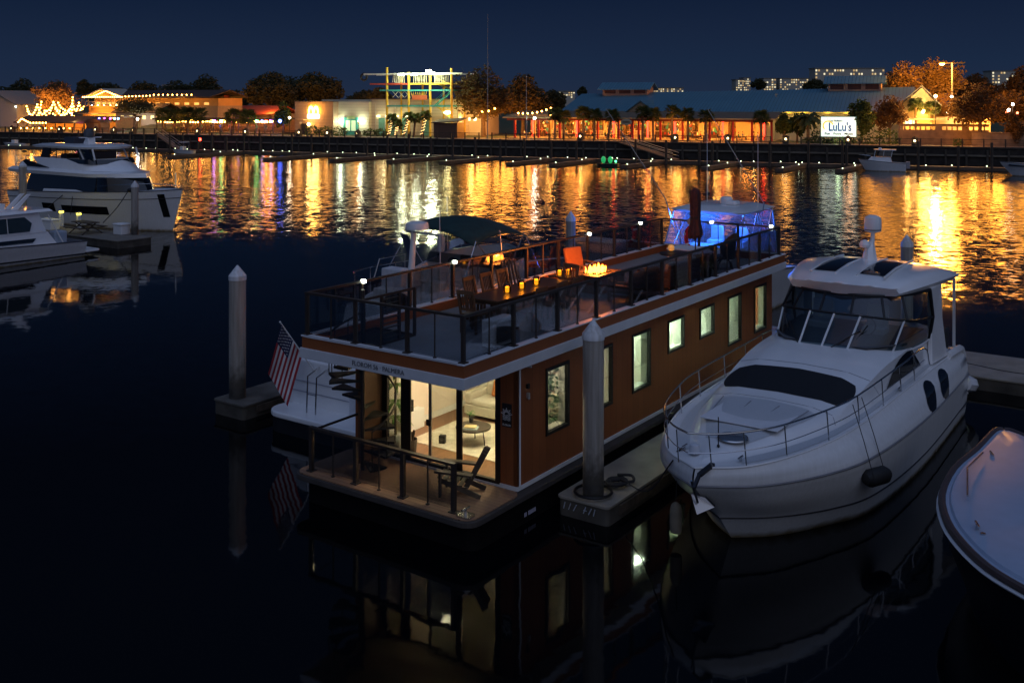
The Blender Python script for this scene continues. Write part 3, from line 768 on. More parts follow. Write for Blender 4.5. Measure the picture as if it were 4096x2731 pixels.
lantern(5.72, 2.50, RF + .64, 'left candle lantern of the pair beside the fire table')
lantern(5.96, 2.36, RF + .64, 'right candle lantern of the pair beside the fire table')
# fire table
FZ = .52
t = ON('fire_table', 7.5, 2.3, RF, 0, 'dark square fire table with bright orange flames', 'fire table')
fb = MB(); ring(fb, -.75, .75, -.6, .6, .28, FZ - .05, FZ); fb.build('tabletop', mat('fire_top', (.06, .035, .02), .5, 0, .2), t)
MB().box(-.68, .68, -.52, .52, 0, FZ - .051).build('body', TEAKD, t)
mb = MB()
for k in range(60): mb.ball((rnd.uniform(-.42, .42), rnd.uniform(-.28, .28), FZ - .03 + rnd.uniform(0, .03)), rnd.uniform(.02, .04), 6, 4)
mb.build('lava_rock', mat('lava_rock', (.05, .04, .035), .9), t)
mb = MB()
for k in range(46):
    x, y = rnd.gauss(0, .2), rnd.gauss(0, .12); x = max(-.4, min(.4, x)); h = rnd.uniform(.06, .24) * (1.25 - abs(x)); r = rnd.uniform(.018, .04)
    w1, w2 = rnd.uniform(-.05, .05), rnd.uniform(-.05, .05)
    mb.tube([(x, y, FZ - .02), (x + w1 * .5, y, FZ + h * .3), (x + w1, y + w2 * .5, FZ + h * .65), (x + w2, y + w2, FZ + h)], [r * .7, r, r * .6, .002], 6)
mb.build('flames', glow('flame', (1, .25, .025), 15), t, True)
point('fire', (0, 0, FZ + .35), (1, .25, .03), 280, .25, t)
# sofas with slatted backs, lounge chair
def dsofa(a, b, rz, L, label, cush):
    t = ON('deck_sofa', a, b, RF, rz, label, 'outdoor sofa')
    mb = MB()
    for s in (-1, 1):
        for k in range(4): mb.box(-.02, .78, s * (L / 2) - .02, s * (L / 2) + .02, .14 + .12 * k, .22 + .12 * k)
    for s in (-1, 1):
        for x in (0, .75): mb.box(x - .035, x + .035, s * L / 2 - .035, s * L / 2 + .035, 0, .64)
    mb.build('arm_frame', TEAKD, t)
    mb = MB()
    for k in range(5): mb.box(-.05, -.022, -L / 2, L / 2, .14 + .125 * k, .235 + .125 * k)
    for y in (-L / 2 + .05, 0, L / 2 - .05): mb.box(-.021, .01, y - .03, y + .03, .1, .74)
    mb.build('backrest', TEAKD, t)
    MB().box(.01, .74, -L / 2 + .04, L / 2 - .04, .24, .29).build('seat', TEAKD, t)
    n = max(1, round(L / .75))
    for k in range(n):
        w = (L - .1) / n
        MB().box(.06, .74, -L / 2 + .05 + k * w + .01, -L / 2 + .05 + (k + 1) * w - .01, .292, .42).build('seat_cushion', cush, t, bevel=.04)
        MB().cbox((.13, -L / 2 + .05 + (k + .5) * w, .60), (.15, w - .03, .42), Matrix.Rotation(R(-10), 3, 'Y')).build('back_cushion', cush, t, bevel=.05)
    return t
dsofa(7.0, .38, 90, 1.75, 'slatted teak outdoor sofa with rust cushions by the near rail, next to the fire table', mat('rust_cushion', (.20, .085, .04), .9, 0, .1, 8))
dsofa(9.35, .38, 90, 2.0, 'long slatted teak outdoor sofa with its back to the near rail, farther from the camera', FABG)
t = ON('lounge_chair', 8.55, 3.45, RF, -105, 'orange cushioned lounge chair beyond the fire table', 'lounge chair')
MB().box(-.3, .45, -.36, .36, .30, .42).build('seat', FABO, t, bevel=.04)
MB().cbox((-.40, 0, .66), (.12, .72, .66), Matrix.Rotation(R(-14), 3, 'Y')).build('backrest', FABO, t, bevel=.05)
for s in (-1, 1):
    MB().box(-.4, .45, s * .42 - .03, s * .42 + .03, .52, .56).build('armrest', TEAK, t)
    for x in (-.36, .40): MB().box(x - .03, x + .03, s * .42 - .03, s * .42 + .03, 0, .52).build('leg', TEAKD, t)
# furled umbrella
t = ON('furled_umbrella', 12.75, 1.6, RF, 0, 'tall furled dark maroon umbrella on the roof deck', 'umbrella')
MB().lathe([(.28, 0), (.28, .05), (.06, .10), (.045, .35), (.04, .35)], n=16).build('base', BLACK, t, True)
MB().cyl((0, 0, .1), (0, 0, 2.74), .024, n=8).build('pole', TEAKD, t, True)
rows = []
for z, r in ((.98, .15), (1.05, .22), (1.25, .215), (1.5, .15), (1.9, .155), (2.3, .165), (2.5, .155), (2.62, .09), (2.68, .02)):
    rows.append([(r * (1 + .16 * math.sin(k * math.pi / 2 + z)) * math.cos(R(k * 15)), r * (1 + .16 * math.sin(k * math.pi / 2 + z)) * math.sin(R(k * 15)), z + (.06 * math.sin(k * 1.3) if z < 1.1 else 0)) for k in range(25)])
MB().grid(rows).build('canopy', mat('maroon_canvas', (.045, .016, .016), .85, 0, .25, 6, bump=.4, bscale=30), t, True)
MB().lathe([(.165, 1.62), (.17, 1.65), (.17, 1.70), (.165, 1.72)], n=14).build('strap', BLACK, t)
# bar table and two high-backed swivel chairs, feathery plant
t = ON('bar_table', 11.1, 1.5, RF, 0, 'low round black table between the sofa and the umbrella', 'table')
MB().lathe([(.52, .66), (.54, .68), (.54, .70), (.5, .71)], n=26).build('tabletop', BLACK, t, True); MB().cyl((0, 0, .04), (0, 0, .66), .05, n=10).build('pedestal', BLACK, t, True); MB().lathe([(.32, 0), (.3, .03), (.05, .05)], n=20).build('base', BLACK, t)
RAT = mat('black_rattan', (.022, .018, .015), .6, 0, .4, 40, bump=.5, bscale=60)
def swivel(a, b, rz, h, label):
    t = ON('wicker_chair', a, b, RF, rz, label, 'chair')
    rows = []
    for j in range(7):
        f = j / 6; row = []
        for i in range(15):
            an = R(-105 + 210 * i / 14); r = .33 + .06 * f; hh = h * (.32 + .68 * (math.cos(an * .72)) ** 1.2) if f > 0 else 0
            row.append((-r * math.cos(an), r * math.sin(an), .40 + f * hh))
        rows.append(row)
    MB().grid(rows).build('shell', RAT, t, True, solid=.04)
    MB().lathe([(.34, .36), (.36, .40), (.33, .46)], n=20).build('seat', RAT, t, True)
    for k in range(4): an = R(45 + 90 * k); MB().tube([(.1 * math.cos(an), .1 * math.sin(an), .36), (.3 * math.cos(an), .3 * math.sin(an), .2), (.36 * math.cos(an), .36 * math.sin(an), 0)], .028, 6).build('leg', RAT, t, True)
swivel(11.75, .82, 60, .58, 'low black wicker tub chair by the near rail in front of the umbrella')
swivel(13.05, .70, 120, .80, 'high backed black wicker chair to the right of the umbrella')
t = ON('ornamental_grass', 11.35, .55, RF, 0, 'potted feathery grass drooping beside the black wicker chair', 'potted plant')
MB().lathe([(.12, 0), (.16, .28), (.14, .28)], n=12).build('pot', BLACK, t, True)
mb = MB()
for k in range(70):
    an = rnd.random() * 6.28; L = rnd.uniform(.25, .5); d = Vector((math.cos(an), math.sin(an), 0)); s_ = Vector((-d.y, d.x, 0)) * .008
    pts = [Vector((0, 0, .28 + 1.0 * f - 1.05 * f * f * rnd.uniform(.8, 1.2))) + d * L * f for f in (0, .33, .66, 1)]
    for p, q in zip(pts, pts[1:]): mb.quad(p - s_, p + s_, q + s_, q - s_)
mb.build('blades', mat('dry_grass', (.11, .10, .04), .8, 0, .3), t)
t = ON('lamp_globe', 11.25, 1.75, RF + .712, 0, 'small amber globe lamp on the low black table', 'lamp')
MB().ball((0, 0, .12), .11, 12, 8).build('globe', mat('amber_globe', (.5, .25, .08), .3, emit=(1, .5, .12), estr=.35), t, True); MB().cyl((0, 0, 0), (0, 0, .03), .06, n=12).build('base', BLACK, t)
t = ON('deck_box', 14.3, 2.15, RF, 0, 'big pale grey storage box at the far end of the roof deck', 'storage box')
MB().box(-.5, .5, -1.0, 1.0, 0, .36).build('body', mat('box_grey', (.50, .51, .53), .5, 0, .05), t, bevel=.03); MB().box(-.53, .53, -1.03, 1.03, .365, .41).build('lid', mat('lid_grey', (.58, .59, .61), .5, 0, .05), t, bevel=.02)
t = ON('holiday_figure', posts[-1] - .1, 3.05, 4.2, 0, 'red and white cloth holiday figure hanging on the far rail', 'decoration')
mb = MB(); mb.tube([(0, -.2, .72), (0, -.08, .6), (-.02, .05, .45), (-.03, .1, .2), (-.03, .06, 0), (-.05, -.08, -.1)], [.07, .11, .10, .085, .075, .05], 8); mb.build('body', mat('red_felt', (.45, .015, .015), .9), t, True)
MB().ball((0, -.06, .80), .12, 10, 7).build('head', mat('tan_felt', (.55, .30, .18), .9), t, True); mb = MB(); mb.tube([(-.01, .085, .40), (-.01, .10, .33)], [.11, .11], 8).tube([(-.03, .06, .02), (-.03, .04, -.04)], .09, 8).ball((0, -.1, .68), .12, 8, 5, (1, 1, .4)); mb.build('fur_trim', mat('white_felt', (.75, .73, .70), .9), t, True)
# air conditioner near the front corner
def acunit(a, b, rz, label):
    t = ON('air_conditioner', a, b, RF, rz, label, 'air conditioner')
    MB().box(-.42, .42, -.16, .16, .06, .66).build('case', mat('ac_white', (.78, .80, .80), .45, 0, .04), t, bevel=.02)
    g = MB(); g.box(-.30, .26, -.172, -.162, .14, .58); g.build('grille', mat('ac_dark', (.03, .03, .03), .5), t)
    gl = MB()
    for k in range(9): gl.bar((-.36, -.176, .12 + .06 * k), (.22, -.176, .12 + .06 * k), .006, .01)
    gl.build('grille_bars', BLACK, t)
    for x in (-.3, .3): MB().box(x - .04, x + .04, -.18, .18, 0, .058).build('foot', BLACK, t)
acunit(.15, .62, 0, 'white air conditioning unit with dark grille on the roof near the front corner')
t = ON('coiled_hose', -.55, .35, RF, 0, 'black hose coil on the roof beside the white air conditioner', 'hose')
MB().tube([(.16 * math.cos(k * .5) * (1 - k * .004), .16 * math.sin(k * .5) * (1 - k * .004), .03 + .002 * k) for k in range(50)], .018, 6).build('coil', BLACK, t, True)
# stair hatch enclosure on the roof
hg = MB(); ring(hg, -1.95, -.1, 2.85, 4.13, .04, RF, RF + .05)
hg.build('hatch_curb', POSTM, HBT)
gm = MB()
for a in (-1.9, -1.3, -.7, -.15): gm.box(a - .03, a + .03, 2.82, 2.88, RF + .05, 4.95)
gm.bar((-1.9, 2.85, 4.95), (-.15, 2.85, 4.95), .05)
for k in range(9): gm.bar((-1.28, 2.85, RF + .15 + .11 * k), (-.72, 2.85, RF + .15 + .11 * k), .05, .02)
gm.build('hatch_gate', POSTM, HBT)
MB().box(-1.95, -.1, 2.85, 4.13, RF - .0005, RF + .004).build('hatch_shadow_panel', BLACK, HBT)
# ================================================================== docks and pilings close by
def piling(x, y, label, r=.24, top=4.08, dark=False, grp='round pilings with white cone caps at the boat slips'):
    t = empty('piling', (x, y, 0), 0, label, 'piling', grp)
    MB().cyl((0, 0, .75), (0, 0, top), r, n=24).build('shaft', PILE if not dark else WOOD_DK, t, True)
    MB().cyl((0, 0, -1), (0, 0, .75), r * 1.004, n=24).build('wet_base', mat('wet_piling', (.05, .045, .038), .5, 0, .4, 5, bump=.4), t, True)
    MB().lathe([(r * 1.06, top - .10), (r * 1.06, top + .03), (.02, top + .34), (.001, top + .345)], n=24).build('cap', PCAP, t, True)
p1 = hb(1.40, -1.13); piling(p1.x, p1.y, 'big white capped piling standing in front of the copper houseboat wall')
piling(-8.28, 31.0, 'white capped piling standing alone in the dark water left of the houseboat', .25)
piling(2.63, 46.0, 'white capped piling lit blue beyond the middle of the houseboat roof', .215)
piling(14.6, 38.0, 'white capped piling behind the cruiser hardtop against the golden reflection', .215)
piling(-24.95, 68.0, 'white capped piling in front of the bow half of the three-deck yacht', .235, 3.72)
piling(-35.6, 74.8, 'dark piling rising beside the stern of the three-deck yacht', .27, 4.6)

def dock(name, a0, a1, b0, b1, label, z=.44, th=.42, m=None):
    t = empty(name, HB0, ANG, label, 'dock')
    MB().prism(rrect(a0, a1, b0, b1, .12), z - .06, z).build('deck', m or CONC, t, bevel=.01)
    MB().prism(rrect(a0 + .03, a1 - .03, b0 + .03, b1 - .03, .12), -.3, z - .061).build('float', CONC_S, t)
    MB().box(a0 + .5, a1, b0 - .03, b0 + .028, z - .3, z - .1).box(a0 + .5, a1, b1 - .028, b1 + .03, z - .3, z - .1).build('fender_board', WOOD_DK, t)
    return t
d1 = dock('finger_dock', .95, 17.2, -1.78, -.42, 'concrete finger dock between the houseboat and the cabin cruiser')
g = MB(); g.tube([(1.40 + .42 * math.cos(R(k * 18)), -1.13 + .42 * math.sin(R(k * 18)), .53) for k in range(20)], .035, 6, closed=True); g.build('piling_hoop', BLACK, d1, True)
nm = MB()
for k in range(7):
    if k == 3: nm.box(.94, .948, -1.22, -1.14, .24, .26)
    else: nm.bar((.944, -.62 - .13 * k, .18), (.944, -.66 - .13 * k - .02 * (k % 3), .33), .022, .01, (1, 0, 0))
nm.build('slip_marks', mat('faded_marks', (.4, .42, .46), .7), d1)
dock('main_dock', 17.2, 20.6, -22, 12, 'wide tan main dock running behind the cruiser and the houseboat')
dock('finger_dock', 1.4, 17.2, 10.7, 12.1, 'weathered finger dock left of the flag carrying motor yacht', m=mat('dark_dock', (.10, .09, .075), .9, 0, .45, 1.5, bump=.4, bscale=9))
t = empty('mooring_lines', hb(2.1, -1.3, .5), ANG, 'tangle of black mooring lines lying by the big piling on the finger dock', 'rope')
mb = MB(); mb.tube([(.22 * math.cos(k * .55) + .004 * k, .22 * math.sin(k * .55), .03 + .004 * (k % 9)) for k in range(44)], .035, 6); mb.tube(smooth_pts([(.2, 0, .05), (-.1, .25, .04), (-.5, .3, .05), (-.65, .1, .06)], 4), .03, 6)
mb.tube(smooth_pts([(.15, -.2, .05), (.35, -.3, .05), (.5, -.15, .1), (.3, .1, .12)], 4), .035, 6); mb.build('coil', ROPE, t, True)
def line(name, pts, r, label, m=ROPE, cat='rope'):
    o = MB().tube(smooth_pts(pts, 5), r, 5).build(name, m, None, True); tag(o, label, cat); return o
# ================================================================== CABIN CRUISER
CB = Vector((3.6, 20.5, 0))
def cru(s, w, z=0): return CB + U * s - V * w + Vector((0, 0, z))
t = CRU = empty('cabin_cruiser', CB, ANG, 'large white cabin cruiser with dark foredeck window and hardtop, bow towards the camera', 'motor cruiser')
HR = [[(2.4, 0, -.5), (3.1, .35, -.5), (4.2, .8, -.5), (5.7, 1.2, -.5), (9, 1.5, -.5), (14, 1.5, -.5)],
      [(1.95, 0, 0), (2.6, .75, 0), (3.8, 1.5, 0), (5.2, 2.08, 0), (8.6, 2.35, 0), (14, 2.3, 0)],
      [(1.35, 0, .62), (2.15, .88, .58), (3.5, 1.68, .5), (5.1, 2.2, .46), (8.6, 2.44, .42), (14, 2.36, .40)],
      [(.62, .0, 1.2), (1.4, 1.0, 1.12), (3.0, 1.83, 1.05), (4.8, 2.31, 1.0), (8.6, 2.50, .92), (14, 2.40, .85)],
      [(0, .02, 1.70), (.9, 1.08, 1.66), (2.6, 1.93, 1.58), (4.6, 2.36, 1.5), (8.6, 2.54, 1.38), (14, 2.42, 1.25)],
      [(.03, .02, 1.9), (.78, 1.02, 1.90), (2.4, 1.80, 1.88), (4.5, 2.2, 1.84), (8.6, 2.36, 1.80), (14, 2.36, 1.70)],
      [(.10, .02, 2.04), (.75, .93, 2.08), (2.3, 1.6, 2.10), (4.5, 1.96, 2.10), (8.6, 2.10, 2.10), (14, 2.18, 2.0)]]
HS = Surf(HR)
mb = MB(); HS.mesh(mb, 6, 3); mb.add([HS.at(5, v) for v in range(7)] + [Vector((p.x, -p.y, p.z)) for p in (HS.at(5, v) for v in range(6, -1, -1))], [tuple(range(14))])
mb.build('hull', HULLW, t, True, ang=50)
DR = [[(p[0] + .0, p[1] - .0, p[2] - .02) for p in HR[6]],
      [(.22, .0, 2.04), (.95, .80, 2.03), (2.4, 1.45, 2.04), (4.55, 1.82, 2.05), (8.6, 1.98, 2.05), (13.6, 2.0, 1.98)],
      [(.3, .0, 2.05), (1.2, .55, 2.05), (2.6, 1.15, 2.06), (4.6, 1.64, 2.08), (8.6, 1.86, 2.10), (13.3, 1.92, 2.1)],
      [(.4, .0, 2.07), (1.4, .45, 2.13), (2.8, 1.02, 2.25), (4.7, 1.52, 2.32), (7.8, 1.74, 2.76), (12.6, 1.88, 2.75)],
      [(.45, 0, 2.09), (1.5, .27, 2.19), (2.9, .62, 2.35), (4.7, 1.0, 2.43), (7.8, 1.15, 2.91), (12.6, 1.2, 2.9)],
      [(.45, 0, 2.09), (1.55, 0, 2.21), (2.95, 0, 2.37), (4.72, 0, 2.46), (7.82, 0, 2.95), (12.6, 0, 2.94)]]
DS = Surf(DR)
mb = MB(); DS.mesh(mb, 6, 3); mb.add([DS.at(5, v) for v in range(6)] + [Vector((p.x, -p.y, p.z)) for p in (DS.at(5, v) for v in range(5, -1, -1))], [tuple(range(12))])
mb.build('deckhouse', WHITE, t, True, ang=50)
def patch_sym(S, mb, u0, u1, ve, vc, rnd_=.9, off=.012, n=10, bow=0.0):
    rows = []
    for j in range(n + 1):
        row = []
        for i in range(2 * n + 1):
            p = -1 + i / n; q = -1 + 2 * j / n
            p2 = p * math.sqrt(1 - rnd_ * q * q / 2); q2 = q * math.sqrt(1 - rnd_ * p * p / 2)
            u = u0 + (u1 - u0) * (q2 + 1) / 2 + bow * (p2 * p2); v = vc - (vc - ve) * abs(p2)
            P = S.at(u, v); row.append((P.x, P.y * (1 if p2 >= 0 else -1), P.z + off))
        rows.append(row)
    return mb.grid(rows)
mb = MB(); patch_sym(DS, mb, 3.02, 3.52, 3.05, 5, .55, .014, 10, -.03); mb.build('foredeck_window', mat('black_sun_cover', (.008, .008, .009), .6, 0, .2, 10), t, True)
DS.flip = False
for sd, nm_ in ((-1, 'side_window'), (1, 'side_window')):
    mb = MB()
    n_ = 8; rows = []
    for j in range(n_ + 1):
        row = []
        for i in range(n_ + 1):
            a = i / n_; b = j / n_ ; u = 3.72 + (4.42 - 3.72) * a
            vlo = 2.12 + .10 * (1 - a); vhi = 2.16 + .80 * math.sin(min(1, a * 1.08) * math.pi / 2) * (1 if a < .93 else .93)
            P = DS.at(u, vlo + (vhi - vlo) * b); row.append((P.x, sd * (P.y + .015), P.z + .01))
        rows.append(row)
    mb.grid(rows); mb.build(nm_, TINT, t, True)
for sd in (-1, 1):
    for u0, u1 in ((4.04, 4.26), (4.34, 4.55)):
        mb = MB(); rows = []
        for j in range(7):
            row = []
            for i in range(9):
                a = i / 8; b = -1 + j / 3; hgt = .80 * math.sin(math.pi * (a * .94 + .03)) ** .65; u = u0 + (u1 - u0) * a; v = 4.72 + .85 * (a - .35) + b * hgt
                P = HS.at(u, max(4.05, min(5.95, v))); row.append((P.x, sd * (P.y + .014), P.z + .006))
            rows.append(row)
        mb.grid(rows); mb.build('hull_window', TINT, t, True)
    mb = MB(); HS.patch(mb, [(2.55, 3.3), (2.78, 3.3), (2.78, 3.75), (2.55, 3.75)], .95, .012, 6, (sd,)); mb.build('porthole', TINT, t, True)
# rub rail, boot stripe, toe rail
for nm_, v, r, m in (('rub_rail', 4.0, .028, mat('rub_grey', (.20, .2, .21), .5)), ('boot_stripe', 2.0, .022, mat('stripe_black', (.02, .02, .025), .5)), ('toe_rail', 6.0, .025, WHITE)):
    pts = [HS.at(5 - 5 * k / 40, v) for k in range(41)]; pts = pts + [Vector((p.x, -p.y, p.z)) for p in reversed(pts)]
    MB().tube(pts, r, 6).build(nm_, m, t, True)
# windscreen: three curves
G0 = [(7.86, 0, 2.90), (8.0, .7, 2.88), (8.45, 1.32, 2.83), (9.2, 1.70, 2.74), (10.4, 1.86, 2.70), (11.4, 1.90, 2.70)]
G1 = [(9.0, 0, 3.62), (9.08, .75, 3.61), (9.35, 1.4, 3.56), (9.95, 1.82, 3.47), (10.8, 1.97, 3.40), (11.4, 2.0, 3.36)]
G2 = [(9.45, 0, 4.1), (9.5, .7, 4.1), (9.75, 1.2, 4.11), (10.3, 1.62, 4.13), (10.9, 1.86, 4.14), (11.3, 1.94, 4.14)]
GS = Surf([G0, G1, G2])
wg = glass('cruiser_glass', (.50, .58, .60), .10, .02)
mb = MB(); GS.mesh(mb, 6, 4); wsn = mb.build('windscreen', wg, t, True)
def full(v, k=30, u1=5): 
    pts = [GS.at(u1 - u1 * i / k, v) for i in range(k + 1)]; return [Vector((p.x, -p.y, p.z)) for p in pts] + [p for p in reversed(pts)][1:]
MB().tube(full(1.0), .035, 6).build('visor_band', BLACK, wsn, True)
MB().tube(full(1.97), .045, 6).build('top_band', BLACK, wsn, True)
MB().tube(full(.03), .03, 6).build('base_trim', WHITE, wsn, True)
for y in (-.62, 0.02, .62, -1.52, 1.52):
    u = {0.62: .9, .02: 0, 1.52: 2.55}[abs(y)]
    p, q = GS.at(u, .03), GS.at(u, .98)
    for_s = -1 if y < 0 else 1
    MB().bar((p.x - .01, for_s * p.y, p.z), (q.x - .01, for_s * q.y, q.z), .05, .03).build('mullion', WHITE2, wsn)
for u in (.55, 1.75, 2.7):
    for sd in (-1, 1):
        p, q = GS.at(u, 1.0), GS.at(u * .98, 1.97); MB().bar((p.x - .01, sd * p.y, p.z), (q.x - .01, sd * q.y, q.z), .06, .03).build('divider', BLACK, wsn)
for sd in (-1, 1):
    MB().tube([tuple(Vector((GS.at(4.95, v).x, sd * GS.at(4.95, v).y, GS.at(4.95, v).z))) for v in (1.97, 1.6, 1.2, 1.0, .5, .05)], .05, 6).build('side_frame', BLACK, wsn, True)
for u, sd, dd in ((.95, 1, -.5), (.35, -1, -.55)):
    p = GS.at(u, .04); q = GS.at(max(0, u + .75), .62)
    p = Vector((p.x - .04, sd * p.y, p.z + .02)); q = Vector((q.x - .05, sd * q.y, q.z)); MB().tube([p, q], .014, 5).bar(q - Vector((.2, sd * .05, .22)), q + Vector((.1, sd * .16, .12)), .02, .02).build('wiper', BLACK, wsn)
# inside the windscreen
MB().prism([(8.15, -1.1), (8.9, -1.6), (11.4, -1.75), (11.4, 1.75), (8.9, 1.6), (8.15, 1.1)], 2.965, 2.985).build('dashboard', mat('dash_dark', (.075, .078, .085), .6), t)
for y in (-.8, .7):
    MB().box(10.2, 10.3, y - .3, y + .3, 2.99, 3.75).box(9.75, 10.19, y - .3, y + .3, 2.99, 3.2).build('helm_seat', mat('seat_grey', (.30, .31, .33), .7), t, bevel=.04)
MB().tube([(9.35 + .1 * math.sin(R(k * 24)), -.75 + .24 * math.cos(R(k * 24)), 3.3 + .22 * math.sin(R(k * 24))) for k in range(15)], .02, 5, closed=True).build('steering_wheel', BLACK, t, True)
# hardtop
TR = [[(9.18, 0, 4.40), (10, 0, 4.60), (11.5, 0, 4.68), (13, 0, 4.62), (14.0, 0, 4.42)],
      [(9.32, .8, 4.38), (10.1, .9, 4.57), (11.5, 1.05, 4.63), (13, 1.15, 4.57), (13.95, 1.15, 4.38)],
      [(9.72, 1.42, 4.30), (10.4, 1.62, 4.45), (11.6, 1.85, 4.50), (13, 2.0, 4.44), (13.85, 2.0, 4.3)],
      [(9.78, 1.5, 4.18), (10.4, 1.80, 4.26), (11.6, 2.04, 4.28), (13, 2.2, 4.27), (13.85, 2.2, 4.2)],
      [(9.72, 1.42, 4.11), (10.4, 1.72, 4.15), (11.6, 1.98, 4.16), (13, 2.12, 4.15), (13.8, 2.1, 4.12)],
      [(9.35, 0, 4.10), (10.2, 0, 4.12), (11.6, 0, 4.14), (13, 0, 4.13), (13.8, 0, 4.12)]]
TS = Surf(TR)
mb = MB(); TS.mesh(mb, 6, 3)
for u in (0, 4): mb.add([TS.at(u, v) for v in range(6)] + [Vector((p.x, -p.y, p.z)) for p in (TS.at(u, v) for v in range(4, 0, -1))], [tuple(range(10))])
ht = mb.build('hardtop', WHITE, t, True, ang=50)
for y0, y1 in ((-1.05, -.38), (.28, .92)):
    rows = []
    for j in range(9):
        s = 9.95 + 2.4 * j / 8; row = []
        for i in range(7):
            y = y0 + (y1 - y0) * i / 6; v = 0 + abs(y) / 1.0 if abs(y) < 1 else 1 + (abs(y) - 1) / .8
            u = 1 + (s - 10) / 1.5 if s < 11.5 else 2 + (s - 11.5) / 1.5
            P = TS.at(u, min(v, 1.4)); row.append((P.x, y, P.z + .012))
        rows.append(row)
    MB().grid(rows).build('skylight', TINT, ht, True)
    yc = (y0 + y1) / 2
    for yy in (y0 - .04, y1 + .04):
        MB().tube([(9.85, yy, 4.565), (11, yy, 4.66), (12.4, yy, 4.655), (12.9, yy, 4.63)], .035, 6).build('track', WHITE, ht, True)
for sd in (-1, 1):
    mb = MB(); mb.extrude([(11.3, sd * 1.98, 4.16), (12.15, sd * 2.06, 4.18), (12.2, sd * 2.08, 3.2), (12.5, sd * 2.14, 2.05), (11.2, sd * 2.02, 2.05), (11.35, sd * 1.98, 3.0)], (0, -sd * .12, 0))
    mb.build('arch', WHITE, t, bevel=.03)
    MB().bar((13.55, sd * 2.1, 1.95), (13.55, sd * 2.1, 4.13), .07).build('aft_post', WHITE2, t)
    MB().box(13.56, 13.66, sd * 2.1 - .3, sd * 2.1 + .3, 2.1, 4.05).build('aft_curtain', mat('black_canvas', (.015, .014, .014), .9), t) if sd > 0 else None
    MB().tube(smooth_pts([(12.5, sd * 2.14, 2.05), (13.3, sd * 2.2, 2.05), (14.0, sd * 2.2, 1.95), (14.2, sd * 2.2, 1.5), (14.2, sd * 2.25, .6)], 3), .12, 8).build('coaming', WHITE, t, True)
MB().box(12.6, 13.8, -2.0, 2.0, 1.9, 2.0).box(13.3, 13.9, -1.9, 1.9, 2.0, 2.6).build('aft_seat', mat('seat_dark', (.03, .03, .032), .8), t, bevel=.05)
MB().prism(rrect(13.9, 15.25, -2.15, 2.15, .5), .32, .50).build('swim_platform', WHITE, t, bevel=.04)
mb = MB(); mb.tube(smooth_pts([(14.0, -2.3, .95), (14.6, -2.35, .8), (15.1, -2.0, .62)], 4), [.22, .23, .24, .24, .24, .22, .2, .18, .12], 8); mb.build('stern_fairing', WHITE, t, True)
# radar mast
mm = MB(); mm.tube(smooth_pts([(12.3, 0, 4.6), (12.35, 0, 4.95), (12.6, 0, 5.2), (12.65, 0, 5.45)], 4), [.24, .22, .2, .18, .16, .13, .1, .08, .07, .06, .06, .06, .06], 8); mm.build('radar_mast', WHITE, t, True)
MB().lathe([(.05, 5.40), (.23, 5.46), (.25, 5.52), (.25, 5.78), (.23, 5.88), (.12, 5.94), (.001, 5.95)], (12.65, 0, 0), 18).build('satellite_dome', WHITE, t, True)
MB().lathe([(.2, 5.455), (.255, 5.50), (.255, 5.53)], (12.65, 0, 0), 18).build('dome_band', mat('band_grey', (.2, .2, .2), .5), t, True)
MB().lathe([(.05, 0), (.15, .02), (.17, .1), (.12, .2), (.02, .24)], (12.25, .12, 5.0), 12).build('searchlight', WHITE, t, True)
# foredeck fittings
MB().lathe([(.30, 0), (.30, .03), (.27, .045)], (1.68, -.15, 2.235), 22).build('deck_hatch', mat('hatch_smoke', (.10, .12, .15), .15), t, True)
MB().tube([(1.68 + .31 * math.cos(R(k * 18)), -.15 + .31 * math.sin(R(k * 18)), 2.25) for k in range(20)], .02, 5, closed=True).build('hatch_ring', STEEL, t, True)
MB().lathe([(.11, 0), (.12, .08), (.10, .17), (.02, .2)], (.75, .3, 2.1), 12).build('windlass', mat('windlass_white', (.6, .62, .66), .3), t, True)
MB().tube([(1.15, -.05, 2.15), (1.15, -.05, 2.8)], .012, 5).ball((1.15, -.05, 2.2), .035, 8, 5).build('bow_staff', BLACK, t)
MB().bar((.35, -.28, 2.1), (-.12, -.2, 2.0), .10, .06).bar((-.1, -.2, 2.02), (-.3, -.17, 1.8), .07, .05).build('bow_roller', mat('anchor_dark', (.04, .04, .045), .4, .6), t)
mb = MB(); mb.extrude([(.2, -.18, 1.45), (.35, .2, 1.40), (.55, .22, 1.15), (.25, .02, 1.05), (.5, -.25, 1.18)], (.04, 0, .02)); mb.tube([(-.1, -.02, 1.85), (.25, 0, 1.3)], .025, 5); mb.build('anchor', STEEL, t)
for s, w in ((.95, -.62), (.95, .62), (8.0, -1.95), (8.0, 1.95)): MB().bar((s - .12, w, 2.13), (s + .12, w, 2.13), .03).bar((s, w, 2.05), (s, w, 2.13), .04).build('cleat', STEEL, t)
NSK = mat('non_skid', (.50, .52, .54), .85, 0, .06, 30, bump=.35, bscale=220)
for sd in (-1, 1):
    rows = []
    for j in range(3):
        row = []
        for i in range(25):
            u = .9 + 3.9 * i / 24; P = DS.at(u, 1.12 + .72 * j / 2); row.append((P.x, sd * P.y, P.z + .008))
        rows.append(row)
    MB().grid(rows).build('side_deck_pad', NSK, t, True)
mb = MB(); patch_sym(DS, mb, 1.02, 2.75, 3.25, 5, .35, .010, 12, 0); mb.build('foredeck_pad', NSK, t, True)
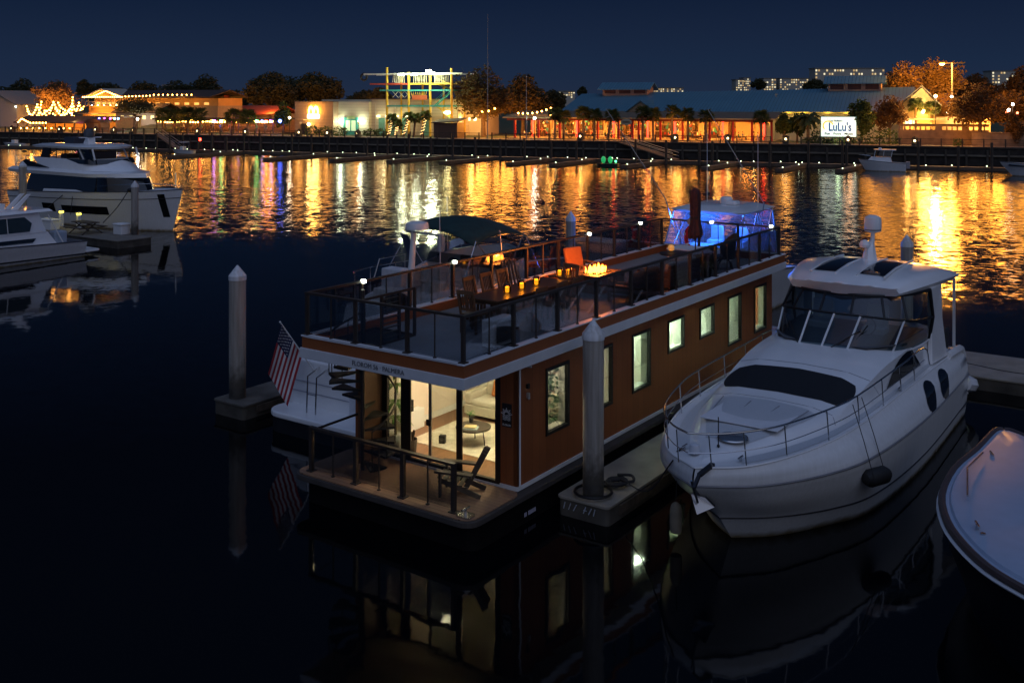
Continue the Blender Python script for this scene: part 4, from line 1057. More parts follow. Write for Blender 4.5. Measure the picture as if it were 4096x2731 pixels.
for u in (2.82, 3.62): MB().tube([Vector((DS.at(u, v).x, sd * DS.at(u, v).y, DS.at(u, v).z + .004)) for sd, v in [(-1, 2.2 + .28 * k) for k in range(11)] + [(1, 5 - .28 * k) for k in range(1, 11)]], .008, 4).build('moulding_seam', mat('seam_grey', (.25, .26, .28), .6), t)
mb = MB()
for sd in (-1, 1):
    for y_ in (.34, 1.02): mb.tube([(2.45, sd * y_ * .8, 2.32), (3.9, sd * y_, 2.41)], .012, 5)
mb.build('pad_strap', mat('seam_grey', (.25, .26, .28), .6), t)
MB().box(2.3, 4.0, -.9, .9, 2.33, 2.36).build('sun_pad', mat('pad_white', (.66, .67, .69), .7, 0, .04), t, bevel=.02)
for sd in (-1, 1):
    MB().bar((9.5, sd * 1.62, 2.86), (9.8, sd * 1.68, 2.86), .04, .05).build('horn', STEEL, t)
# bow rail
rl = [(10.6, 2.08, 2.2), (10.1, 2.06, 2.74), (7.7, 2.03, 2.76), (4.5, 1.93, 2.76), (3.0, 1.72, 2.77), (1.5, 1.34, 2.78), (.7, .95, 2.79), (.12, .48, 2.8), (-.22, 0, 2.82)]
cv = smooth_pts(rl, 4); cv = cv + [(x, -y, z) for x, y, z in reversed(cv[:-1])]
MB().tube(cv, .02, 6).build('bow_rail', STEEL, t, True)
ml = [(x + .02, y, 2.42) for x, y, z in rl[1:]]; cv = smooth_pts(ml, 4); cv = cv + [(x, -y, z) for x, y, z in reversed(cv[:-1])]
MB().tube(cv, .010, 5).build('mid_rail', STEEL, t, True)
for x, y in ((9.0, 2.04), (7.7, 2.03), (6.2, 2.0), (4.5, 1.93), (3.0, 1.72), (1.5, 1.34), (.55, .85), (0, .35)):
    for sd in (-1, 1): MB().tube([(x + .12, sd * (y + .01), 2.08), (x, sd * y, 2.77)], .015, 5).build('stanchion', STEEL, t)
# fender with its two lines
fd = empty('fender', cru(4.2, 2.50, .70), ANG, 'black cylindrical fender hanging on two lines at the cruiser hull', 'fender')
mb = MB(); mb.lathe([(.02, -.4), (.12, -.36), (.19, -.24), (.19, .24), (.12, .36), (.02, .4)], (0, .06, .45), 14, Matrix.Rotation(R(-24), 3, 'Z') @ Matrix.Rotation(R(90), 3, 'Y')); mb.build('body', RUBBER, fd, True)
for sx, tx in ((-.38, -.22), (.38, .45)): MB().tube([(sx, 0, .47), (sx + (tx - sx) * .5, .25, 1.25), (tx, .52, 2.0)], .010, 5).build('line', ROPE, fd, True)
fd2 = empty('fender', cru(1.0, -.85, .2), ANG, 'dull brown fender hanging upright under the cruiser bow by the finger dock', 'fender')
MB().lathe([(.02, 0), (.12, .05), (.13, .2), (.13, .5), (.10, .62), (.03, .68)], (0, 0, 0), 12).build('body', mat('dirty_fender', (.20, .17, .12), .8, 0, .2), fd2, True); MB().tube([(0, 0, .66), (-.1, -.1, 1.9)], .01, 5).build('line', ROPE, fd2)
line('bow_line', [hb(2.3, -1.35, .58), (cru(.2, -.4, 1.3) + hb(2.3, -1.35, .58)) / 2 - Vector((0, 0, .06)), cru(.35, -.6, 2.0)], .016, 'thin dark bow line running from the tangled ropes to the cruiser bow')
line('spring_line', [hb(4.7, -1.72, .55), hb(4.0, -2.0, 1.1), cru(.95, -.95, 1.85), cru(.9, -.62, 2.12)], .022, 'thick dark line looped from the dock edge over the cruiser gunwale')
line('stern_line', [cru(14.3, 2.2, 1.5), cru(15.2, 4, 1.2), cru(16.2, 8, 1.3)], .012, 'thin line leading right from the cruiser stern')
# ---- white boat at the right edge, seen from above
t = empty('runabout', (10.15, 17.6, 0), math.atan2(.98, .2), 'white boat bow with dark rub rail cut by the right edge of the picture', 'boat')
sh = [(6.45, .0), (6.3, .22), (4.93, .92), (3.65, 1.64), (2.16, 2.17), (.91, 2.33), (-.05, 2.26), (-.93, 2.06), (-1.6, 1.72), (-2.2, 1.3), (-2.6, .7), (-2.75, .0)]
sh = [(x, y) for x, y in smooth_pts([(*p, 0) for p in sh], 3) for _ in (0,)] if False else [(p[0], p[1]) for p in smooth_pts([(*p, 0) for p in sh], 3)]
def zsh(x): return 1.62 + .015 * max(0, x) 
rows = []
for f, zf in ((.80, -.2), (.88, .5), (.97, 1.0), (1.0, 1.30)): rows.append([(x * (f if x > 0 else 1), y * f, zsh(x) - 1.62 + (zf if zf < 1.2 else 1.62)) for x, y in sh])
mb = MB(); mb.grid(rows); mb.grid([[(x, -y, z) for x, y, z in r] for r in rows]); mb.build('hull', mat('navy_hull', (.008, .009, .013), .3, 0, .1), t, True)
rr = [(x, y + .02, zsh(x)) for x, y in sh]; rr = rr + [(x, -y, z) for x, y, z in reversed(rr[:-1])]
MB().tube(rr, .075, 8).build('rub_rail', mat('brown_rubrail', (.075, .05, .045), .5), t, True)
MB().tube([(x, y * 1.02 + (.03 if y > 0 else -.03), z - .09) for x, y, z in rr], .035, 6).build('rail_trim', WHITE, t, True)
rows = [[(1.2 + (x - 1.2) * k, y * k, zsh(x) + dz_) for x, y in sh] for k, dz_ in ((1, .02), (.955, .03), (.94, .075), (.75, .13), (.4, .17), (.02, .18))]
mb = MB(); mb.grid(rows); mb.grid([[(x, -y, z) for x, y, z in r] for r in rows]); mb.build('foredeck', mat('deck_blue_white', (.36, .44, .56), .4, 0, .05), t, True)
MB().tube([(4.3, .95, 1.86), (3.2, 1.5, 1.88), (1.6, 1.85, 1.88)], .02, 6).build('grab_rail', STEEL, t, True)
MB().box(-2.6, 5.4, -1.3, .9, 2.12, 2.2).build('canvas_cover', mat('blue_canvas', (.05, .07, .12), .9, 0, .1, 5), t, bevel=.05) if False else None
MB().lathe([(.05, 0), (.05, .03)], (0.2, 1.9, 1.72), 8).build('deck_light', STEEL, t)
MB().lathe([(.28, 0), (.30, .03), (.26, .05)], (2.6, .3, 1.77), 20).build('deck_hatch', mat('hatch_smoke'), t, True)
for x, y in ((.4, 1.95), (4.4, .75)): MB().bar((x - .14, y, 1.82), (x + .14, y, 1.82), .035).bar((x, y, 1.68), (x, y, 1.82), .05).build('cleat', STEEL, t)
# ================================================================== other boats
def hull_rows(L, B, rake, zb, zs, flare=.12, n=7, stern=.92, full=2.2):
    rows = []
    for f, zf in ((-.25, -.4), (0, 0), (.35, .38), (.8, .78), (1.0, 1.0)):
        row = []
        for i in range(n):
            q = (i / (n - 1)) ** 1.3
            s0 = rake * (1 - max(0, f)) ** 1.1 + (.0 if f >= 0 else .4)
            s = s0 + (L - s0) * q
            w = B / 2 * (1 - (1 - min(1, q / .55)) ** full) ** .85 * (1 - (1 - stern) * max(0, (q - .5) / .5)) * (.80 + .20 * max(-.5, f) - flare * (1 - f) * (1 - q))
            zsheer = zb + (zs - zb) * (q ** .8)
            row.append((s, max(w, .01), zsheer * zf if f > 0 else zf))
        rows.append(row)
    return rows
def hull(t, L, B, rake, zb, zs, m=None, deck=True, name='hull', **k):
    m = m or HULLW
    S = Surf(hull_rows(L, B, rake, zb, zs, **k)); mb = MB(); S.mesh(mb, 4, 3)
    e = [S.at(S.nu, v) for v in range(5)]; mb.add(e + [Vector((p.x, -p.y, p.z)) for p in reversed(e)], [tuple(range(10))])
    mb.build(name, m, t, True, ang=50)
    if deck:
        a = [S.at(S.nu * i / 24, 4) for i in range(25)]
        MB().grid([[(p.x, p.y * .97, p.z - .05) for p in a], [(p.x, -p.y * .97, p.z - .05) for p in a]]).build('deck', WHITE2, t)
        a = [(p.x, p.y, p.z) for p in a]; MB().tube(a + [(x, -y, z) for x, y, z in reversed(a)], .035, 6).build('rub_rail', mat('rub_dark', (.05, .05, .055), .5), t, True)
    return S
def outline(s0, s1, hw, nose=.35, n=8, tail=.94):
    """plan outline: pointed-round nose at s0, square tail at s1"""
    L = s1 - s0; pts = []
    for i in range(n + 1):
        f = i / n; pts.append((s0 + L * nose * f, hw * math.sin(f * math.pi / 2) ** .8))
    pts.append((s1, hw * tail))
    return pts + [(x, -y) for x, y in reversed(pts[1:])]
def loft(mb, o0, z0, o1, z1, cap=True):
    n = len(o0); zf = lambda z, x: z(x) if callable(z) else z
    vs = [(x, y, zf(z0, x)) for x, y in o0] + [(x, y, zf(z1, x)) for x, y in o1]
    fs = [(i, (i + 1) % n, n + (i + 1) % n, n + i) for i in range(n)]
    if cap: fs += [tuple(range(n)), tuple(range(n, 2 * n))]
    return mb.add(vs, fs)

# ---- motor yacht with the flag, alongside the houseboat (bow away from the camera)
t = TW = empty('motor_yacht', hb(15.2, 7.75), ANG + math.pi, 'white flybridge motor yacht behind the houseboat with dark green bimini and flag', 'motor yacht')
# local x = 15.2 - a ; local y = b' = 7.75 - b
hull(t, 12.9, 4.2, 1.8, 2.7, 1.95)
def tl(a, b, z): return (15.2 - a, 7.75 - b, z)
MB().prism([(x, y) for x, y in rrect(12.85, 13.95, -1.95, 2.15, .55)], .42, .58).build('swim_platform', WHITE, t, bevel=.04)
MB().prism(rrect(12.8, 13.9, -1.9, 2.1, .5), -.2, .415).build('platform_base', mat('yacht_black', (.01, .01, .012), .5), t)
MB().box(12.86, 13.0, -1.98, 1.98, .46, 1.90).build('transom', WHITE, t, bevel=.06)
MB().tube([(12.95, -2.0, 1.72), (12.95, 2.0, 1.72)], .035, 6).tube([(12.98, -2.0, 1.5), (12.98, 2.0, 1.5)], .02, 6).build('transom_moulding', mat('trim_grey', (.35, .36, .4), .4), t, True)
mb = MB(); loft(mb, outline(3.2, 11.2, 1.75, .3), 2.05, outline(4.4, 11.0, 1.6, .25), 3.15); mb.build('deckhouse', WHITE, t, True)
mb = MB(); loft(mb, outline(3.5, 10.6, 1.74, .3), 2.45, outline(4.05, 10.5, 1.70, .25), 2.95, False); mb.build('deckhouse_window', TINT, t, True)
# flybridge coaming, rising towards the bow
fz = lambda x: 3.62 + max(0, (9.3 - x)) * .165 - max(0, x - 9.6) * .35
o1 = outline(4.6, 10.7, 1.72, .28, tail=.80)
mb = MB(); loft(mb, o1, 3.05, [(x - .0, y * .98) for x, y in o1], fz, False); loft(mb, [(x + (.15 if x < 6 else -.12 if x > 10.5 else 0), y * .90) for x, y in o1], 3.05, [(x + (.15 if x < 6 else -.12 if x > 10.5 else 0), y * .90) for x, y in o1], fz, False)
mb.grid([[(x, y * .98, fz(x)) for x, y in o1], [(x + (.15 if x < 6 else -.12 if x > 10.5 else 0), y * .90, fz(x)) for x, y in o1]])
mb.build('flybridge_coaming', WHITE, t, True)
MB().prism(o1, 3.0, 3.1).build('flybridge_deck', WHITE2, t)
mb = MB(); loft(mb, outline(4.3, 7.2, 1.6, .4), lambda x: fz(x) + .0, outline(4.95, 7.2, 1.45, .4), lambda x: fz(x) + .35, False); mb.build('flybridge_windscreen', glass('fly_glass', (.2, .24, .26), .08), t, True)
MB().box(6.4, 7.2, -1.1, .2, 3.1, 3.85).build('helm_console', WHITE, t, bevel=.06)
for y in (-.9, .35): MB().box(7.6, 8.2, y, y + .7, 3.1, 3.55).box(8.05, 8.2, y, y + .7, 3.55, 4.0).build('helm_seat', mat('seat_cream', (.55, .54, .52), .7), t, bevel=.05)
MB().box(8.4, 10.2, .7, 1.4, 3.1, 3.5).box(9.9, 10.4, -1.0, .2, 3.1, 3.6).build('bench_seat', mat('seat_cream', (.55, .54, .52), .7), t, bevel=.06)
MB().box(9.0, 9.5, -1.45, -.6, 3.1, 4.05).build('locker', mat('locker_white', (.6, .6, .62), .5), t, bevel=.03)
MB().box(9.02, 9.48, -1.47, -1.452, 3.3, 3.95).build('locker_door', mat('smoke_panel', (.10, .11, .13), .3), t)
for x in (8.7, 9.9, 10.6): MB().tube([(x, -1.55, 3.1), (x, -1.55, 4.1)], .022, 6).build('stanchion', STEEL, t)
MB().tube(smooth_pts([(8.0, -1.55, 4.1), (9.9, -1.55, 4.12), (10.9, -1.3, 4.1), (11.2, -.6, 4.05)], 4), .022, 6).build('fly_rail', STEEL, t, True)
for z_ in (.95, 1.25): MB().box(13.0, 13.02, -1.85, 1.85, z_, z_ + .025).build('transom_line', mat('trim_grey'), t)
MB().box(12.99, 13.03, .55, 1.2, .5, 1.55).build('transom_door', mat('locker_white', (.6, .6, .62)), t)
for y in (-1.5, 1.5): MB().tube([(8.3, y, 3.65), (8.3, y, 4.35), (9.6, y * .96, 4.35), (9.9, y * .95, 3.7)], .022, 6).build('seat_rail', STEEL, t)
MB().box(5.6, 6.3, -.3, .5, 3.1, 3.5).box(6.0, 6.12, -.9, .1, 3.85, 4.1).build('instrument_pod', mat('seat_dark2', (.05, .05, .055), .6), t, bevel=.03)
MB().tube([(7.1 + .0 * k, -.45 + .2 * math.cos(R(k * 24)), 3.95 + .2 * math.sin(R(k * 24))) for k in range(15)], .016, 5, closed=True).build('wheel', BLACK, t)
MB().tube(smooth_pts([(.2, 0, 3.35), (1.4, .95, 3.3), (3.0, 1.65, 3.15), (4.6, 1.9, 3.05)], 4), .02, 6).tube(smooth_pts([(.2, 0, 3.35), (1.4, -.95, 3.3), (3.0, -1.65, 3.15), (4.6, -1.9, 3.05)], 4), .02, 6).build('bow_rail', STEEL, t, True)
MB().lathe([(.3, 0), (.32, .5), (.28, .62), (.02, .66)], (9.0, .5, 3.1), 12).build('covered_stool', mat('cover_beige', (.45, .43, .38), .9), t, True)
# bimini, tilted: its houseboat-side corner hangs lowest
rows = []
for i in range(11):
    x = 5.5 + 2.9 * i / 10; row = []
    for j in range(11):
        y = -1.45 + 2.9 * j / 10; row.append((x, y, 5.50 - .26 * (abs(y) / 1.45) ** 2 - .26 * (abs(x - 6.95) / 1.45) ** 2 - .10 * y))
    rows.append(row)
MB().grid(rows).build('bimini', mat('green_canvas', (.010, .035, .032), .85, 0, .2, 4, bump=.2, bscale=40), t, True, solid=.03)
for x1 in (5.6, 7.0, 8.3):
    for sd in (-1, 1): MB().tube([(7.0, sd * 1.6, 3.6), (x1, sd * 1.40, 5.2 if x1 == 7 else 4.98)], .018, 5).build('bimini_frame', STEEL, t)
for x in (5.6, 8.3):
    for sd in (-1, 1): MB().tube([(x, sd * 1.42, 4.98), (x + (.9 if x > 6 else -.6), sd * 1.6, 3.75)], .012, 5).build('bimini_strap', STEEL, t)
# mast with radar
mx = 15.2 - 5.6
MB().tube([(mx + .25, 0, 3.1), (mx + .1, 0, 4.4), (mx, 0, 5.35)], [.13, .10, .085], 10).build('mast', WHITE2, t, True)
MB().lathe([(.06, 5.36), (.36, 5.40), (.37, 5.48), (.34, 5.60), (.2, 5.65), (.001, 5.66)], (mx - .05, .08, 0), 20).build('radar_dome', WHITE, t, True)
MB().bar((mx, -.3, 5.32), (mx + .15, 1.25, 5.30), .10, .06).cbox((mx + .15, 1.2, 5.05), (.16, .16, .4)).build('spreader', mat('spreader_grey', (.35, .36, .36), .5), t)
MB().extrude([(mx, -.55, 5.25), (mx, -.25, 5.2), (mx, .1, 4.5), (mx, -.1, 4.45)], (.05, 0, 0)).build('rolled_flag', mat('navy_cloth', (.02, .03, .06), .8), t)
for y, x in ((1.3, mx + .3), (-1.2, mx - 3.2)): MB().tube([(x, y, 3.6), (x + .05, y, 6.1)], .012, 5).build('whip_antenna', WHITE2, t)
# stern gear: gates, covered grill
for y in (-.3, 1.75):
    mb = MB(); mb.tube([(13.0, y, 1.75), (13.45, y, 1.6), (13.5, y, .47)], .022, 6).tube([(13.0, y - .35, 1.75), (13.45, y - .35, 1.6), (13.5, y - .35, .47)], .022, 6).tube([(13.47, y, 1.1), (13.47, y - .35, 1.1)], .018, 6); mb.build('boarding_rail', STEEL, t, True)
gr = empty('covered_grill', hb(2.0, 5.35, 3.55), ANG, 'grill under a black cover behind the far roof rail', 'grill')
MB().lathe([(.30, -.1), (.34, .2), (.36, .35), (.30, .55), (.16, .66), (.02, .68)], (0, 0, 0), 14, Matrix.Diagonal((1.5, .8, 1.0))).build('cover', mat('black_cover', (.012, .011, .011), .7, 0, .3, 8, bump=.5, bscale=14), gr, True)
MB().box(-.2, .2, -.2, .2, -.75, -.1).build('pedestal', BLACK, gr)
MB().bar((-.25, -.32, .12), (.2, -.32, .12), .04).build('handle', STEEL, gr)
ba = empty('flag_staff', hb(2.4, 8.5, 1.27), ANG, 'leaning white flag staff on the transom of the flybridge yacht', 'flag pole')
tip = Vector((-1.25, .38, 1.90))
MB().tube([(0, 0, 0), tip], [.026, .018], 6).ball(tip, .03, 8, 6).build('staff', WHITE2, ba, True)
MB().bar((.0, -.9, .12), (-.02, .5, .16), .04).cbox((0, .52, .2), (.05, .07, .12)).build('bracket', STEEL, ba)
fl = empty('flag', hb(2.4, 8.5, 1.27), ANG, 'stars and stripes flag drooping from the leaning staff', 'flag')
def FP(h, f):  # h 0..1 down the hoist, f 0..1 along the fly
    p = tip * (.97 - .50 * h)
    d = Vector((-.20, .30 - .1 * h, -1.0)).normalized() * 1.5 * f
    fold = .10 * math.sin(5.5 * h + 3.2 * f) * f + .05 * math.sin(11 * h + 2)
    return p + d + Vector((-.5, -.6, .0)) * fold + Vector((.30, -.26, 0)) * (f * (.9 - h) * .35)
for k in range(13):
    rows = [[FP((k + i / 2) / 13, f / 14) for f in range(15)] for i in range(3)]
    if k < 7: rows = [r[5:] for r in rows]
    MB().grid(rows).build('stripe', mat('flag_red', (.36, .02, .03), .8) if k % 2 == 0 else mat('flag_white', (.72, .70, .70), .8), fl, True)
MB().grid([[FP(i / 14 * 7 / 13, f / 14) for f in range(6)] for i in range(15)]).build('canton', mat('flag_blue', (.015, .02, .07), .8), fl, True)
st_ = MB()
for i in range(9):
    for j in range(6 if i % 2 == 0 else 5):
        c = FP((i + .7) / 10 * 7 / 13, (j + (.5 if i % 2 == 0 else 1)) / 6.3 * 5 / 14); 
        for off in (-.012, .012): st_.prism([(c.x + .022 * (1 if q % 2 == 0 else .45) * math.cos(q * math.pi / 5), 0) for q in range(3)], 0, 0) if False else None
        u_ = (FP((i + .8) / 10 * 7 / 13, j / 16) - FP((i + .6) / 10 * 7 / 13, j / 16)).normalized() * .020; w_ = Vector((-.2, .3, -1)).normalized() * .020; nn = u_.cross(w_).normalized() * .012
        for sg in (-1, 1): st_.quad(c + nn * sg - u_, c + nn * sg - w_, c + nn * sg + u_, c + nn * sg + w_)
so_ = st_.build('stars', mat('flag_white', (.72, .70, .70), .8), fl)

VINYL = bpy.data.materials.new('clear_vinyl'); VINYL.use_nodes = True
_n = VINYL.node_tree; _n.nodes.remove(_n.nodes['Principled BSDF']); _t = _n.nodes.new('ShaderNodeBsdfTransparent'); _d = _n.nodes.new('ShaderNodeBsdfTranslucent'); _g = _n.nodes.new('ShaderNodeBsdfDiffuse'); _a = _n.nodes.new('ShaderNodeMixShader'); _b = _n.nodes.new('ShaderNodeMixShader')
_d.inputs[0].default_value = _g.inputs[0].default_value = (.8, .82, .85, 1); _t.inputs[0].default_value = (.92, .94, .96, 1)
_n.links.new(_d.outputs[0], _a.inputs[1]); _n.links.new(_g.outputs[0], _a.inputs[2]); _b.inputs[0].default_value = .13
_n.links.new(_t.outputs[0], _b.inputs[1]); _n.links.new(_a.outputs[0], _b.inputs[2]); _n.links.new(_b.outputs[0], _n.nodes['Material Output'].inputs[0])
# ---- sport boat with blue cockpit lights beyond the roof
t = SP = empty('sport_boat', hb(19.4, 5.5), ANG, 'white sport fishing boat glowing blue under its hardtop beyond the houseboat roof', 'fishing boat')
hull(t, 9.6, 4.4, 1.6, 2.7, 1.55)
mb = MB(); loft(mb, outline(1.6, 5.2, 1.5, .5), 2.1, outline(2.6, 5.2, 1.2, .4), 2.75); mb.build('cuddy', WHITE, t, True)
MB().box(2.8, 4.3, -1.25, 1.25, 2.6, 3.05).build('console', WHITE, t, bevel=.08)
def hz(x): return 4.55 + .06 * (x - 3)
mb = MB(); o = [(x, y) for x, y in rrect(2.9, 6.6, -1.7, 1.7, .5)]
loft(mb, o, 4.52, [(x, y) for x, y in rrect(2.8, 6.7, -1.8, 1.8, .5)], 4.62); loft(mb, [(x, y) for x, y in rrect(2.8, 6.7, -1.8, 1.8, .5)], 4.62, [(x, y) for x, y in rrect(3.4, 6.1, -1.2, 1.2, .5)], 4.80); mb.build('hardtop', WHITE, t, True)
MB().box(4.0, 4.5, -.9, -.35, 4.8, 5.0).build('radar_dome', WHITE, t, bevel=.08); MB().lathe([(.24, 4.8), (.27, 4.88), (.27, 5.05), (.22, 5.12), (.01, 5.13)], (4.6, -.2, 0), 16).build('dome', WHITE, t, True)
MB().bar((5.6, 1.2, 4.8), (5.6, 1.2, 5.05), .05).box(5.4, 5.8, 1.1, 1.3, 5.05, 5.15).build('spreader_light', BLACK, t)
for sd in (-1, 1):
    for x0, x1 in ((2.9, 3.1), (4.6, 4.6), (6.4, 6.4)): MB().tube([(x0 - (.9 if x0 < 3 else -.2), sd * 1.85, 2.1), (x1, sd * 1.62, 4.55)], .035, 6).build('tower_leg', STEEL, t)
    for xa, xb in ((2.9, 4.6), (4.6, 2.9), (4.7, 6.4), (6.4, 4.7)): MB().tube([(xa, sd * 1.8, 2.5), (xb, sd * 1.62, 4.5)], .028, 6).build('tower_brace', STEEL, t)
    MB().quad((2.1, sd * 1.84, 2.3), (6.5, sd * 1.84, 2.3), (6.4, sd * 1.64, 4.5), (3.1, sd * 1.64, 4.5)).build('clear_curtain', VINYL, t)
MB().quad((2.1, -1.8, 2.3), (2.1, 1.8, 2.3), (3.1, 1.6, 4.5), (3.1, -1.6, 4.5)).build('clear_curtain', VINYL, t)
for y in (-.6, .6): MB().box(4.9, 5.5, y - .3, y + .3, 2.0, 3.1).box(5.38, 5.5, y - .3, y + .3, 3.1, 3.7).build('helm_seat', WHITE2, t, bevel=.05)
MB().box(2.9, 6.6, -1.65, 1.65, 1.95, 2.0).build('cockpit_sole', WHITE2, t)
for x in (3.6, 5.6):
    MB().cyl((x, 0, 4.50), (x, 0, 4.515), .12, n=10).build('blue_lamp', glow('blue_led', (.03, .16, 1), 90), t)
    point('blue_light', (x, 0, 4.35), (.02, .15, 1), 420, .2, t)
point('bow_blue', (1.4, 0.9, 3.2), (.02, .15, 1), 90, .2, t)
for sd, dx in ((1, -.8), (-1, -.3)): MB().tube([(4.2, sd * 1.7, 2.3), (4.2 + dx, sd * 2.2, 5.0), (4.2 + 2.4 * dx, sd * 2.2 + 2.4, 9.0)], [.035, .03, .012], 6).build('outrigger', STEEL, t, True)
for y in (.9, -1.5): MB().tube([(5.0, y, 4.7), (5.0, y, 7.9)], .012, 5).build('whip_antenna', WHITE2, t)
cv = [(.05, 0, 3.3), (1.0, .9, 3.15), (2.4, 1.55, 2.95)]; cv = smooth_pts(cv, 4); cv = [(x, -y, z) for x, y, z in reversed(cv)] + cv[1:]
MB().tube(cv, .02, 6).build('bow_rail', STEEL, t, True)
for x, y in ((.1, .05), (1.0, .95), (2.4, 1.6)):
    for sd in (-1, 1): MB().tube([(x, sd * y, 2.45), (x, sd * y, 3.12)], .015, 5).build('stanchion', STEEL, t)

# ---- three-deck motor yacht on the left
t = YA = empty('motor_yacht', (-23.4, 73.0, 0), ANG + R(90), 'big white three-deck motor yacht with black window bands at the left', 'motor yacht')
S = hull(t, 22, 5.6, 1.3, 3.05, 2.25, full=2.6); t.scale = (.84, 1, 1)
MB().tube([tuple(S.at(S.nu * i / 20, 3.1)) for i in range(21)], .03, 5).tube([(p.x, -p.y, p.z) for p in (S.at(S.nu * i / 20, 3.1) for i in range(21))], .03, 5).build('hull_line', BLACK, t, True)
def hwin(s0, s1, v0, v1):
    mb = MB(); rows = []
    for j in range(3):
        row = []
        for i in range(9):
            s = s0 + (s1 - s0) * i / 8; lo, hi = 0, S.nu
            v = v0 + (v1 - v0) * j / 2
            for _ in range(24):
                m_ = (lo + hi) / 2
                if S.at(m_, v).x < s: lo = m_
                else: hi = m_
            P = S.at(lo, v); row.append((P.x, P.y + .02, P.z))
        rows.append(row)
    return mb.grid(rows).build('hull_window', TINT, t, True)
hwin(6.8, 13.2, 2.0, 2.55); hwin(14.3, 16.3, 2.0, 2.65); hwin(1.25, 1.75, 1.9, 3.6)
MB().tube(smooth_pts([(.05, 0, 3.25), (1.5, 1.2, 3.45), (4.5, 2.35, 3.35), (8, 2.65, 3.1)], 4), .02, 6).build('bow_rail', STEEL, t, True)
MB().tube([(.6, .2, 3.05), (.6, .2, 4.2)], .045, 6).build('jack_staff', WHITE2, t)
mb = MB(); loft(mb, outline(4.4, 20.0, 2.25, .25), 2.35, outline(5.6, 19.0, 2.12, .22), 3.72); mb.build('saloon_windows', TINT, t, True)
mb = MB(); mb.extrude([(5.2, 2.40, 2.9), (13, 2.42, 2.70), (14.3, 2.42, 2.3), (9, 2.42, 2.3)], (0, -.2, 0)).extrude([(16.5, 2.4, 2.2), (14.3, 2.4, 2.95), (17.0, 2.4, 3.05), (19.5, 2.3, 2.25)], (0, -.2, 0)) if False else None
MB().extrude([(8.2, 2.36, 2.42), (11.2, 2.38, 2.72), (16.2, 2.38, 2.62), (16.6, 2.38, 2.2), (8.2, 2.36, 2.2)], (0, -.1, 0)).build('side_moulding', WHITE, t, bevel=.03)
mb = MB(); loft(mb, outline(4.9, 22.3, 2.35, .3), lambda x: 3.70 + .0 * x, outline(5.0, 22.5, 2.45, .3), lambda x: 3.95 + max(0, (9 - x)) * .02); loft(mb, outline(5.0, 22.5, 2.45, .3), 3.95, outline(6.4, 22.3, 2.2, .3), 4.12); mb.build('upper_deck', WHITE, t, True)
mb = MB(); loft(mb, outline(6.6, 17.5, 2.1, .35), 4.12, outline(8.6, 19.0, 2.0, .3), 4.95); mb.build('flybridge', WHITE, t, True)
mb = MB(); loft(mb, outline(8.15, 15.6, 2.06, .3), 4.62, outline(8.55, 15.6, 2.04, .3), 4.96, False); mb.build('flybridge_band', TINT, t, True)
MB().extrude([(16.0, 2.09, 4.2), (21.0, 2.0, 4.2), (20.0, 2.05, 4.75)], (0, -.1, 0)).build('quarter_window', TINT, t)
mb = MB(); loft(mb, outline(9.0, 18.6, 2.0, .2), 5.72, outline(8.8, 19.0, 2.1, .2), 5.86); loft(mb, outline(8.8, 19.0, 2.1, .2), 5.86, outline(9.6, 18.0, 1.7, .2), 6.02); mb.build('hardtop', WHITE, t, True)
for sd in (-1, 1):
    for x0, x1 in ((9.2, 9.6), (10.9, 11.6), (13.8, 13.6), (15.2, 15.2)): MB().bar((x0, sd * 1.85, 4.95), (x1, sd * 1.85, 5.75), .10 if x0 < 12 else .05, .10 if x0 < 12 else .05).build('hardtop_post', WHITE2 if x0 < 12 else BLACK, t)
    MB().extrude([(16.3, sd * 1.9, 4.95), (17.7, sd * 1.9, 4.95), (17.3, sd * 1.85, 5.75), (16.2, sd * 1.85, 5.75)], (0, -.1 * sd, 0)).build('aft_arch', BLACK, t)
MB().box(11.0, 12.4, -1.0, 1.0, 4.95, 5.5).build('upper_helm', mat('helm_dark', (.03, .032, .04), .5), t, bevel=.05); MB().box(13.9, 14.8, .6, 1.7, 4.95, 5.3).build('sofa', BLACK, t, bevel=.05)
MB().extrude([(9.6, 1.8, 4.95), (11.6, 1.8, 4.95), (11.9, 1.8, 5.7), (10.2, 1.8, 5.7)], (0, .03, 0)).build('side_glass', glass('yacht_glass', (.25, .27, .3), .1), t)
for sd in (-1,): 
    mb = MB()
    for k in range(3): mb.tube([(19.8 + k * .9, 1.7, 4.15), (19.8 + k * .9, 1.7, 5.0), (20.5 + k * .9, 1.7, 5.0), (20.5 + k * .9, 1.7, 4.15)], .03, 5)
    mb.tube([(19.6, 1.7, 4.5), (22.2, 1.7, 4.5)], .025, 5)
    mb.build('stern_rail', STEEL, t)
MB().extrude([(13.0, .3, 6.0), (13.9, .3, 6.0), (13.5, .3, 6.5), (13.1, .3, 6.5)], (0, -.6, 0)).bar((13.3, -.9, 6.5), (13.3, .9, 6.5), .35, .06).build('radar_arch', WHITE, t, bevel=.03)
MB().box(14.6, 16.2, -.7, .7, 6.02, 6.5).build('roof_box', mat('roof_box_navy', (.03, .035, .05), .5), t, bevel=.05); MB().lathe([(.3, 6.5), (.42, 6.6), (.42, 6.95), (.3, 7.15), (.01, 7.2)], (13.3, .1, 0), 16).build('radome', mat('radome_dark', (.06, .07, .08), .5), t, True)
MB().box(16.9, 19.0, -2.2, 2.2, 2.1, 2.15).build('aft_deck', WHITE2, t)
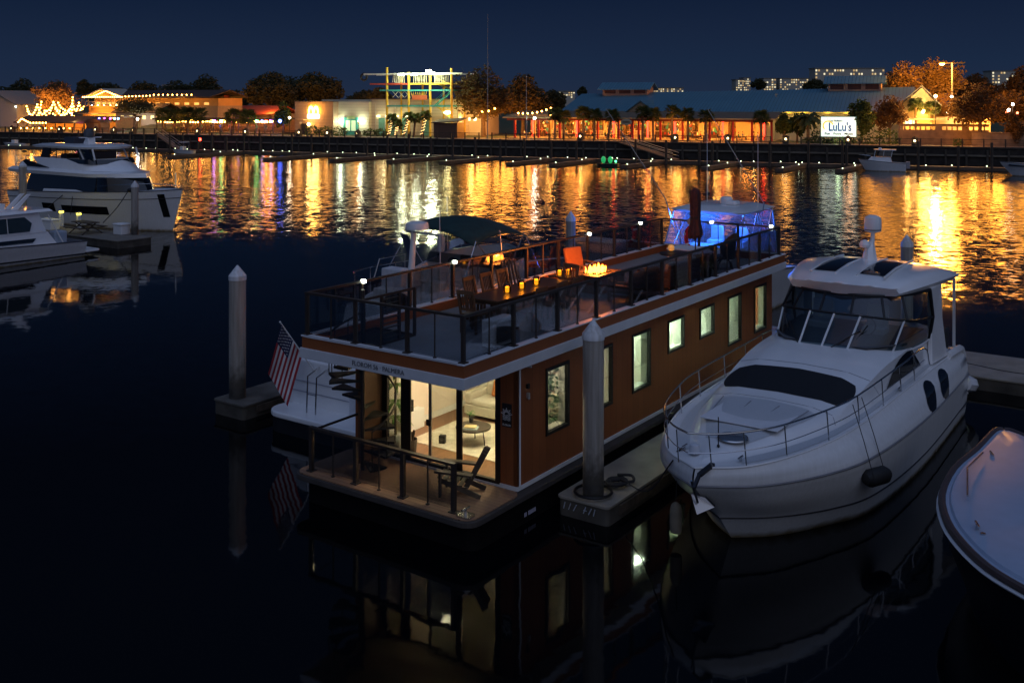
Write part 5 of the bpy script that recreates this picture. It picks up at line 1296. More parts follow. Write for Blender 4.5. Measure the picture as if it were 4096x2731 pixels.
mb = MB(); mb.tube(smooth_pts([(12.1, 2.6, 2.5), (12.8, 2.8, 2.1), (13.7, 3.5, 1.2)], 3), .03, 5).tube([(11.0, 2.68, 2.4), (11.2, 2.75, .9)], .025, 5).tube(smooth_pts([(3.9, 2.1, 2.95), (4.1, 2.9, 1.8), (4.3, 3.9, .8)], 3), .035, 5); mb.build('dock_lines', ROPE, t, True)
MB().ball((3.9, 2.0, 2.98), .22, 8, 5, (1, 1, .6)).build('rope_heap', ROPE, t)
# ---- express cruiser, lower left
t = EX = empty('express_cruiser', (-33.7, 52.8, 0), ANG, 'white cabin boat with dark side windows cut by the left edge, stern to the right', 'motor boat')
S = hull(t, 12, 3.6, 1.4, 1.45, .95, full=2.4)
MB().tube([(3.5, -1.82, .32), (12, -1.64, .2)], .05, 5).build('boot_stripe', BLACK, t)
MB().prism(rrect(11.9, 13.1, -1.4, 1.4, .3), .22, .34).build('swim_platform', WHITE, t, bevel=.03)
mb = MB(); loft(mb, outline(2.5, 10.2, 1.45, .35), 1.0, outline(3.6, 9.7, 1.35, .3), 1.72); mb.build('trunk', WHITE, t, True)
MB().extrude([(6.2, -1.46, 1.22), (8.7, -1.45, 1.2), (8.9, -1.43, 1.42), (6.4, -1.43, 1.45)], (0, .06, 0)).build('trunk_window', TINT, t)
mb = MB(); loft(mb, outline(4.0, 9.6, 1.38, .3), 1.72, outline(5.0, 9.2, 1.2, .25), 2.9); mb.build('cabin', WHITE, t, True)
MB().extrude([(6.0, -1.375, 1.85), (8.55, -1.37, 1.85), (8.7, -1.32, 2.3), (8.3, -1.24, 2.68), (6.2, -1.22, 2.68)], (0, .04, 0)).build('cabin_window', mat('cabin_glass', (.03, .045, .05), .1), t)
MB().bar((7.25, -1.40, 1.84), (7.25, -1.245, 2.7), .05, .03).build('window_bar', WHITE2, t)
mb = MB(); loft(mb, outline(4.2, 10.0, 1.4, .3), 2.9, outline(4.4, 9.8, 1.3, .3), 3.05); mb.build('roof', WHITE, t, True)
MB().extrude([(8.0, .4, 3.05), (8.4, .4, 3.05), (9.2, .4, 3.9), (8.95, .4, 3.9)], (0, -.12, 0)).extrude([(8.0, -.4, 3.05), (8.4, -.4, 3.05), (9.2, -.4, 3.9), (8.95, -.4, 3.9)], (0, .12, 0)).build('radar_arch', WHITE, t, bevel=.02)
MB().box(7.2, 7.9, .1, .7, 3.05, 3.4).ball((7.0, .3, 3.3), .3, 10, 6).build('roof_dome', WHITE2, t, True)
MB().box(9.7, 11.8, -1.45, 1.45, .85, .95).build('cockpit', mat('cockpit_blue', (.04, .05, .075), .7), t)
MB().cbox((10.55, -.9, 1.28), (.8, .75, .75)).build('helm_cover', mat('blue_cover', (.33, .40, .48), .8), t, bevel=.1)
MB().tube([(9.75, -1.2, 2.7), (10.5, -1.55, 1.0)], .04, 6).build('aft_frame', WHITE2, t)
# ---- dock between the two, with picnic table, boxes and pedestals
DK0 = Vector((-24.6, 66.2, 0)); DA = ANG + R(90)
def dk(k, w, z=.5): return DK0 + V * k - U * w + Vector((0, 0, z))
t = empty('side_dock', DK0, DA, 'grey floating dock between the big yacht and the small cabin boat', 'dock')
MB().prism(rrect(-.6, 15, -1.3, 1.3, .15), .44, .5).build('deck', mat('dock_planks_grey', (.17, .15, .12), .85, 0, .2, 3), t); MB().prism(rrect(-.55, 15, -1.25, 1.25, .15), -.3, .435).build('float', CONC_S, t)
t = empty('picnic_table', dk(4.6, .2), DA, 'dark wooden picnic table on the floating dock in front of the yacht', 'picnic table')
MB().box(-1, 1, -.42, .42, .72, .78).build('tabletop', WOOD_DK, t)
for s in (-1, 1):
    MB().box(-1, 1, s * .85 - .15, s * .85 + .15, .42, .47).build('bench', WOOD_DK, t)
    MB().bar((s * .75, -.75, 0), (s * .75, .3, .72), .09, .05).bar((s * .75, .75, 0), (s * .75, -.3, .72), .09, .05).bar((s * .75, -.95, .40), (s * .75, .95, .40), .09, .05).build('leg', WOOD_DK, t)
def dbox(k, w, label, sx=1.5):
    t = empty('dock_box', dk(k, w), DA, label, 'dock box')
    MB().box(-sx / 2, sx / 2, -.35, .35, 0, .6).build('body', WHITE2, t, bevel=.04); MB().box(-sx / 2 - .04, sx / 2 + .04, -.39, .39, .605, .72).build('lid', WHITE2, t, bevel=.04)
dbox(8.6, .4, 'white dock box near the lit pedestal by the cabin boat'); dbox(2.2, -.9, 'white dock box half hidden behind the picnic table', .9)
def pedestal(k, w, label):
    t = empty('power_pedestal', dk(k, w), DA, label, 'power pedestal', 'lit power pedestals on the left dock')
    MB().box(-.12, .12, -.12, .12, 0, .95).build('post', WHITE2, t, bevel=.02); MB().box(-.14, .14, -.14, .14, 1.07, 1.12).build('cap', WHITE2, t)
    MB().box(-.11, .11, -.11, .11, .952, 1.068).build('lamp', glow('pedestal_yellow', (1, .80, .06), 6), t); point('pedestal_light', (0, .5, 1.35), (1, .82, .08), 6, .1, t)
pedestal(7.2, -.95, 'yellow lit power pedestal beside the picnic table'); pedestal(9.4, -1.0, 'yellow lit power pedestal behind the dock box'); pedestal(10.9, .7, 'yellow lit power pedestal farthest left by the cabin boat roof')
# ================================================================== far shore
SHA = -math.atan2(.371, .928)
GZ = 2.5
def SH(t, n, z=0): return Vector((.928 * t + .371 * n, 160 - .371 * t + .928 * n, z))
def sp(x, n):
    r = (x - CX) / FD; return (r * (160 + .928 * n) - .371 * n) / (.928 + .371 * r)
def sY(x, n): t = sp(x, n); return 160 - .371 * t + .928 * n
def sz(x, y, n): return CAMH - (y - HY) * sY(x, n) / FD
def shore(name, t, n, z, label, cat, group=None, rz=0): return empty(name, SH(t, n, z), SHA + R(rz), label, cat, group)

GRASS = mat('shore_grass', (.055, .065, .025), .95, 0, .35, .6, bump=.4, bscale=5)
PLANKS = mat('boardwalk_planks', (.13, .10, .07), .85, 0, .2, 1)
TIMBER = mat('seawall_timber', (.035, .028, .022), .9, 0, .4, 1.2)
PWOOD = mat('dark_piling_wood', (.07, .055, .04), .9, 0, .35, 2)
STUCCO = mat('pale_stucco', (.55, .52, .42), .85, 0, .08, .5)
CREAMW = mat('cream_siding', (.60, .52, .38), .8, 0, .06, .7)
WARMW = mat('warm_interior_wall', (.62, .48, .26), .8, 0, .08, .8)
REDP = mat('red_column', (.60, .03, .022), .55, 0, .1)
ROOFB = striped('teal_metal_roof', (.075, .19, .25), (.09, .22, .29), .6, 0, .10, .45, .6)
TRUNK = mat('bark', (.13, .09, .055), .95, 0, .35, 3)
def leafm(name, c):
    """leaves let part of the light through"""
    if name in MATS: return MATS[name]
    m = mat(name, c, .8, 0, .35, .5); nt = m.node_tree; b = nt.nodes['Principled BSDF']
    tl_ = nt.nodes.new('ShaderNodeBsdfTranslucent'); tl_.inputs[0].default_value = (c[0] * 1.3, c[1] * 1.2, c[2], 1)
    mx = nt.nodes.new('ShaderNodeMixShader'); mx.inputs[0].default_value = .45
    nt.links.new(b.outputs[0], mx.inputs[1]); nt.links.new(tl_.outputs[0], mx.inputs[2]); nt.links.new(mx.outputs[0], nt.nodes['Material Output'].inputs[0])
    return m
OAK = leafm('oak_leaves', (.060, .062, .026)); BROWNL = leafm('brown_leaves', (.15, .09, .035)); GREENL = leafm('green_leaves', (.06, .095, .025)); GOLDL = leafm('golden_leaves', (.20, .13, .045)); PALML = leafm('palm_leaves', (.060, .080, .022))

# ground as a raised bank, with a lawn slope; boardwalk; seawall
g = MB(); p = [SH(-700, 14), SH(700, 14), SH(900, 1500), SH(-900, 1500)]
g.add([(q.x, q.y, GZ) for q in p] + [(q.x, q.y, -3) for q in p], [(0, 1, 2, 3), (4, 5, 6, 7), (0, 1, 5, 4), (1, 2, 6, 5), (2, 3, 7, 6), (3, 0, 4, 7)])
tag(g.build('ground', GRASS), kind='structure')
b = MB(); b.box(-330, 180, 13.6, 18.6, GZ + .02, GZ + .12); o = b.build('boardwalk', PLANKS, None, loc=SH(0, 0), rz=SHA); tag(o, kind='structure')
t = shore('seawall', 0, 13.4, 0, 'dark timber bulkhead wall along the far bank', 'seawall')
MB().box(-330, 180, -.15, .15, -1, GZ - .05).build('sheeting', TIMBER, t); MB().box(-330, 180, -.3, .25, GZ - .05, GZ + .14).build('cap', PWOOD, t)
MB().box(-330, 180, -.42, -.16, 1.25, 1.5).build('wale', mat('wale_wood', (.17, .14, .10), .9, 0, .2, 1), t)
pf = MB().box(-.14, .14, -.55, -.17, -1, 2.2).build('fender_pile', PWOOD, t); pf.location = (sp(0, 13), 0, 0)
for k in range(1, 78):
    c = pf.copy(); COL.objects.link(c); c.parent = t; c.location = (sp(0, 13) + k * 2.75, 0, 0)
# boardwalk railings
def railing(x0, x1, label):
    t0, t1 = sp(x0, 14.2), sp(x1, 14.2); t = shore('boardwalk_railing', t0, 14.2, GZ + .12, label, 'railing', 'railings along the boardwalk')
    n = max(2, int((t1 - t0) / 2.6)); d = (t1 - t0) / n
    ps = MB().box(-.09, .09, -.09, .09, 0, 1.15).build('post', PWOOD, t)
    for k in range(1, n + 1): c = ps.copy(); COL.objects.link(c); c.parent = t; c.location = (k * d, 0, 0)
    r_ = MB(); r_.box(0, t1 - t0, -.05, .05, .98, 1.06)
    for z in (.3, .52, .75): r_.box(0, t1 - t0, -.015, .015, z, z + .03)
    r_.build('rails', PWOOD, t)
railing(-30, 585, 'dark post and cable railing along the boardwalk before the string lit restaurants')
railing(595, 1100, 'dark post and cable railing along the boardwalk before the pale warehouse building')
railing(1130, 1770, 'dark post and cable railing along the boardwalk before the red columned restaurant')
railing(1840, 2360, 'dark post and cable railing along the boardwalk before the lit sign and crenellated wall')
# bollard lamps
def near_land(x):
    for hi, s in ((40, 'the left cottage'), (205, 'the tree full of string lights'), (345, 'the brown kiosk'), (600, 'the long string lit pavilion'), (765, 'the wall of the brown lit building'), (990, 'the teal doors'), (1060, 'the brown shed'), (1280, 'the big oak'), (1440, 'the left porch bays'), (1640, 'the middle porch bays'), (1770, 'the right porch bays'), (1870, 'the clipped shrubs'), (1965, 'the backlit sign'), (2075, 'the white cabin boat'), (2360, 'the crenellated wall')):
        if x < hi: return s
proto = None
for i, x in enumerate((27, 137, 220, 262, 307, 454, 564, 687, 752, 822, 1333, 1551, 1672, 1805, 1948, 2101)):
    side = 'left' if i % 2 == 0 else 'right'
    L_ = {27: 'small lit bollard lamp at the far left end of the boardwalk', 137: 'lit bollard lamp below the tree full of string lights', 220: 'lit bollard lamp directly before the brown kiosk', 262: 'lit bollard lamp just right of the brown kiosk', 307: 'lit bollard lamp before the grey house with a wall lamp', 454: 'lit bollard lamp before the left half of the string lit pavilion', 564: 'lit bollard lamp before the right half of the string lit pavilion', 687: 'lit bollard lamp before the left corner of the flat roofed building', 752: 'lit bollard lamp below the bright yellow sign', 822: 'lit bollard lamp before the teal double door', 1333: 'lit bollard lamp before the left porch bays', 1551: 'lit bollard lamp before the middle porch bays', 1672: 'lit bollard lamp before the right porch bays', 1805: 'lit bollard lamp before the clipped shrubs left of the big sign', 1948: 'lit bollard lamp right under the backlit sign', 2101: 'large lit bollard lamp before the crenellated wall'}[x]
    if proto is None:
        proto = shore('bollard_lamp', 0, 0, 0, L_, 'bollard lamp', 'lit bollard lamps along the boardwalk')
        MB().box(-.42, .42, -.42, .42, 0, .35).box(-.42, -.3, -.42, .42, .35, 1.0).box(.3, .42, -.42, .42, .35, 1.0).box(-.3, .3, .3, .42, .35, 1.0).build('housing', PWOOD, proto)
        MB().lathe([(.62, 1.0), (.5, 1.12), (.06, 1.4)], n=4).build('roof', TIMBER, proto)
        MB().ball((0, -.1, .72), .15, 8, 6).build('bulb', glow('bollard_glow', (1, .72, .34), 12), proto)
        q = proto
    else:
        q = copy_tree(proto); q['label'] = L_
    q.location = SH(sp(x, 14.9), 14.9, GZ + .12)
    point('bollard_light', SH(sp(x, 15.6), 15.6, GZ + 2.2), (1, .38, .06), 120, .7)

# floating docks with small lights
DOCKW = mat('floating_dock', (.12, .085, .055), .8, 0, .25, 1)
fdir = Vector((-.53, -.85, 0))
t = shore('floating_dock', 0, 0, 0, 'long floating dock walkway dotted with small lights along the far bank', 'floating dock')
t0, t1 = sp(-20, 1), sp(2500, 1)
MB().box(t0, t1, 0, 2.2, .02, .48).build('walkway', DOCKW, t)
bm_ = MB().ball((0, 0, 0), .07, 6, 4).build('dock_light', glow('dock_glow', (.85, 1, .62), 6), t); bm_.location = (t0 + 3, .15, .62)
xs = [20, 45, 70, 102, 118, 150, 160, 182, 205, 240, 262, 300, 335, 352, 390, 408, 430, 470, 488, 512, 530, 545, 600, 620, 640, 660, 745, 780, 812, 860, 905, 950, 985, 1080, 1120, 1210, 1255, 1300, 1345, 1400, 1412, 1453, 1495, 1540, 1600, 1650, 1700, 1730, 1790, 1826, 1841, 1880, 1960, 2126, 2186, 2267]
for x in xs:
    c = bm_.copy(); COL.objects.link(c); c.parent = t; c.location = (sp(x, .2), .15 + rnd.uniform(0, 1.6), .62)
def finger(x, L, label):
    b0 = SH(sp(x, .5), .5); ang = math.atan2(fdir.y, fdir.x)
    t = empty('finger_dock', (b0.x, b0.y, 0), ang, label, 'finger dock', 'floating finger docks on the far bank')
    MB().box(0, L, -.55, .55, .02, .46).build('deck', DOCKW, t)
    for s in (.35, .95):
        c = bm_.copy(); COL.objects.link(c); c.parent = t; c.location = (L * s, .3, .6)
for x, L, lab in ((560, 16, 'floating finger dock below the red roofed building'), (770, 16, 'floating finger dock below the yellow lit wall'), (905, 15, 'floating finger dock below the left leg of the rope tower'), (1020, 14, 'floating finger dock below the right leg of the rope tower'), (1135, 14, 'floating finger dock at the foot of the tall flag pole'), (1272, 13, 'floating finger dock left of the green lit paddle boat'), (1365, 13, 'floating finger dock just behind the green lit paddle boat'), (1520, 13, 'floating finger dock below the middle porch bays'), (1690, 12, 'floating finger dock below the right porch bays'), (1850, 12, 'orange edged floating finger dock below the clipped shrubs'), (1975, 11, 'floating finger dock at the bow of the white cabin boat')):
    finger(x, L, lab)
# dark pilings
proto = None
pil = [(180, 300), (205, 300), (298, 303), (330, 307), (360, 305), (390, 304), (420, 305), (455, 301), (486, 304), (520, 314), (560, 305), (597, 305), (670, 308), (715, 307), (755, 312), (843, 318), (890, 310), (939, 307), (989, 314), (1040, 312), (1091, 315), (1149, 320), (1205, 318), (1265, 322), (1324, 323), (1389, 325), (1460, 320), (1530, 322), (1606, 328), (1636, 325), (1768, 325), (1857, 325), (1935, 322), (1945, 327), (2109, 325), (2201, 336), (2278, 328)]
ordn = ['first', 'second', 'third', 'fourth', 'fifth', 'sixth', 'seventh', 'eighth', 'ninth', 'tenth']
cnt = {}
lm = []
for x, y in pil:
    s = near_land(x); cnt[s] = cnt.get(s, 0) + 1; lm.append((s, cnt[s]))
for i, (x, y) in enumerate(pil):
    s, k = lm[i]; tot = cnt[s]
    lab = f'dark piling in the water below {s}' if tot == 1 else f'{ordn[k - 1]} dark piling from the left below {s}'
    h = sz(x, y, -.6)
    q = shore('dock_piling', sp(x, -.6), -.6, 0, lab, 'piling', 'dark wooden pilings along the far floating dock')
    if proto is None:
        proto = MB().cyl((0, 0, -1), (0, 0, 1), .20, .17, 10).build('shaft', PWOOD, q, True)
        c = proto
    else: c = proto.copy(); COL.objects.link(c); c.parent = q
    c.scale = (1, 1, h)
# gangways
for x0, x1, lab in ((1425, 1553, 'gangway ramp sloping down to the dock below the oval sign'), (358, 412, 'gangway ramp sloping down to the dock left of the pavilion')):
    ta, tb = sp(x0, 12), sp(x1, 2.5); t = shore('gangway', 0, 0, 0, lab, 'gangway')
    a, b = Vector((ta, 13, GZ)), Vector((tb, 2.2, .55)); MB().bar(a, b, 1.3, .12).build('ramp', DOCKW, t)
    for s in (-.6, .6):
        off = Vector((.6 * s, .8 * s, 0)); MB().bar(a + off + Vector((0, 0, 1)), b + off + Vector((0, 0, 1)), .07).bar(a + off + Vector((0, 0, .5)), b + off + Vector((0, 0, .5)), .05).build('handrail', mat('alloy', (.4, .4, .38), .5, .5), t)

# ---------------------------------------------------------------- trees
def leaf_cloud(mb, blobs, count, size, hollow=.55):
    vol = [b[3] * b[4] * b[5] for b in blobs]; tot = sum(vol)
    for (x, y, z, rx, ry, rz_), v in zip(blobs, vol):
        for _ in range(max(10, int(count * v / tot))):
            d = Vector((rnd.gauss(0, 1), rnd.gauss(0, 1), rnd.gauss(0, 1))).normalized() * (hollow + (1.08 - hollow) * rnd.random() ** .6)
            c = Vector((x + d.x * rx, y + d.y * ry, z + d.z * rz_)); s = size * rnd.uniform(.55, 1.25)
            e = Vector((rnd.uniform(-1, 1), rnd.uniform(-1, 1), rnd.uniform(-.7, .7))).normalized(); g = e.orthogonal().normalized()
            if rnd.random() < .5: g = e.cross(g)
            mb.add([c - e * s, c - g * s * .55, c + e * s, c + g * s * .55], [(0, 1, 2, 3)])
def tree(name, label, x0, x1, yt, yb, n, m, leaves=1500, size=.45, group=None, nb=9, bare=False, flat=1.0, ytrunk=None, lean=0, cat='tree'):
    xc = (x0 + x1) / 2; Y = sY(xc, n); k = Y / FD
    rx = (x1 - x0) / 2 * k; zt, zb = sz(xc, yt, n), sz(xc, yb, n); rz_ = (zt - zb) / 2; zc = (zt + zb) / 2 - GZ
    t = shore(name, sp(xc, n), n, GZ, label, cat, group)
    blobs = []
    for i in range(nb):
        a = rnd.random() * 6.28; f = rnd.uniform(.35, .72); u = rnd.uniform(-.55, .62)
        blobs.append((math.cos(a) * f * rx, math.sin(a) * f * rx * .7, zc + u * rz_ * .9 - .25 * rz_ * f * flat, rx * rnd.uniform(.30, .48), rx * rnd.uniform(.28, .42), rz_ * rnd.uniform(.26, .42)))
    blobs.append((0, 0, zc + .15 * rz_, rx * .6, rx * .5, rz_ * .75))
    blobs += [(sd * rx * .68, 0, zc - .15 * rz_, rx * .34, rx * .3, rz_ * .45) for sd in (-1, 1)]
    tr = MB(); r0 = max(.16, min(.55, rx * .07)); hz_ = max(.6, zc - rz_ * .7)
    tr.tube([(0, 0, -.2), (lean * .3, 0, hz_ * .5), (lean, 0, hz_)], [r0 * 1.3, r0, r0 * .85], 7)
    for (bx, by, bz, *_r) in blobs:
        mid = Vector((bx * .45, by * .45, hz_ + (bz - hz_) * .45 + .1)); tr.tube([(lean, 0, hz_ * .9), mid, (bx, by, bz)], [r0 * .6, r0 * .35, r0 * .08], 5)
        if bare:
            for _ in range(7):
                e = Vector((bx, by, bz)) + Vector((rnd.uniform(-1, 1) * _r[0], rnd.uniform(-1, 1) * _r[1], rnd.uniform(-.5, 1) * _r[2])); tr.tube([mid.lerp(Vector((bx, by, bz)), rnd.uniform(.2, .9)), (mid + e) / 2 + Vector((0, 0, .2)), e], [r0 * .22, r0 * .12, r0 * .03], 4)
    tr.build('trunk', TRUNK, t, True, weld=False)
    cr_ = MB(); leaf_cloud(cr_, blobs, int(leaves * (1.5 if bare else 2.3)), size * .72, .12 if bare else .30); cr_.build('crown', m, t, weld=False)
    return t
DT = 'tall trees standing on the far bank'
tree('oak_tree', 'dark rounded tree at the far left behind the grey cottage', 5, 100, 177, 262, 62, OAK, 1500, .6, DT)
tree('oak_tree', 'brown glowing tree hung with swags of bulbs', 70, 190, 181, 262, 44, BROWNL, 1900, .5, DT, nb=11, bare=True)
tree('oak_tree', 'small dark tree top between the bulb hung tree and the lit gable', 172, 214, 180, 225, 66, OAK, 600, .5, DT)
tree('oak_tree', 'broad dark tree behind the left restaurant roof', 352, 455, 182, 262, 58, OAK, 1700, .6, DT)
tree('oak_tree', 'tallest dark rounded tree right of the left restaurant', 425, 525, 167, 268, 54, OAK, 2000, .6, DT)
tree('pine_tree', 'thin layered dark pine in front of the grey house', 255, 365, 222, 268, 26, OAK, 700, .45, None, nb=8, flat=.2)
tree('oak_tree', 'dark low tree behind the red roofed building', 520, 560, 210, 262, 66, OAK, 500, .5, DT)
tree('oak_tree', 'big dark dome of trees left of the flat roofed building, left half', 556, 690, 162, 258, 60, OAK, 2600, .65, DT, nb=12)
tree('oak_tree', 'big dark dome of trees behind the flat roofed building, right half', 650, 797, 163, 250, 66, OAK, 2600, .65, DT, nb=12)
tree('oak_tree', 'low dark tree behind the roof between the dome and the rope tower', 790, 890, 206, 244, 75, OAK, 900, .6, DT)
tree('oak_tree', 'huge spreading oak right of the rope tower, left part with the trunk', 1035, 1185, 146, 290, 27, leafm('oak_warm', (.085, .062, .022)), 3600, .5, DT, nb=15, bare=True)
tree('oak_tree', 'huge spreading oak right of the flag pole, dark rounded right part', 1140, 1262, 165, 285, 40, leafm('oak_warm', (.085, .062, .022)), 2800, .55, DT, nb=12)
tree('small_tree', 'small bright green tree at the left corner of the flat roofed building', 629, 672, 230, 298, 25, GREENL, 800, .35, None, nb=7)
tree('small_tree', 'dark lone tree top above the left end of the blue roof', 1326, 1348, 199, 222, 150, OAK, 250, .8, DT, nb=4)
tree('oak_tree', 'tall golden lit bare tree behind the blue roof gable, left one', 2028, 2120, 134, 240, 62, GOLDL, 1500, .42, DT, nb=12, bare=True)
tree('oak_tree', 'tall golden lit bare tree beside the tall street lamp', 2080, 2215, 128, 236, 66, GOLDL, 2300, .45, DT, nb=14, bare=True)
tree('oak_tree', 'big spreading brown tree before the crenellated wall', 2186, 2316, 184, 292, 19, leafm('umber_leaves', (.10, .062, .024)), 2100, .36, DT, nb=14, bare=True)
tree('oak_tree', 'dark tree mass at the right edge under the distant lit building', 2240, 2420, 205, 290, 60, leafm('umber_leaves', (.10, .062, .024)), 1800, .6, DT, nb=12)
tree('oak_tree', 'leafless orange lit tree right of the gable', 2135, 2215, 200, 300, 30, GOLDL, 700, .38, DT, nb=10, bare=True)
tree('small_tree', 'dense green tree overlapping the right end of the backlit sign', 1948, 2010, 222, 312, 19, GREENL, 1100, .34, None, nb=9)
tree('small_tree', 'brown leaved tree before the right end of the blue roof', 2005, 2082, 212, 306, 22, leafm('russet_leaves', (.13, .075, .03)), 1300, .36, None, nb=9, bare=True)
tree('small_tree', 'small bushy tree at the right edge before the low wall', 2308, 2350, 255, 330, 18, leafm('umber_leaves', (.10, .062, .024)), 500, .32, None, nb=6)
tree('shrub', 'tall clipped shrub between the porch and the palm, left one', 1782, 1818, 254, 318, 19, GREENL, 700, .34, 'tall shrubs left of the big sign', nb=6, cat='shrub')
tree('shrub', 'tall clipped shrub between the porch and the palm, right one', 1812, 1850, 258, 318, 20, GREENL, 700, .34, 'tall shrubs left of the big sign', nb=6, cat='shrub')
def hedge(x0, x1, yt, yb, n, label, m=GREENL, d=1.2):
    ta, tb = sp(x0, n), sp(x1, n); z1 = sz((x0 + x1) / 2, yt, n) - GZ
    t = shore('hedge', (ta + tb) / 2, n, GZ, label, 'hedge'); mb = MB(); w = (tb - ta) / 2
    nb_ = max(2, int(w / 1.2)); leaf_cloud(mb, [(-w + (i + .5) * 2 * w / nb_, 0, z1 * .5, w / nb_ * 1.2, d / 2, z1 * .55) for i in range(nb_)], int(60 * (tb - ta)), .26); mb.build('foliage', m, t, weld=False)
hedge(703, 795, 292, 303, 21, 'clipped hedge below the brown lit wall'); hedge(836, 890, 297, 303, 24, 'low hedge along the pale warehouse wall'); hedge(1850, 1960, 316, 326, 17.5, 'green lit hedge below the backlit sign'); hedge(1975, 2064, 298, 318, 18, 'dark hedge right of the backlit sign'); hedge(2190, 2210, 319, 330, 17, 'small bush by the boardwalk before the crenellated wall')
hedge(1865, 1884, 300, 318, 19.5, 'round bright green bush left of the backlit sign')

# palms
def fan(mb, mtx, L, n=7):
    """one fan leaf: a stalk and pleated blades"""
    for i in range(n):
        a = R(-62 + 124 * i / (n - 1)); d = Vector((math.cos(a), math.sin(a), 0)); s = Vector((-d.y, d.x, 0)) * L * .07
        b = Vector((L * .45, 0, 0)); m_ = b + d * L * .38 + Vector((0, 0, -.02 * L)); e = b + d * L * .62 + Vector((0, 0, -.20 * L))
        mb.add([mtx @ v for v in (b, m_ - s, e, m_ + s)], [(0, 1, 2, 3)])
    mb.add([mtx @ Vector(v) for v in ((0, -.02, 0), (L * .47, -.015, 0), (L * .47, .015, 0), (0, .02, 0))], [(0, 1, 2, 3)])
def palm_meshes():
    mb = MB()
    for k in range(46):
        el = R(rnd.uniform(-48, 78)); az = k * 2.4; M = Matrix.Rotation(az, 4, 'Z') @ Matrix.Rotation(-el, 4, 'Y') @ Matrix.Rotation(rnd.uniform(-.6, .6), 4, 'X')
        fan(mb, M, rnd.uniform(1.25, 1.75))
    return mb
PT = None
def palm(x, yt, n, label, group, lean=0, ybase=None, m=None, s=1.0, wrap=False):
    global PT
    z1 = sz(x, yt, n) - GZ - 1.1 * s; t = shore('palm_tree', sp(x, n), n, GZ, label, 'palm tree', group, rnd.uniform(0, 360) if not lean else 0)
    MB().tube([(0, 0, -.2), (lean * .4, 0, z1 * .5), (lean, 0, z1)], [.26, .20, .22], 8).build('trunk', mat('palm_bark', (.17, .125, .08), .95, 0, .3, 6, bump=.5, bscale=12), t, True)
    if PT is None: c = palm_meshes().build('crown', m or PALML, t, weld=False); PT = c
    else: c = PT.copy(); COL.objects.link(c); c.parent = t
    c.location = (lean, 0, z1); c.scale = (s, s, s)
    if wrap:
        sl_ = MB().tube([(lean * (k / 40) + .27 * math.cos(k * .9), .27 * math.sin(k * .9), .3 + z1 * .8 * k / 40) for k in range(41)], .03, 4).build('wrapped_lights', glow('wrap_glow', (1, .62, .22), 5), t)
PG = 'cabbage palms before the red columned porch'
for x, yt, lab in ((1275, 250, 'first palm from the left in front of the red columned porch'), (1295, 255, 'second palm from the left in front of the red columned porch'), (1340, 247, 'palm with a tall trunk before the porch, right of the second red column pair'), (1365, 252, 'palm left of the bright leaning palm before the porch'), (1395, 253, 'yellow lit palm with a slightly leaning trunk left of the oval sign'), (1476, 245, 'bright lit palm just right of the oval sign'), (1500, 250, 'dark palm second to the right of the oval sign'), (1544, 243, 'dark round palm in the middle of the porch'), (1580, 250, 'dark palm right of the middle of the porch'), (1621, 254, 'dark broad palm near the right porch bays'), (1748, 256, 'lit palm at the right end of the red columned porch')):
    palm(x, yt, 18.2, lab, PG, 0 if x != 1395 else .8, s=.95)
for x, yt, ln, lab in ((892, 263, .8, 'leaning palm wrapped in lights, leftmost before the pale warehouse'), (909, 277, .3, 'shortest palm wrapped in lights before the pale warehouse'), (926, 259, 1.1, 'tall leaning palm wrapped in lights left of the middle rope tower leg'), (950, 262, .4, 'dark palm right of the middle rope tower leg'), (968, 256, .8, 'leaning palm wrapped in lights left of the brown shed')):
    palm(x, yt, 20.5, lab, 'palms before the pale warehouse', ln, s=.8, wrap='wrapped' in lab)
for x, yt, lab in ((374, 250, 'round dark palm at the left end of the string lit pavilion'), (403, 252, 'round dark palm second along the string lit pavilion'), (432, 249, 'round dark palm third along the string lit pavilion'), (460, 250, 'round dark palm fourth along the string lit pavilion'), (537, 253, 'round dark palm before the red roofed building'), (570, 254, 'round dark palm at the right end of the string lit pavilion')):
    palm(x, yt, 22, lab, 'round dark palms by the string lit pavilion', 0, s=1.25)
palm(2103, 228, 24, 'tall palm before the yellow lit gable wall', None, 0, s=.9); palm(2140, 235, 24, 'palm right of the yellow lit gable wall', None, 0, s=.9)
# feathery date palm left of the sign
t = shore('date_palm', sp(1856, 18.8), 18.8, GZ, 'tall feathery palm with arching fronds left of the backlit sign', 'palm tree')
z1 = sz(1864, 272, 18.5) - GZ
MB().cyl((0, 0, -.2), (0, 0, z1), .28, .22, 8).build('trunk', mat('palm_bark'), t, True); mb = MB()
for k in range(26):
    az = k * 2.4; d = Vector((math.cos(az), math.sin(az), 0)); up0 = rnd.uniform(.3, 1.5); L = rnd.uniform(1.8, 2.4); s = Vector((-d.y, d.x, 0)); prev = None
    for i in range(9):
        f = i / 8; p_ = Vector((0, 0, z1 + up0 * L * f - 1.15 * L * f * f)) + d * L * f
        if prev is not None:
            for sg in (-1, 1): mb.quad(prev, p_, p_ + s * sg * .45 + Vector((0, 0, -.25)), prev + s * sg * .38 + Vector((0, 0, -.2)))
        prev = p_
mb.build('crown', PALML, t, weld=False)
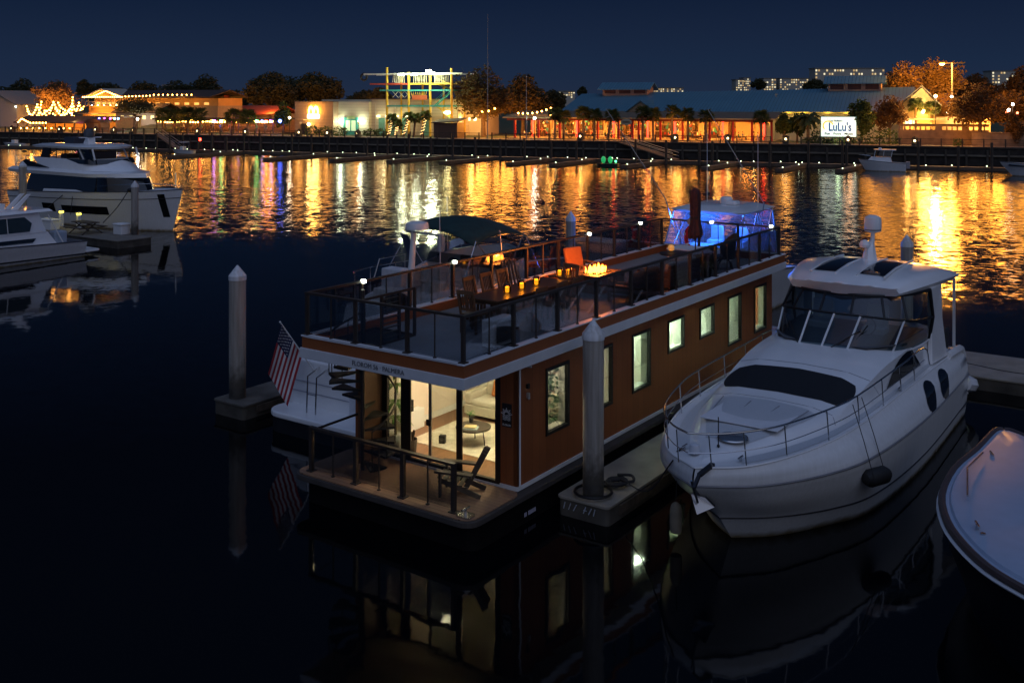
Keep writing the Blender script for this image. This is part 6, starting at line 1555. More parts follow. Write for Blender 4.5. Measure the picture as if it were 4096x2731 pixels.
# ================================================================== buildings on the far bank
BULB = glow('bulb_glow', (1, .40, .06), 42)
WARM = (1, .66, .27)
BM = None
def string_lights(pts, step, label, group='strings of warm bulbs', m=None, r=.12, name='string_lights', wire=True):
    """a wire with a bulb every `step` metres; each bulb a child"""
    global BM
    pts = [Vector(p) for p in pts]; o = pts[0]
    t = empty(name, o, 0, label, 'string lights', group); q = [p - o for p in pts]
    if wire: MB().tube(q, .02, 4).build('wire', BLACK, t)
    acc = step * .5; n = 0
    for a, b in zip(q, q[1:]):
        L = (b - a).length; s = acc
        while s < L and n < 95:
            p = a.lerp(b, s / L)
            if BM is None: c = MB().ball((0, 0, 0), 1, 6, 4).build('bulb', BULB, t); BM = c
            else: c = BM.copy(); COL.objects.link(c); c.parent = t
            if m: c.material_slots[0].link = 'OBJECT'; c.material_slots[0].material = m
            elif c is not BM: c.material_slots[0].link = 'DATA'
            c.location = p - Vector((0, 0, r)); c.scale = (r, r, r); s += step; n += 1
        acc = s - L
    return t
def PX(x, y, n): t = sp(x, n); return SH(t, n, sz(x, y, n))
def swag(x0, y0, x1, y1, sag, n, k=10): 
    return [PX(x0 + (x1 - x0) * i / k, y0 + (y1 - y0) * i / k + sag * math.sin(math.pi * i / k), n) for i in range(k + 1)]
def bx(t, name, x0, x1, y0, y1, z0, z1, m): return MB().box(x0, x1, y0, y1, z0, z1).build(name, m, t)
class Bd:
    """a building in shore axes: local x along the bank, y inland, z up from the ground"""
    def __init__(s, name, xa, n, label, cat): s.ta = sp(xa, n); s.n = n; s.t = shore(name, s.ta, n, GZ, label, cat)
    def X(s, x, dn=0): return sp(x, s.n + dn) - s.ta
    def Z(s, x, y, dn=0): return sz(x, y, s.n + dn) - GZ
    def box(s, name, x0, x1, y0, y1, z0, z1, m, par=None): return MB().box(x0, x1, y0, y1, z0, z1).build(name, m, par or s.t)
    def gable_roof(s, name, x0, x1, y0, y1, ze, zr, m, along='x', hipl=0, th=.22):
        mb = MB()
        if along == 'x':
            ym = (y0 + y1) / 2; A, B = (x0, y0, ze), (x1, y0, ze); Cc, D = (x1, y1, ze), (x0, y1, ze); E_, F = (x0 + hipl, ym, zr), (x1, ym, zr)
        else:
            xm = (x0 + x1) / 2; A, B = (x0, y1, ze), (x0, y0, ze); Cc, D = (x1, y0, ze), (x1, y1, ze); E_, F = (xm, y1, zr), (xm, y0, zr)
        up = [A, B, Cc, D, E_, F]; lo = [(x, y, z - th) for x, y, z in up]
        f = [(0, 1, 5, 4), (2, 3, 4, 5), (3, 0, 4)]; 
        mb.add(up + lo, f + [tuple(i + 6 for i in reversed(q)) for q in f] + [(0, 1, 7, 6), (1, 5, 11, 7), (5, 2, 8, 11), (2, 3, 9, 8), (3, 0, 6, 9)])
        return mb.build(name, m, s.t)

# ---- red columned waterfront restaurant with the long blue roof
B = Bd('blue_roofed_restaurant', 1183, 20, 'long waterfront restaurant with blue metal roof, red porch columns and warm lit interior', 'restaurant'); t = B.t
xR = B.X(1775); xL = B.X(1165)
zc_ = B.Z(1500, 279)
PFL = bx(t, 'porch_floor', xL, xR, -.6, 12, 0, .25, mat('porch_floor', (.22, .17, .11), .8, 0, .1, 1))
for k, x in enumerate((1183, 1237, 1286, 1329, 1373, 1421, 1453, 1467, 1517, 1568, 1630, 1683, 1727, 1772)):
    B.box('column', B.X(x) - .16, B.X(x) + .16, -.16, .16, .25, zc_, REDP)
    if k % 2 == 0: B.box('inner_column', B.X(x) + .9, B.X(x) + 1.15, 6, 6.25, .25, zc_ + .6, glow('red_glow_column', (1, .035, .02), 5.5))  # column itself emits red, in place of red lamps shining on it
B.box('porch_beam', xL, xR, -.2, .2, zc_, zc_ + .38, mat('red_beam', (.28, .05, .03), .6))
pr_ = MB(); z0, z1 = zc_ + .39, B.Z(1500, 258, 9); pr_.add([(xL - .5, -.9, z0), (xR + .5, -.9, z0), (xR + .5, 9, z1), (xL - .5, 9, z1), (xL - .5, -.9, z0 + .2), (xR + .5, -.9, z0 + .2), (xR + .5, 9, z1 + .2), (xL - .5, 9, z1 + .2)], [(0, 1, 2, 3), (4, 5, 6, 7), (0, 1, 5, 4), (1, 2, 6, 5), (2, 3, 7, 6), (3, 0, 4, 7)])
pr_.build('porch_roof', mat('brown_porch_roof', (.13, .10, .065), .8, 0, .15, 1), t)
B.box('fascia_trim', xL - .5, xR + .5, -.96, -.9, z0 - .02, z0 + .2, mat('yellow_trim', (.50, .36, .16), .7))
B.box('back_wall', xL, xR, 11.6, 12, .25, zc_ + 1.5, mat('porch_back_wall', (.34, .24, .12), .8, 0, .25, .6))
for a, b_, c in ((1604, 1616, 0), (1655, 1672, 0), (1690, 1728, 0), (1735, 1772, 0), (1494, 1504, 0), (1408, 1417, 0), (1386, 1394, 0), (1318, 1326, 0), (1270, 1277, 0), (1222, 1230, 0)):
    B.box('wall_panel', B.X(a, 8), B.X(b_, 8), 8, 8.2, .25, zc_ + 1, mat('pale_panel', (.70, .58, .36), .7, 0, .05))
PC_ = [mat('item_' + n_, c_, .6) for n_, c_ in (('teal', (.06, .30, .32)), ('red', (.5, .05, .05)), ('pale', (.75, .72, .6)), ('dark', (.02, .02, .02)), ('blue', (.05, .12, .35)), ('green', (.10, .28, .08)))]
for i in range(22):
    xx = xL + (xR - xL) * (i + .15) / 22; w_ = (xR - xL) / 22 * .72
    if xx > B.X(1690, 11): continue
    sh = B.box('shelf_unit', xx, xx + w_, 11.0, 11.58, .25, 2.4 + .5 * (i % 3), mat('shelf_wood', (.16, .08, .035), .6, 0, .3, 4))
    for j in range(9):
        x_ = xx + .08 + (w_ - .5) * rnd.random(); z_ = .7 + 2.1 * rnd.random()
        MB().box(x_, x_ + rnd.uniform(.15, .5), 10.86 - .01 * j, 10.99, z_, z_ + rnd.uniform(.2, .55)).build('shelf_item', PC_[(i * 3 + j * 5 + j // 4) % 6], sh)
for i in range(9):
    xx = xL + (xR - xL) * .72 * (i + .4) / 9
    ct = B.box('bar_counter', xx, xx + 2.4, 8.9, 9.5, .25, 1.35, mat('counter_front', (.62, .55, .42) if i % 2 else (.12, .06, .03), .6)) if False else B.box('bar_counter', xx, xx + 2.4, 8.9, 9.5, .25, 1.35, mat('counter_pale', (.60, .54, .42), .6) if i % 2 else mat('counter_dark', (.10, .05, .025), .6))
    MB().box(xx - .05, xx + 2.45, 8.8, 9.6, 1.36, 1.42).build('counter_top', PC_[2], ct)
    for j in range(3): MB().lathe([(.001, 0), (.22, .0), (.06, .26), (.01, .3)], (xx + .4 + .8 * j, 9.2, zc_ - .75 - .12 * (j % 2)), 8).build('pendant_shade', PC_[(i + j) % 6], ct)
for i in range(15):
    xx = xL + (xR - xL) * (i + .5) / 15
    MB().box(xx - .8, xx + .8, 2.7, 3.4, zc_ + .30, zc_ + .36).build('ceiling_lamp', glow('porch_lamp', (1, .36, .05), 105), t)
    if i % 2: MB().box(xx - .6, xx + .6, 9.2, 9.8, zc_ + .6, zc_ + .66).build('ceiling_lamp', glow('inner_lamp', (1, .42, .075), 150), t)
# main body and roof
yr = 24; xl0 = B.X(1283, 8); xr0 = B.X(2100, 9); zr_l, zr_r = B.Z(1370, 216, yr), B.Z(2100, 200, yr); ze_ = B.Z(1600, 258, 9)
B.box('main_wall', B.X(1775, 10), xr0 - .5, 10, 10.3, 0, ze_ + .3, CREAMW); B.box('main_wall', B.X(1775, 10) - .01, B.X(1775, 10) + .29, 0.5, 9.99, 0, ze_ - .8, CREAMW)
zr_ = (zr_l + zr_r) / 2
mb = MB(); hip = B.X(1336, yr)
up = [(xl0, 8.4, ze_), (xr0, 8.4, ze_ + .2), (xr0, yr, zr_r), (hip, yr, zr_l), (xl0, 2 * yr - 8.4, ze_), (xr0, 2 * yr - 8.4, ze_)]; lo = [(x, y, z - .25) for x, y, z in up]
f = [(0, 1, 2, 3), (3, 2, 5, 4), (0, 3, 4)]; mb.add(up + lo, f + [tuple(i + 6 for i in reversed(q)) for q in f] + [(0, 1, 7, 6), (1, 2, 8, 7), (2, 5, 11, 8), (4, 0, 6, 10), (5, 4, 10, 11)])
mb.build('roof', ROOFB, t)
B.box('eave_trim', B.X(1775, 9), xr0, 8.3, 8.39, ze_ - .12, ze_ + .12, mat('yellow_eave', (.62, .50, .12), .6))
# small front gable
gx0, gx1 = B.X(1440, 7.5), B.X(1503, 7.5); gm_ = (gx0 + gx1) / 2; gz0, gz1 = B.Z(1472, 257, 7.5), B.Z(1472, 233, 7.5)
MB().extrude([(gx0, 7.6, gz0), (gx1, 7.6, gz0), (gm_, 7.6, gz1 - .1)], (0, .2, 0)).build('gable_wall', mat('tan_gable', (.30, .24, .15), .8), t)
mb = MB()
for sx in (gx0 - .4, gx1 + .4): mb.extrude([(sx, 7.2, gz0 - .2), (gm_, 7.2, gz1), (gm_, 7.2, gz1 + .18), (sx, 7.2, gz0 - .02)], (0, 9, 0))
mb.build('gable_roof', ROOFB, t)
# roof lanterns
def lantern_house(xa, xb, yw0, yw1, yrg, nm):
    x0, x1 = B.X(xa, yr - 1), B.X(xb, yr - 1); zw0, zw1, zg = B.Z((xa + xb) / 2, yw0 + 6, yr - 1), B.Z((xa + xb) / 2, yw1, yr - 1), B.Z((xa + xb) / 2, yrg, yr - 1)
    w = B.box('roof_lantern', x0 + .8, x1 - .8, yr - 2.4, yr + 2.4, zw0, zw1, mat('lantern_wall', (.42, .27, .20), .8, 0, .1))
    n_ = 3
    for i in range(n_):
        a = x0 + .8 + (x1 - x0 - 1.6) * (i + .12) / n_; c = x0 + .8 + (x1 - x0 - 1.6) * (i + .88) / n_
        MB().box(a, c, yr - 2.46, yr - 2.41, zw0 + .55, zw1 - .25).build('louvre', mat('louvre_dark', (.10, .035, .03), .7), w)
    mb = MB(); e = [(x0, yr - 3.4, zw1 - .1), (x1, yr - 3.4, zw1 - .1), (x1, yr, zg), (x0, yr, zg), (x1, yr + 3.4, zw1 - .1), (x0, yr + 3.4, zw1 - .1)]; l2 = [(a, b_, c - .18) for a, b_, c in e]; f = [(0, 1, 2, 3), (3, 2, 4, 5)]
    mb.add(e + l2, f + [tuple(i + 6 for i in reversed(q)) for q in f] + [(0, 1, 7, 6), (1, 2, 8, 7), (2, 4, 10, 8), (3, 0, 6, 9), (5, 3, 9, 11)]); mb.build('lantern_roof', ROOFB, w)
    MB().extrude([(x1 - .8, yr - 2.4, zw1), (x1 - .8, yr + 2.4, zw1), (x1 - .8, yr, zg - .2)], (-.1, 0, 0)).build('lantern_gable', mat('lantern_wall', (.5, .3, .2)), w)
lantern_house(1380, 1500, 216, 204, 189.5, '1'); lantern_house(1893, 2035, 207, 190, 174.5, '2')
for x in (1782, ): B.box('vent_pipe', B.X(x, 18) - .15, B.X(x, 18) + .15, 17.9, 18.2, ze_ + 1.2, ze_ + 3.3, mat('vent_grey', (.3, .28, .24), .5))
# front gable wing at the right end
wx0, wx1 = B.X(2074, 5), B.X(2150, 5); wm = B.X(2117, 5); wze, wzr = B.Z(2110, 237, 5), B.Z(2117, 199, 5)
wg_ = MB(); wg_.extrude([(wx0, 5, 0), (wx1, 5, 0), (wx1, 5, wze), (wm, 5, wzr - .2), (wx0, 5, wze)], (0, 12, 0)); wg_.build('gable_wing', mat('yellow_siding', (.62, .50, .27), .8, 0, .06), t)
mb = MB()
for sx, s in ((wx0 - .7, -1), (wx1 + .7, 1)): mb.extrude([(sx, 4.3, wze - .45), (wm, 4.3, wzr), (wm, 4.3, wzr + .22), (sx, 4.3, wze - .22)], (0, 20, 0))
mb.build('wing_roof', mat('tan_metal_roof', (.22, .20, .14), .5), t)
MB().box(wx0 - .5, wx1 + 1, 3.2, 4.9, B.Z(2110, 274, 4) - .1, B.Z(2110, 274, 4) + .15).build('awning', CREAMW, t)
for x in (2077, 2087, 2098): B.box('entrance_window', B.X(x, 4.9), B.X(x + 7, 4.9), 4.9, 4.96, B.Z(2090, 290, 5), B.Z(2090, 277, 5), glow('window_white', (1, .78, .45), 5))
MB().ball((B.X(2120, 4.6), 4.7, B.Z(2120, 257, 4.6)), .28, 10, 6).build('wall_lamp', glow('lamp_white_warm', (1, .60, .2), 40), t)
point('gable_light', SH(sp(2121, 22.6), 22.6, sz(2121, 255, 22.6)), (1, .43, .06), 1300, .9)
for x in (1810, 1845, 1900, 1945, 2000): point('eave_light', SH(sp(x, 27.8), 27.8, sz(x, 262, 27.8)), (1, .70, .15), 60, .3)

# tables, chairs and diners on the porch
TBL = CHR = None
def person_mesh(pose, shirt, trousers, hair):
    bm = bmesh.new(); L = bm.verts.layers.skin.verify()
    J = {'pel': (0, 0, .50), 'abd': (.02, 0, .70), 'che': (.03, 0, .95), 'nec': (.04, 0, 1.10), 'hea': (.06, 0, 1.24), 'top': (.05, 0, 1.34)} if pose == 'sit' else {'pel': (0, 0, .92), 'abd': (0, 0, 1.12), 'che': (0, 0, 1.36), 'nec': (.02, 0, 1.50), 'hea': (.04, 0, 1.64), 'top': (.03, 0, 1.74)}
    rad = {'pel': .15, 'abd': .13, 'che': .15, 'nec': .06, 'hea': .095, 'top': .07}
    ed = [('pel', 'abd'), ('abd', 'che'), ('che', 'nec'), ('nec', 'hea'), ('hea', 'top')]
    for s, k in ((-1, 'r'), (1, 'l')):
        if pose == 'sit':
            P = {'hip': (.05, .10, .48), 'kne': (.46, .12, .50), 'ank': (.46, .12, .09), 'toe': (.60, .13, .04), 'sho': (.03, .19, 1.02), 'elb': (.12, .24, .76), 'wri': (.36, .14, .80), 'han': (.44, .11, .80)}
        else:
            P = {'hip': (0, .10, .88), 'kne': (.04 * s, .11, .50), 'ank': (-.05 * s, .11, .09), 'toe': (.10 - .05 * s, .13, .03), 'sho': (0, .19, 1.40), 'elb': (-.02, .25, 1.12), 'wri': (.10, .24, .88), 'han': (.14, .23, .79)}
        for q, v in P.items(): J[q + k] = (v[0], s * v[1], v[2]); rad[q + k] = {'hip': .10, 'kne': .065, 'ank': .042, 'toe': .04, 'sho': .065, 'elb': .045, 'wri': .032, 'han': .038}[q]
        ed += [('pel', 'hip' + k), ('hip' + k, 'kne' + k), ('kne' + k, 'ank' + k), ('ank' + k, 'toe' + k), ('che', 'sho' + k), ('sho' + k, 'elb' + k), ('elb' + k, 'wri' + k), ('wri' + k, 'han' + k)]
    vs = {}
    for k, p in J.items():
        v = bm.verts.new(p); v[L].radius = (rad[k], rad[k]); vs[k] = v; v[L].use_root = (k == 'pel')
    for a, b_ in ed: bm.edges.new((vs[a], vs[b_]))
    me = bpy.data.meshes.new('person'); bm.to_mesh(me); bm.free()
    o = bpy.data.objects.new('person_source', me); COL.objects.link(o)
    o.modifiers.new('k', 'SKIN'); m2 = o.modifiers.new('s', 'SUBSURF'); m2.levels = 1; m2.render_levels = 1
    dg = bpy.context.evaluated_depsgraph_get(); me2 = bpy.data.meshes.new_from_object(o.evaluated_get(dg)); bpy.data.objects.remove(o)
    me2.materials.clear()
    for m in (mat('skin', (.52, .30, .20), .6), shirt, trousers): me2.materials.append(m)
    zs_ = (.62, 1.08) if pose == 'sit' else (.98, 1.48)
    for p in me2.polygons:
        c = p.center; p.use_smooth = True
        p.material_index = 0 if (c.z > zs_[1] or (abs(c.y) > .10 and c.x > .22 and c.z > .70 and pose == 'sit') or (pose != 'sit' and abs(c.y) > .2 and c.z < 1.1)) else (1 if c.z > zs_[0] else 2)
    return me2
SHIRTS = {'white': (.7, .7, .66), 'red': (.45, .05, .04), 'blue': (.06, .12, .32), 'black': (.03, .03, .03), 'green': (.08, .22, .08), 'grey': (.25, .25, .25)}
PM = {}
for k, c in SHIRTS.items():
    for ps in ('sit', 'stand'): PM[k, ps] = person_mesh(ps, mat('shirt_' + k, c, .8), mat('trousers', (.05, .05, .07), .8), None)
HAIR = MB().ball((0, 0, 0), .105, 8, 6, (1, .95, .9)); HM = None
def person(t_, n_, z, rz, shirt, pose, label, group):
    global HM
    t = shore('person', t_, n_, z, label, 'person', group, rz)
    o = bpy.data.objects.new('body', PM[shirt, pose]); COL.objects.link(o); o.parent = t
    if HM is None: HM = HAIR.build('hair', mat('dark_hair', (.03, .02, .015), .7), t, True); h = HM
    else: h = HM.copy(); COL.objects.link(h); h.parent = t
    h.location = (.03, 0, 1.31) if pose == 'sit' else (.01, 0, 1.71)
def tset(t_, n_, z, label):
    global TBL, CHR
    t = shore('dining_table', t_, n_, z, label, 'table', 'tables on the red columned porch')
    if TBL is None:
        TBL = [MB().box(-.45, .45, -.45, .45, .71, .75).build('tabletop', mat('table_pale', (.45, .38, .26), .5), t), MB().cyl((0, 0, .03), (0, 0, .71), .05, n=6).build('pedestal', BLACK, t), MB().box(-.28, .28, -.28, .28, 0, .03).build('base', BLACK, t)]
    else:
        for q in TBL: c = q.copy(); COL.objects.link(c); c.parent = t
def pchair(t_, n_, z, rz, label):
    global CHR
    t = shore('porch_chair', t_, n_, z, label, 'chair', 'chairs on the red columned porch', rz)
    if CHR is None:
        CHR = [MB().box(-.2, .2, -.2, .2, .43, .47).build('seat', TEAKD, t)]
        CHR.append(MB().box(-.22, -.19, -.2, .2, .55, .9).build('backrest', TEAKD, t))
        for x in (-.19, .17):
            for y in (-.19, .17): CHR.append(MB().box(x, x + .03, y, y + .03, 0, .43).build('leg', TEAKD, t))
    else:
        for q in CHR: c = q.copy(); COL.objects.link(c); c.parent = t
cols = (1183, 1237, 1286, 1329, 1373, 1421, 1453, 1517, 1568, 1630, 1683, 1727, 1772)
bay = ['first', 'second', 'third', 'fourth', 'fifth', 'sixth', 'seventh', 'eighth', 'ninth', 'tenth', 'eleventh', 'twelfth']
kk = list(SHIRTS); zf_ = GZ + .25
for i in range(12):
    if i == 6: continue
    a, c = sp(cols[i], 21.3), sp(cols[i + 1], 21.3); mid = (a + c) / 2; bn_ = bay[i]
    tset(mid, 21.8, zf_, f'front table in the {bn_} porch bay from the left')
    pchair(mid - .72, 21.8, zf_, 0, f'dark chair left of the front table in the {bn_} porch bay'); pchair(mid + .72, 21.8, zf_, 180, f'dark chair right of the front table in the {bn_} porch bay')
    s1, s2, s3 = kk[i % 6], kk[(i * 2 + 3) % 6], kk[(i * 5 + 1) % 6]
    person(mid - .72, 21.8, zf_, 0, s1, 'sit', f'person in {s1} shirt seated left of the front table in the {bn_} porch bay', 'diners on the porch')
    if i % 3 != 1: person(mid + .72, 21.8, zf_, 180, s2, 'sit', f'person in {s2} shirt seated right of the front table in the {bn_} porch bay', 'diners on the porch')
    if i % 2 == 0: person(mid + 1.1, 26.2, zf_, 200, s3, 'stand', f'person in {s3} shirt standing farther inside the {bn_} porch bay', 'diners on the porch')
    s4, s5 = kk[(i * 3 + 2) % 6], kk[(i + 4) % 6]
    person(mid - .9, 28.2, zf_, 90, s4, 'stand', f'person in {s4} shirt standing at the back counter in the {bn_} porch bay', 'diners on the porch')
    person(mid - .5, 24.6, zf_, 0, s5, 'sit', f'person in {s5} shirt seated at the rear table in the {bn_} porch bay', 'diners on the porch')
    tset(mid + .2, 24.6, zf_, f'rear table in the {bn_} porch bay from the left')

# ---- oval sign on posts, flag poles, lamp posts
t = shore('oval_sign', sp(1438.5, 15.8), 15.8, GZ, 'pale oval sign on two dark posts before the red columned porch', 'sign')
z1 = sz(1438, 281, 15.8) - GZ
MB().lathe([(.01, -.06), (.96, -.06), (1.0, 0), (.96, .06), (.01, .06)], (0, 0, z1), 24, Matrix.Rotation(R(90), 3, 'X') @ Matrix.Diagonal((.98, .52, 1))).build('board', mat('sign_cream', (.45, .40, .26), .7, 0, .15, 3), t, True)
mb = MB()
for k in range(6): mb.box(-.62 + .21 * k, -.47 + .21 * k, -.075, -.066, z1 - .16, z1 + .2)
mb.build('sign_marks', mat('sign_brown', (.14, .09, .04), .8), t)
for x in (-.8, .8): MB().box(x - .06, x + .06, -.05, .05, 0, z1 - .2).build('post', PWOOD, t)
def pole(x, yt, n, r, label, name='flag_pole', cat='flag pole'):
    t = shore(name, sp(x, n), n, GZ, label, cat); z1 = sz(x, yt, n) - GZ
    MB().tube([(0, 0, 0), (0, 0, z1 * .6), (0, 0, z1)], [r, r * .8, r * .45], 8).ball((0, 0, z1), r * .9, 8, 5).build('mast', mat('mast_grey', (.22, .24, .26), .5, .3, .05), t, True); return t, z1
pole(1120, 34, 15.8, .10, 'very tall thin grey flag pole in front of the big oak')
t, z1 = pole(1209, 175, 15.8, .11, 'shorter grey mast with a small yard between the oak and the blue roof', 'mast', 'mast'); MB().bar((-.6, 0, z1 * .72), (.6, 0, z1 * .78), .06).build('yard', BLACK, t)
def lamppost(x, yt, n, label, lit=True, col=(1, .8, .55), pw=80):
    t = shore('lamp_post', sp(x, n), n, GZ, label, 'lamp post', 'lamp posts along the bank'); z1 = sz(x, yt, n) - GZ
    MB().cyl((0, 0, 0), (0, 0, z1 - .3), .07, .05, 8).lathe([(.16, 0), (.12, .4), (.06, .5)], n=8).build('post', BLACK, t, True)
    MB().ball((0, 0, z1), .24, 10, 6).build('globe', glow('globe_' + str(col), col, 22) if lit else mat('globe_dull', (.5, .45, .3), .4), t, True)
    if lit: point('lamp_light', SH(sp(x, n - .5), n - .5, z1 + GZ), col, pw, .25)
lamppost(665, 271, 22, 'lamp post with a bright white globe right of the small green tree', True, (1, .75, .45), 120)
lamppost(316, 274, 24, 'bright white lamp on a post before the grey house', True, (1, .92, .82), 260)
lamppost(690, 283, 17, 'thin dark lamp post before the left wall of the flat roofed building', False); lamppost(824, 283, 17, 'thin dark lamp post before the teal double door', False)
lamppost(1228, 272, 17, 'bright white lamp at the left end of the red columned porch', True, (1, .9, .7), 160)
for x, y, lab in ((2149, 221, 'bright white lamp right of the yellow lit gable'), (2186, 222, 'white lamp second to the right of the yellow lit gable'), (2177, 259, 'small white lamp low among the trees right of the gable'), (2201, 258, 'small white lamp left of the big spreading brown tree'), (2317, 253, 'white lamp among the trees at the right edge, lower'), (2326, 240, 'white lamp among the trees at the right edge, higher')):
    lamppost(x, y, 22 if x == 2149 else 36, lab, True, (1, .62, .24) if x == 2149 else (1, .82, .62), 2600 if x == 2149 else 70)
# tall twin street lamp
t = shore('street_lamp', sp(2187, 55), 55, GZ, 'tall twin armed street lamp with its left head glowing orange', 'street lamp'); z1 = sz(2187, 145, 55) - GZ
MB().cyl((0, 0, 0), (0, 0, z1), .22, .14, 10).build('pole', mat('mast_grey'), t, True); MB().bar((-1.5, 0, z1 - .05), (1.5, 0, z1 - .05), .1).build('arm', BLACK, t)
MB().box(-2.2, -1.2, -.3, .3, z1 - .1, z1 + .12).box(1.2, 2.2, -.3, .3, z1 - .1, z1 + .12).build('head', BLACK, t); MB().ball((-1.7, 0, z1 - .2), .34, 10, 6, (1.3, 1, .6)).build('lamp', glow('sodium', (1, .44, .07), 90), t)
point('street_light', SH(sp(2187, 55) - 1.7, 53.5, GZ + z1 - .9), (1, .36, .04), 22000, 2.6)
point('tree_fill', SH(sp(2150, 30), 30, 9.5), (1, .36, .035), 4600, 3.2); point('tree_fill', SH(sp(2260, 26), 26, 6.5), (1, .36, .035), 4200, 3.0)  # added amber fills among the right-hand trees, no fixtures

# ---- backlit sign
t = shore('backlit_sign', sp(1926, 18.3), 18.3, GZ, 'big white backlit restaurant sign with a yellow sun and blue letters', 'sign')
k_ = sY(1926, 18.3) / FD; hw = 38.5 * k_; za, zb_ = sz(1926, 314, 18.3) - GZ, sz(1926, 269, 18.3) - GZ
MB().box(-hw, hw, 0, .25, za, zb_).build('panel', glow('sign_backlight', (.82, 1, .88), 1.05), t)
fr = MB(); e = .10; fr.box(-hw - e, hw + e, -.02, .27, zb_, zb_ + e).box(-hw - e, hw + e, -.02, .27, za - e, za).box(-hw - e, -hw, -.02, .27, za, zb_).box(hw, hw + e, -.02, .27, za, zb_).build('frame', mat('teal_frame', (.04, .25, .22), .5), t)
for x in (-hw + .4, hw - .4): MB().box(x - .1, x + .1, .05, .2, 0, za - e).build('post', PWOOD, t)
H_ = zb_ - za; SB_ = mat('sign_blue', (.01, .09, .36), .5, emit=(.02, .14, .55), estr=.22); SK = mat('sign_black', (.02, .02, .05), .6); SY_ = mat('sign_yellow', (.75, .50, .02), .5, emit=(1, .7, .02), estr=.7)
text('lettering', "LuLu's", H_ * .60, (-hw * .58, -.03, za + H_ * .29), (1, 0, 0), (0, 0, 1), SB_, t, .02, 'LEFT', .74, .045)
text('lettering', "Lucy Buffett's", H_ * .13, (-hw * .56, -.03, za + H_ * .76), (1, 0, 0), (0, 0, 1), SK, t, .02, 'LEFT', .95, .012)
text('lettering', "Fun   Food   Music", H_ * .165, (0.05, -.03, za + H_ * .09), (1, 0, 0), (0, 0, 1), SK, t, .02, 'CENTER', 1.12, .016)
mb = MB(); c = Vector((-hw * .60, -.03, za + H_ * .54))
mb.tube([c + Vector((math.cos(R(a)) * H_ * .24, 0, math.sin(R(a)) * H_ * .24)) for a in range(15, 226, 15)], .10, 5)
for a in range(20, 221, 25): d = Vector((math.cos(R(a)), 0, math.sin(R(a)))); mb.bar(c + d * H_ * .30, c + d * H_ * .43, .15, .03)
mb.build('sun_emblem', SY_, t)
point('sign_light', SH(sp(1926, 16.6), 16.6, GZ + 1.0), (.7, 1, .5), 70, .4)
# ---- crenellated wall
Bw = Bd('crenellated_wall', 2064, 20, 'long brown garden wall pierced by a row of small square lit openings', 'wall'); t = Bw.t; L_ = Bw.X(2271); zt_ = Bw.Z(2170, 287)
hl = [(L_ * (k + .35) / 17, L_ * (k + .35) / 17 + .52, zt_ - .78, zt_ - .28) for k in range(17) if k not in (7, 12)]
mb = MB(); wall_cells(mb, 0, L_, 0, zt_, hl, lambda p, q, z0, z1: mb.box(p, q, 0, .3, z0, z1)); mb.build('wall', mat('garden_wall', (.24, .16, .09), .9, 0, .25, 1.2), t)
MB().box(-.1, L_ + .1, -.08, .38, zt_, zt_ + .12).build('coping', mat('wall_coping', (.16, .11, .07), .8), t)
for k in (.1, .35, .6, .85): point('patio_light', SH(Bw.ta + L_ * k, 23.5, GZ + zt_ - .2), (1, .43, .07), 420, .3)
Bw2 = Bd('patio_backdrop', 2066, 26.5, 'lit cream terrace wall behind the crenellated garden wall', 'wall'); Bw2.box('wall', 0, Bw2.X(2275), 0, .3, 0, 4.2, CREAMW)
Bw3 = Bd('low_wall', 2232, 17.8, 'low brown retaining wall at the right edge behind the boardwalk', 'wall'); Bw3.box('wall', 0, Bw3.X(2420), 0, .4, 0, Bw3.Z(2320, 307), mat('retaining_wall', (.20, .15, .10), .9, 0, .3, 1)); Bw3.box('coping', -.1, Bw3.X(2420) + .1, -.1, .5, Bw3.Z(2320, 307), Bw3.Z(2320, 307) + .15, mat('wall_coping'))

# ---- flat roofed building with the yellow sign, and the warehouse
B = Bd('flat_roofed_building', 677, 26, 'brown and cream flat roofed building with a bright yellow sign and teal double door', 'building'); t = B.t
BRICK = striped('brown_brick', (.30, .20, .13), (.36, .25, .16), .3, 2, .07, .85, .2)
CRB = striped('cream_block', (.50, .46, .34), (.56, .52, .40), .6, 2, .04, .85, .2)
xa, xb_, xc_ = B.X(765), B.X(765, 3), B.X(853, 3)
B.box('brown_wing', 0, xa, 0, 14, 0, B.Z(720, 234.5), BRICK); B.box('cream_wing', xa, xc_, 2, 16, 0, B.Z(810, 234), CRB); B.box('parapet', B.X(739, 6), B.X(850, 6), 6, 15.9, B.Z(800, 234) + .01, B.Z(800, 229), CRB); B.box('coping', -.1, xa + .1, -.1, .2, B.Z(720, 234.5), B.Z(720, 234.5) + .15, mat('dark_coping', (.10, .08, .07), .7))
sx0, sx1 = B.X(710), B.X(733); sw = sx1 - sx0; zs0, zs1 = B.Z(720, 261), B.Z(720, 246)
mb = MB()
for k in (0, 1):
    x0 = sx0 + sw * .5 * k; arc = [(x0 + sw * .25 - math.cos(R(a)) * sw * .21, -.25, zs0 + math.sin(R(a)) * (zs1 - zs0)) for a in range(0, 181, 15)]
    mb.tube(arc, [.12 + .14 * math.sin(math.pi * i / 12) for i in range(13)], 6)
mb.build('arch_sign', glow('sign_yellow_glow', (1, .50, .04), 30), t, True)
B.box('box_sign', B.X(708), B.X(733), -.3, 0, B.Z(720, 272), B.Z(720, 263), glow('sign_white_glow', (1, .80, .42), 14))
MB().ball((B.X(710.5), -.25, B.Z(710, 286)), .28, 8, 6).build('wall_lamp', glow('amber_lamp', (1, .66, .24), 40), t)
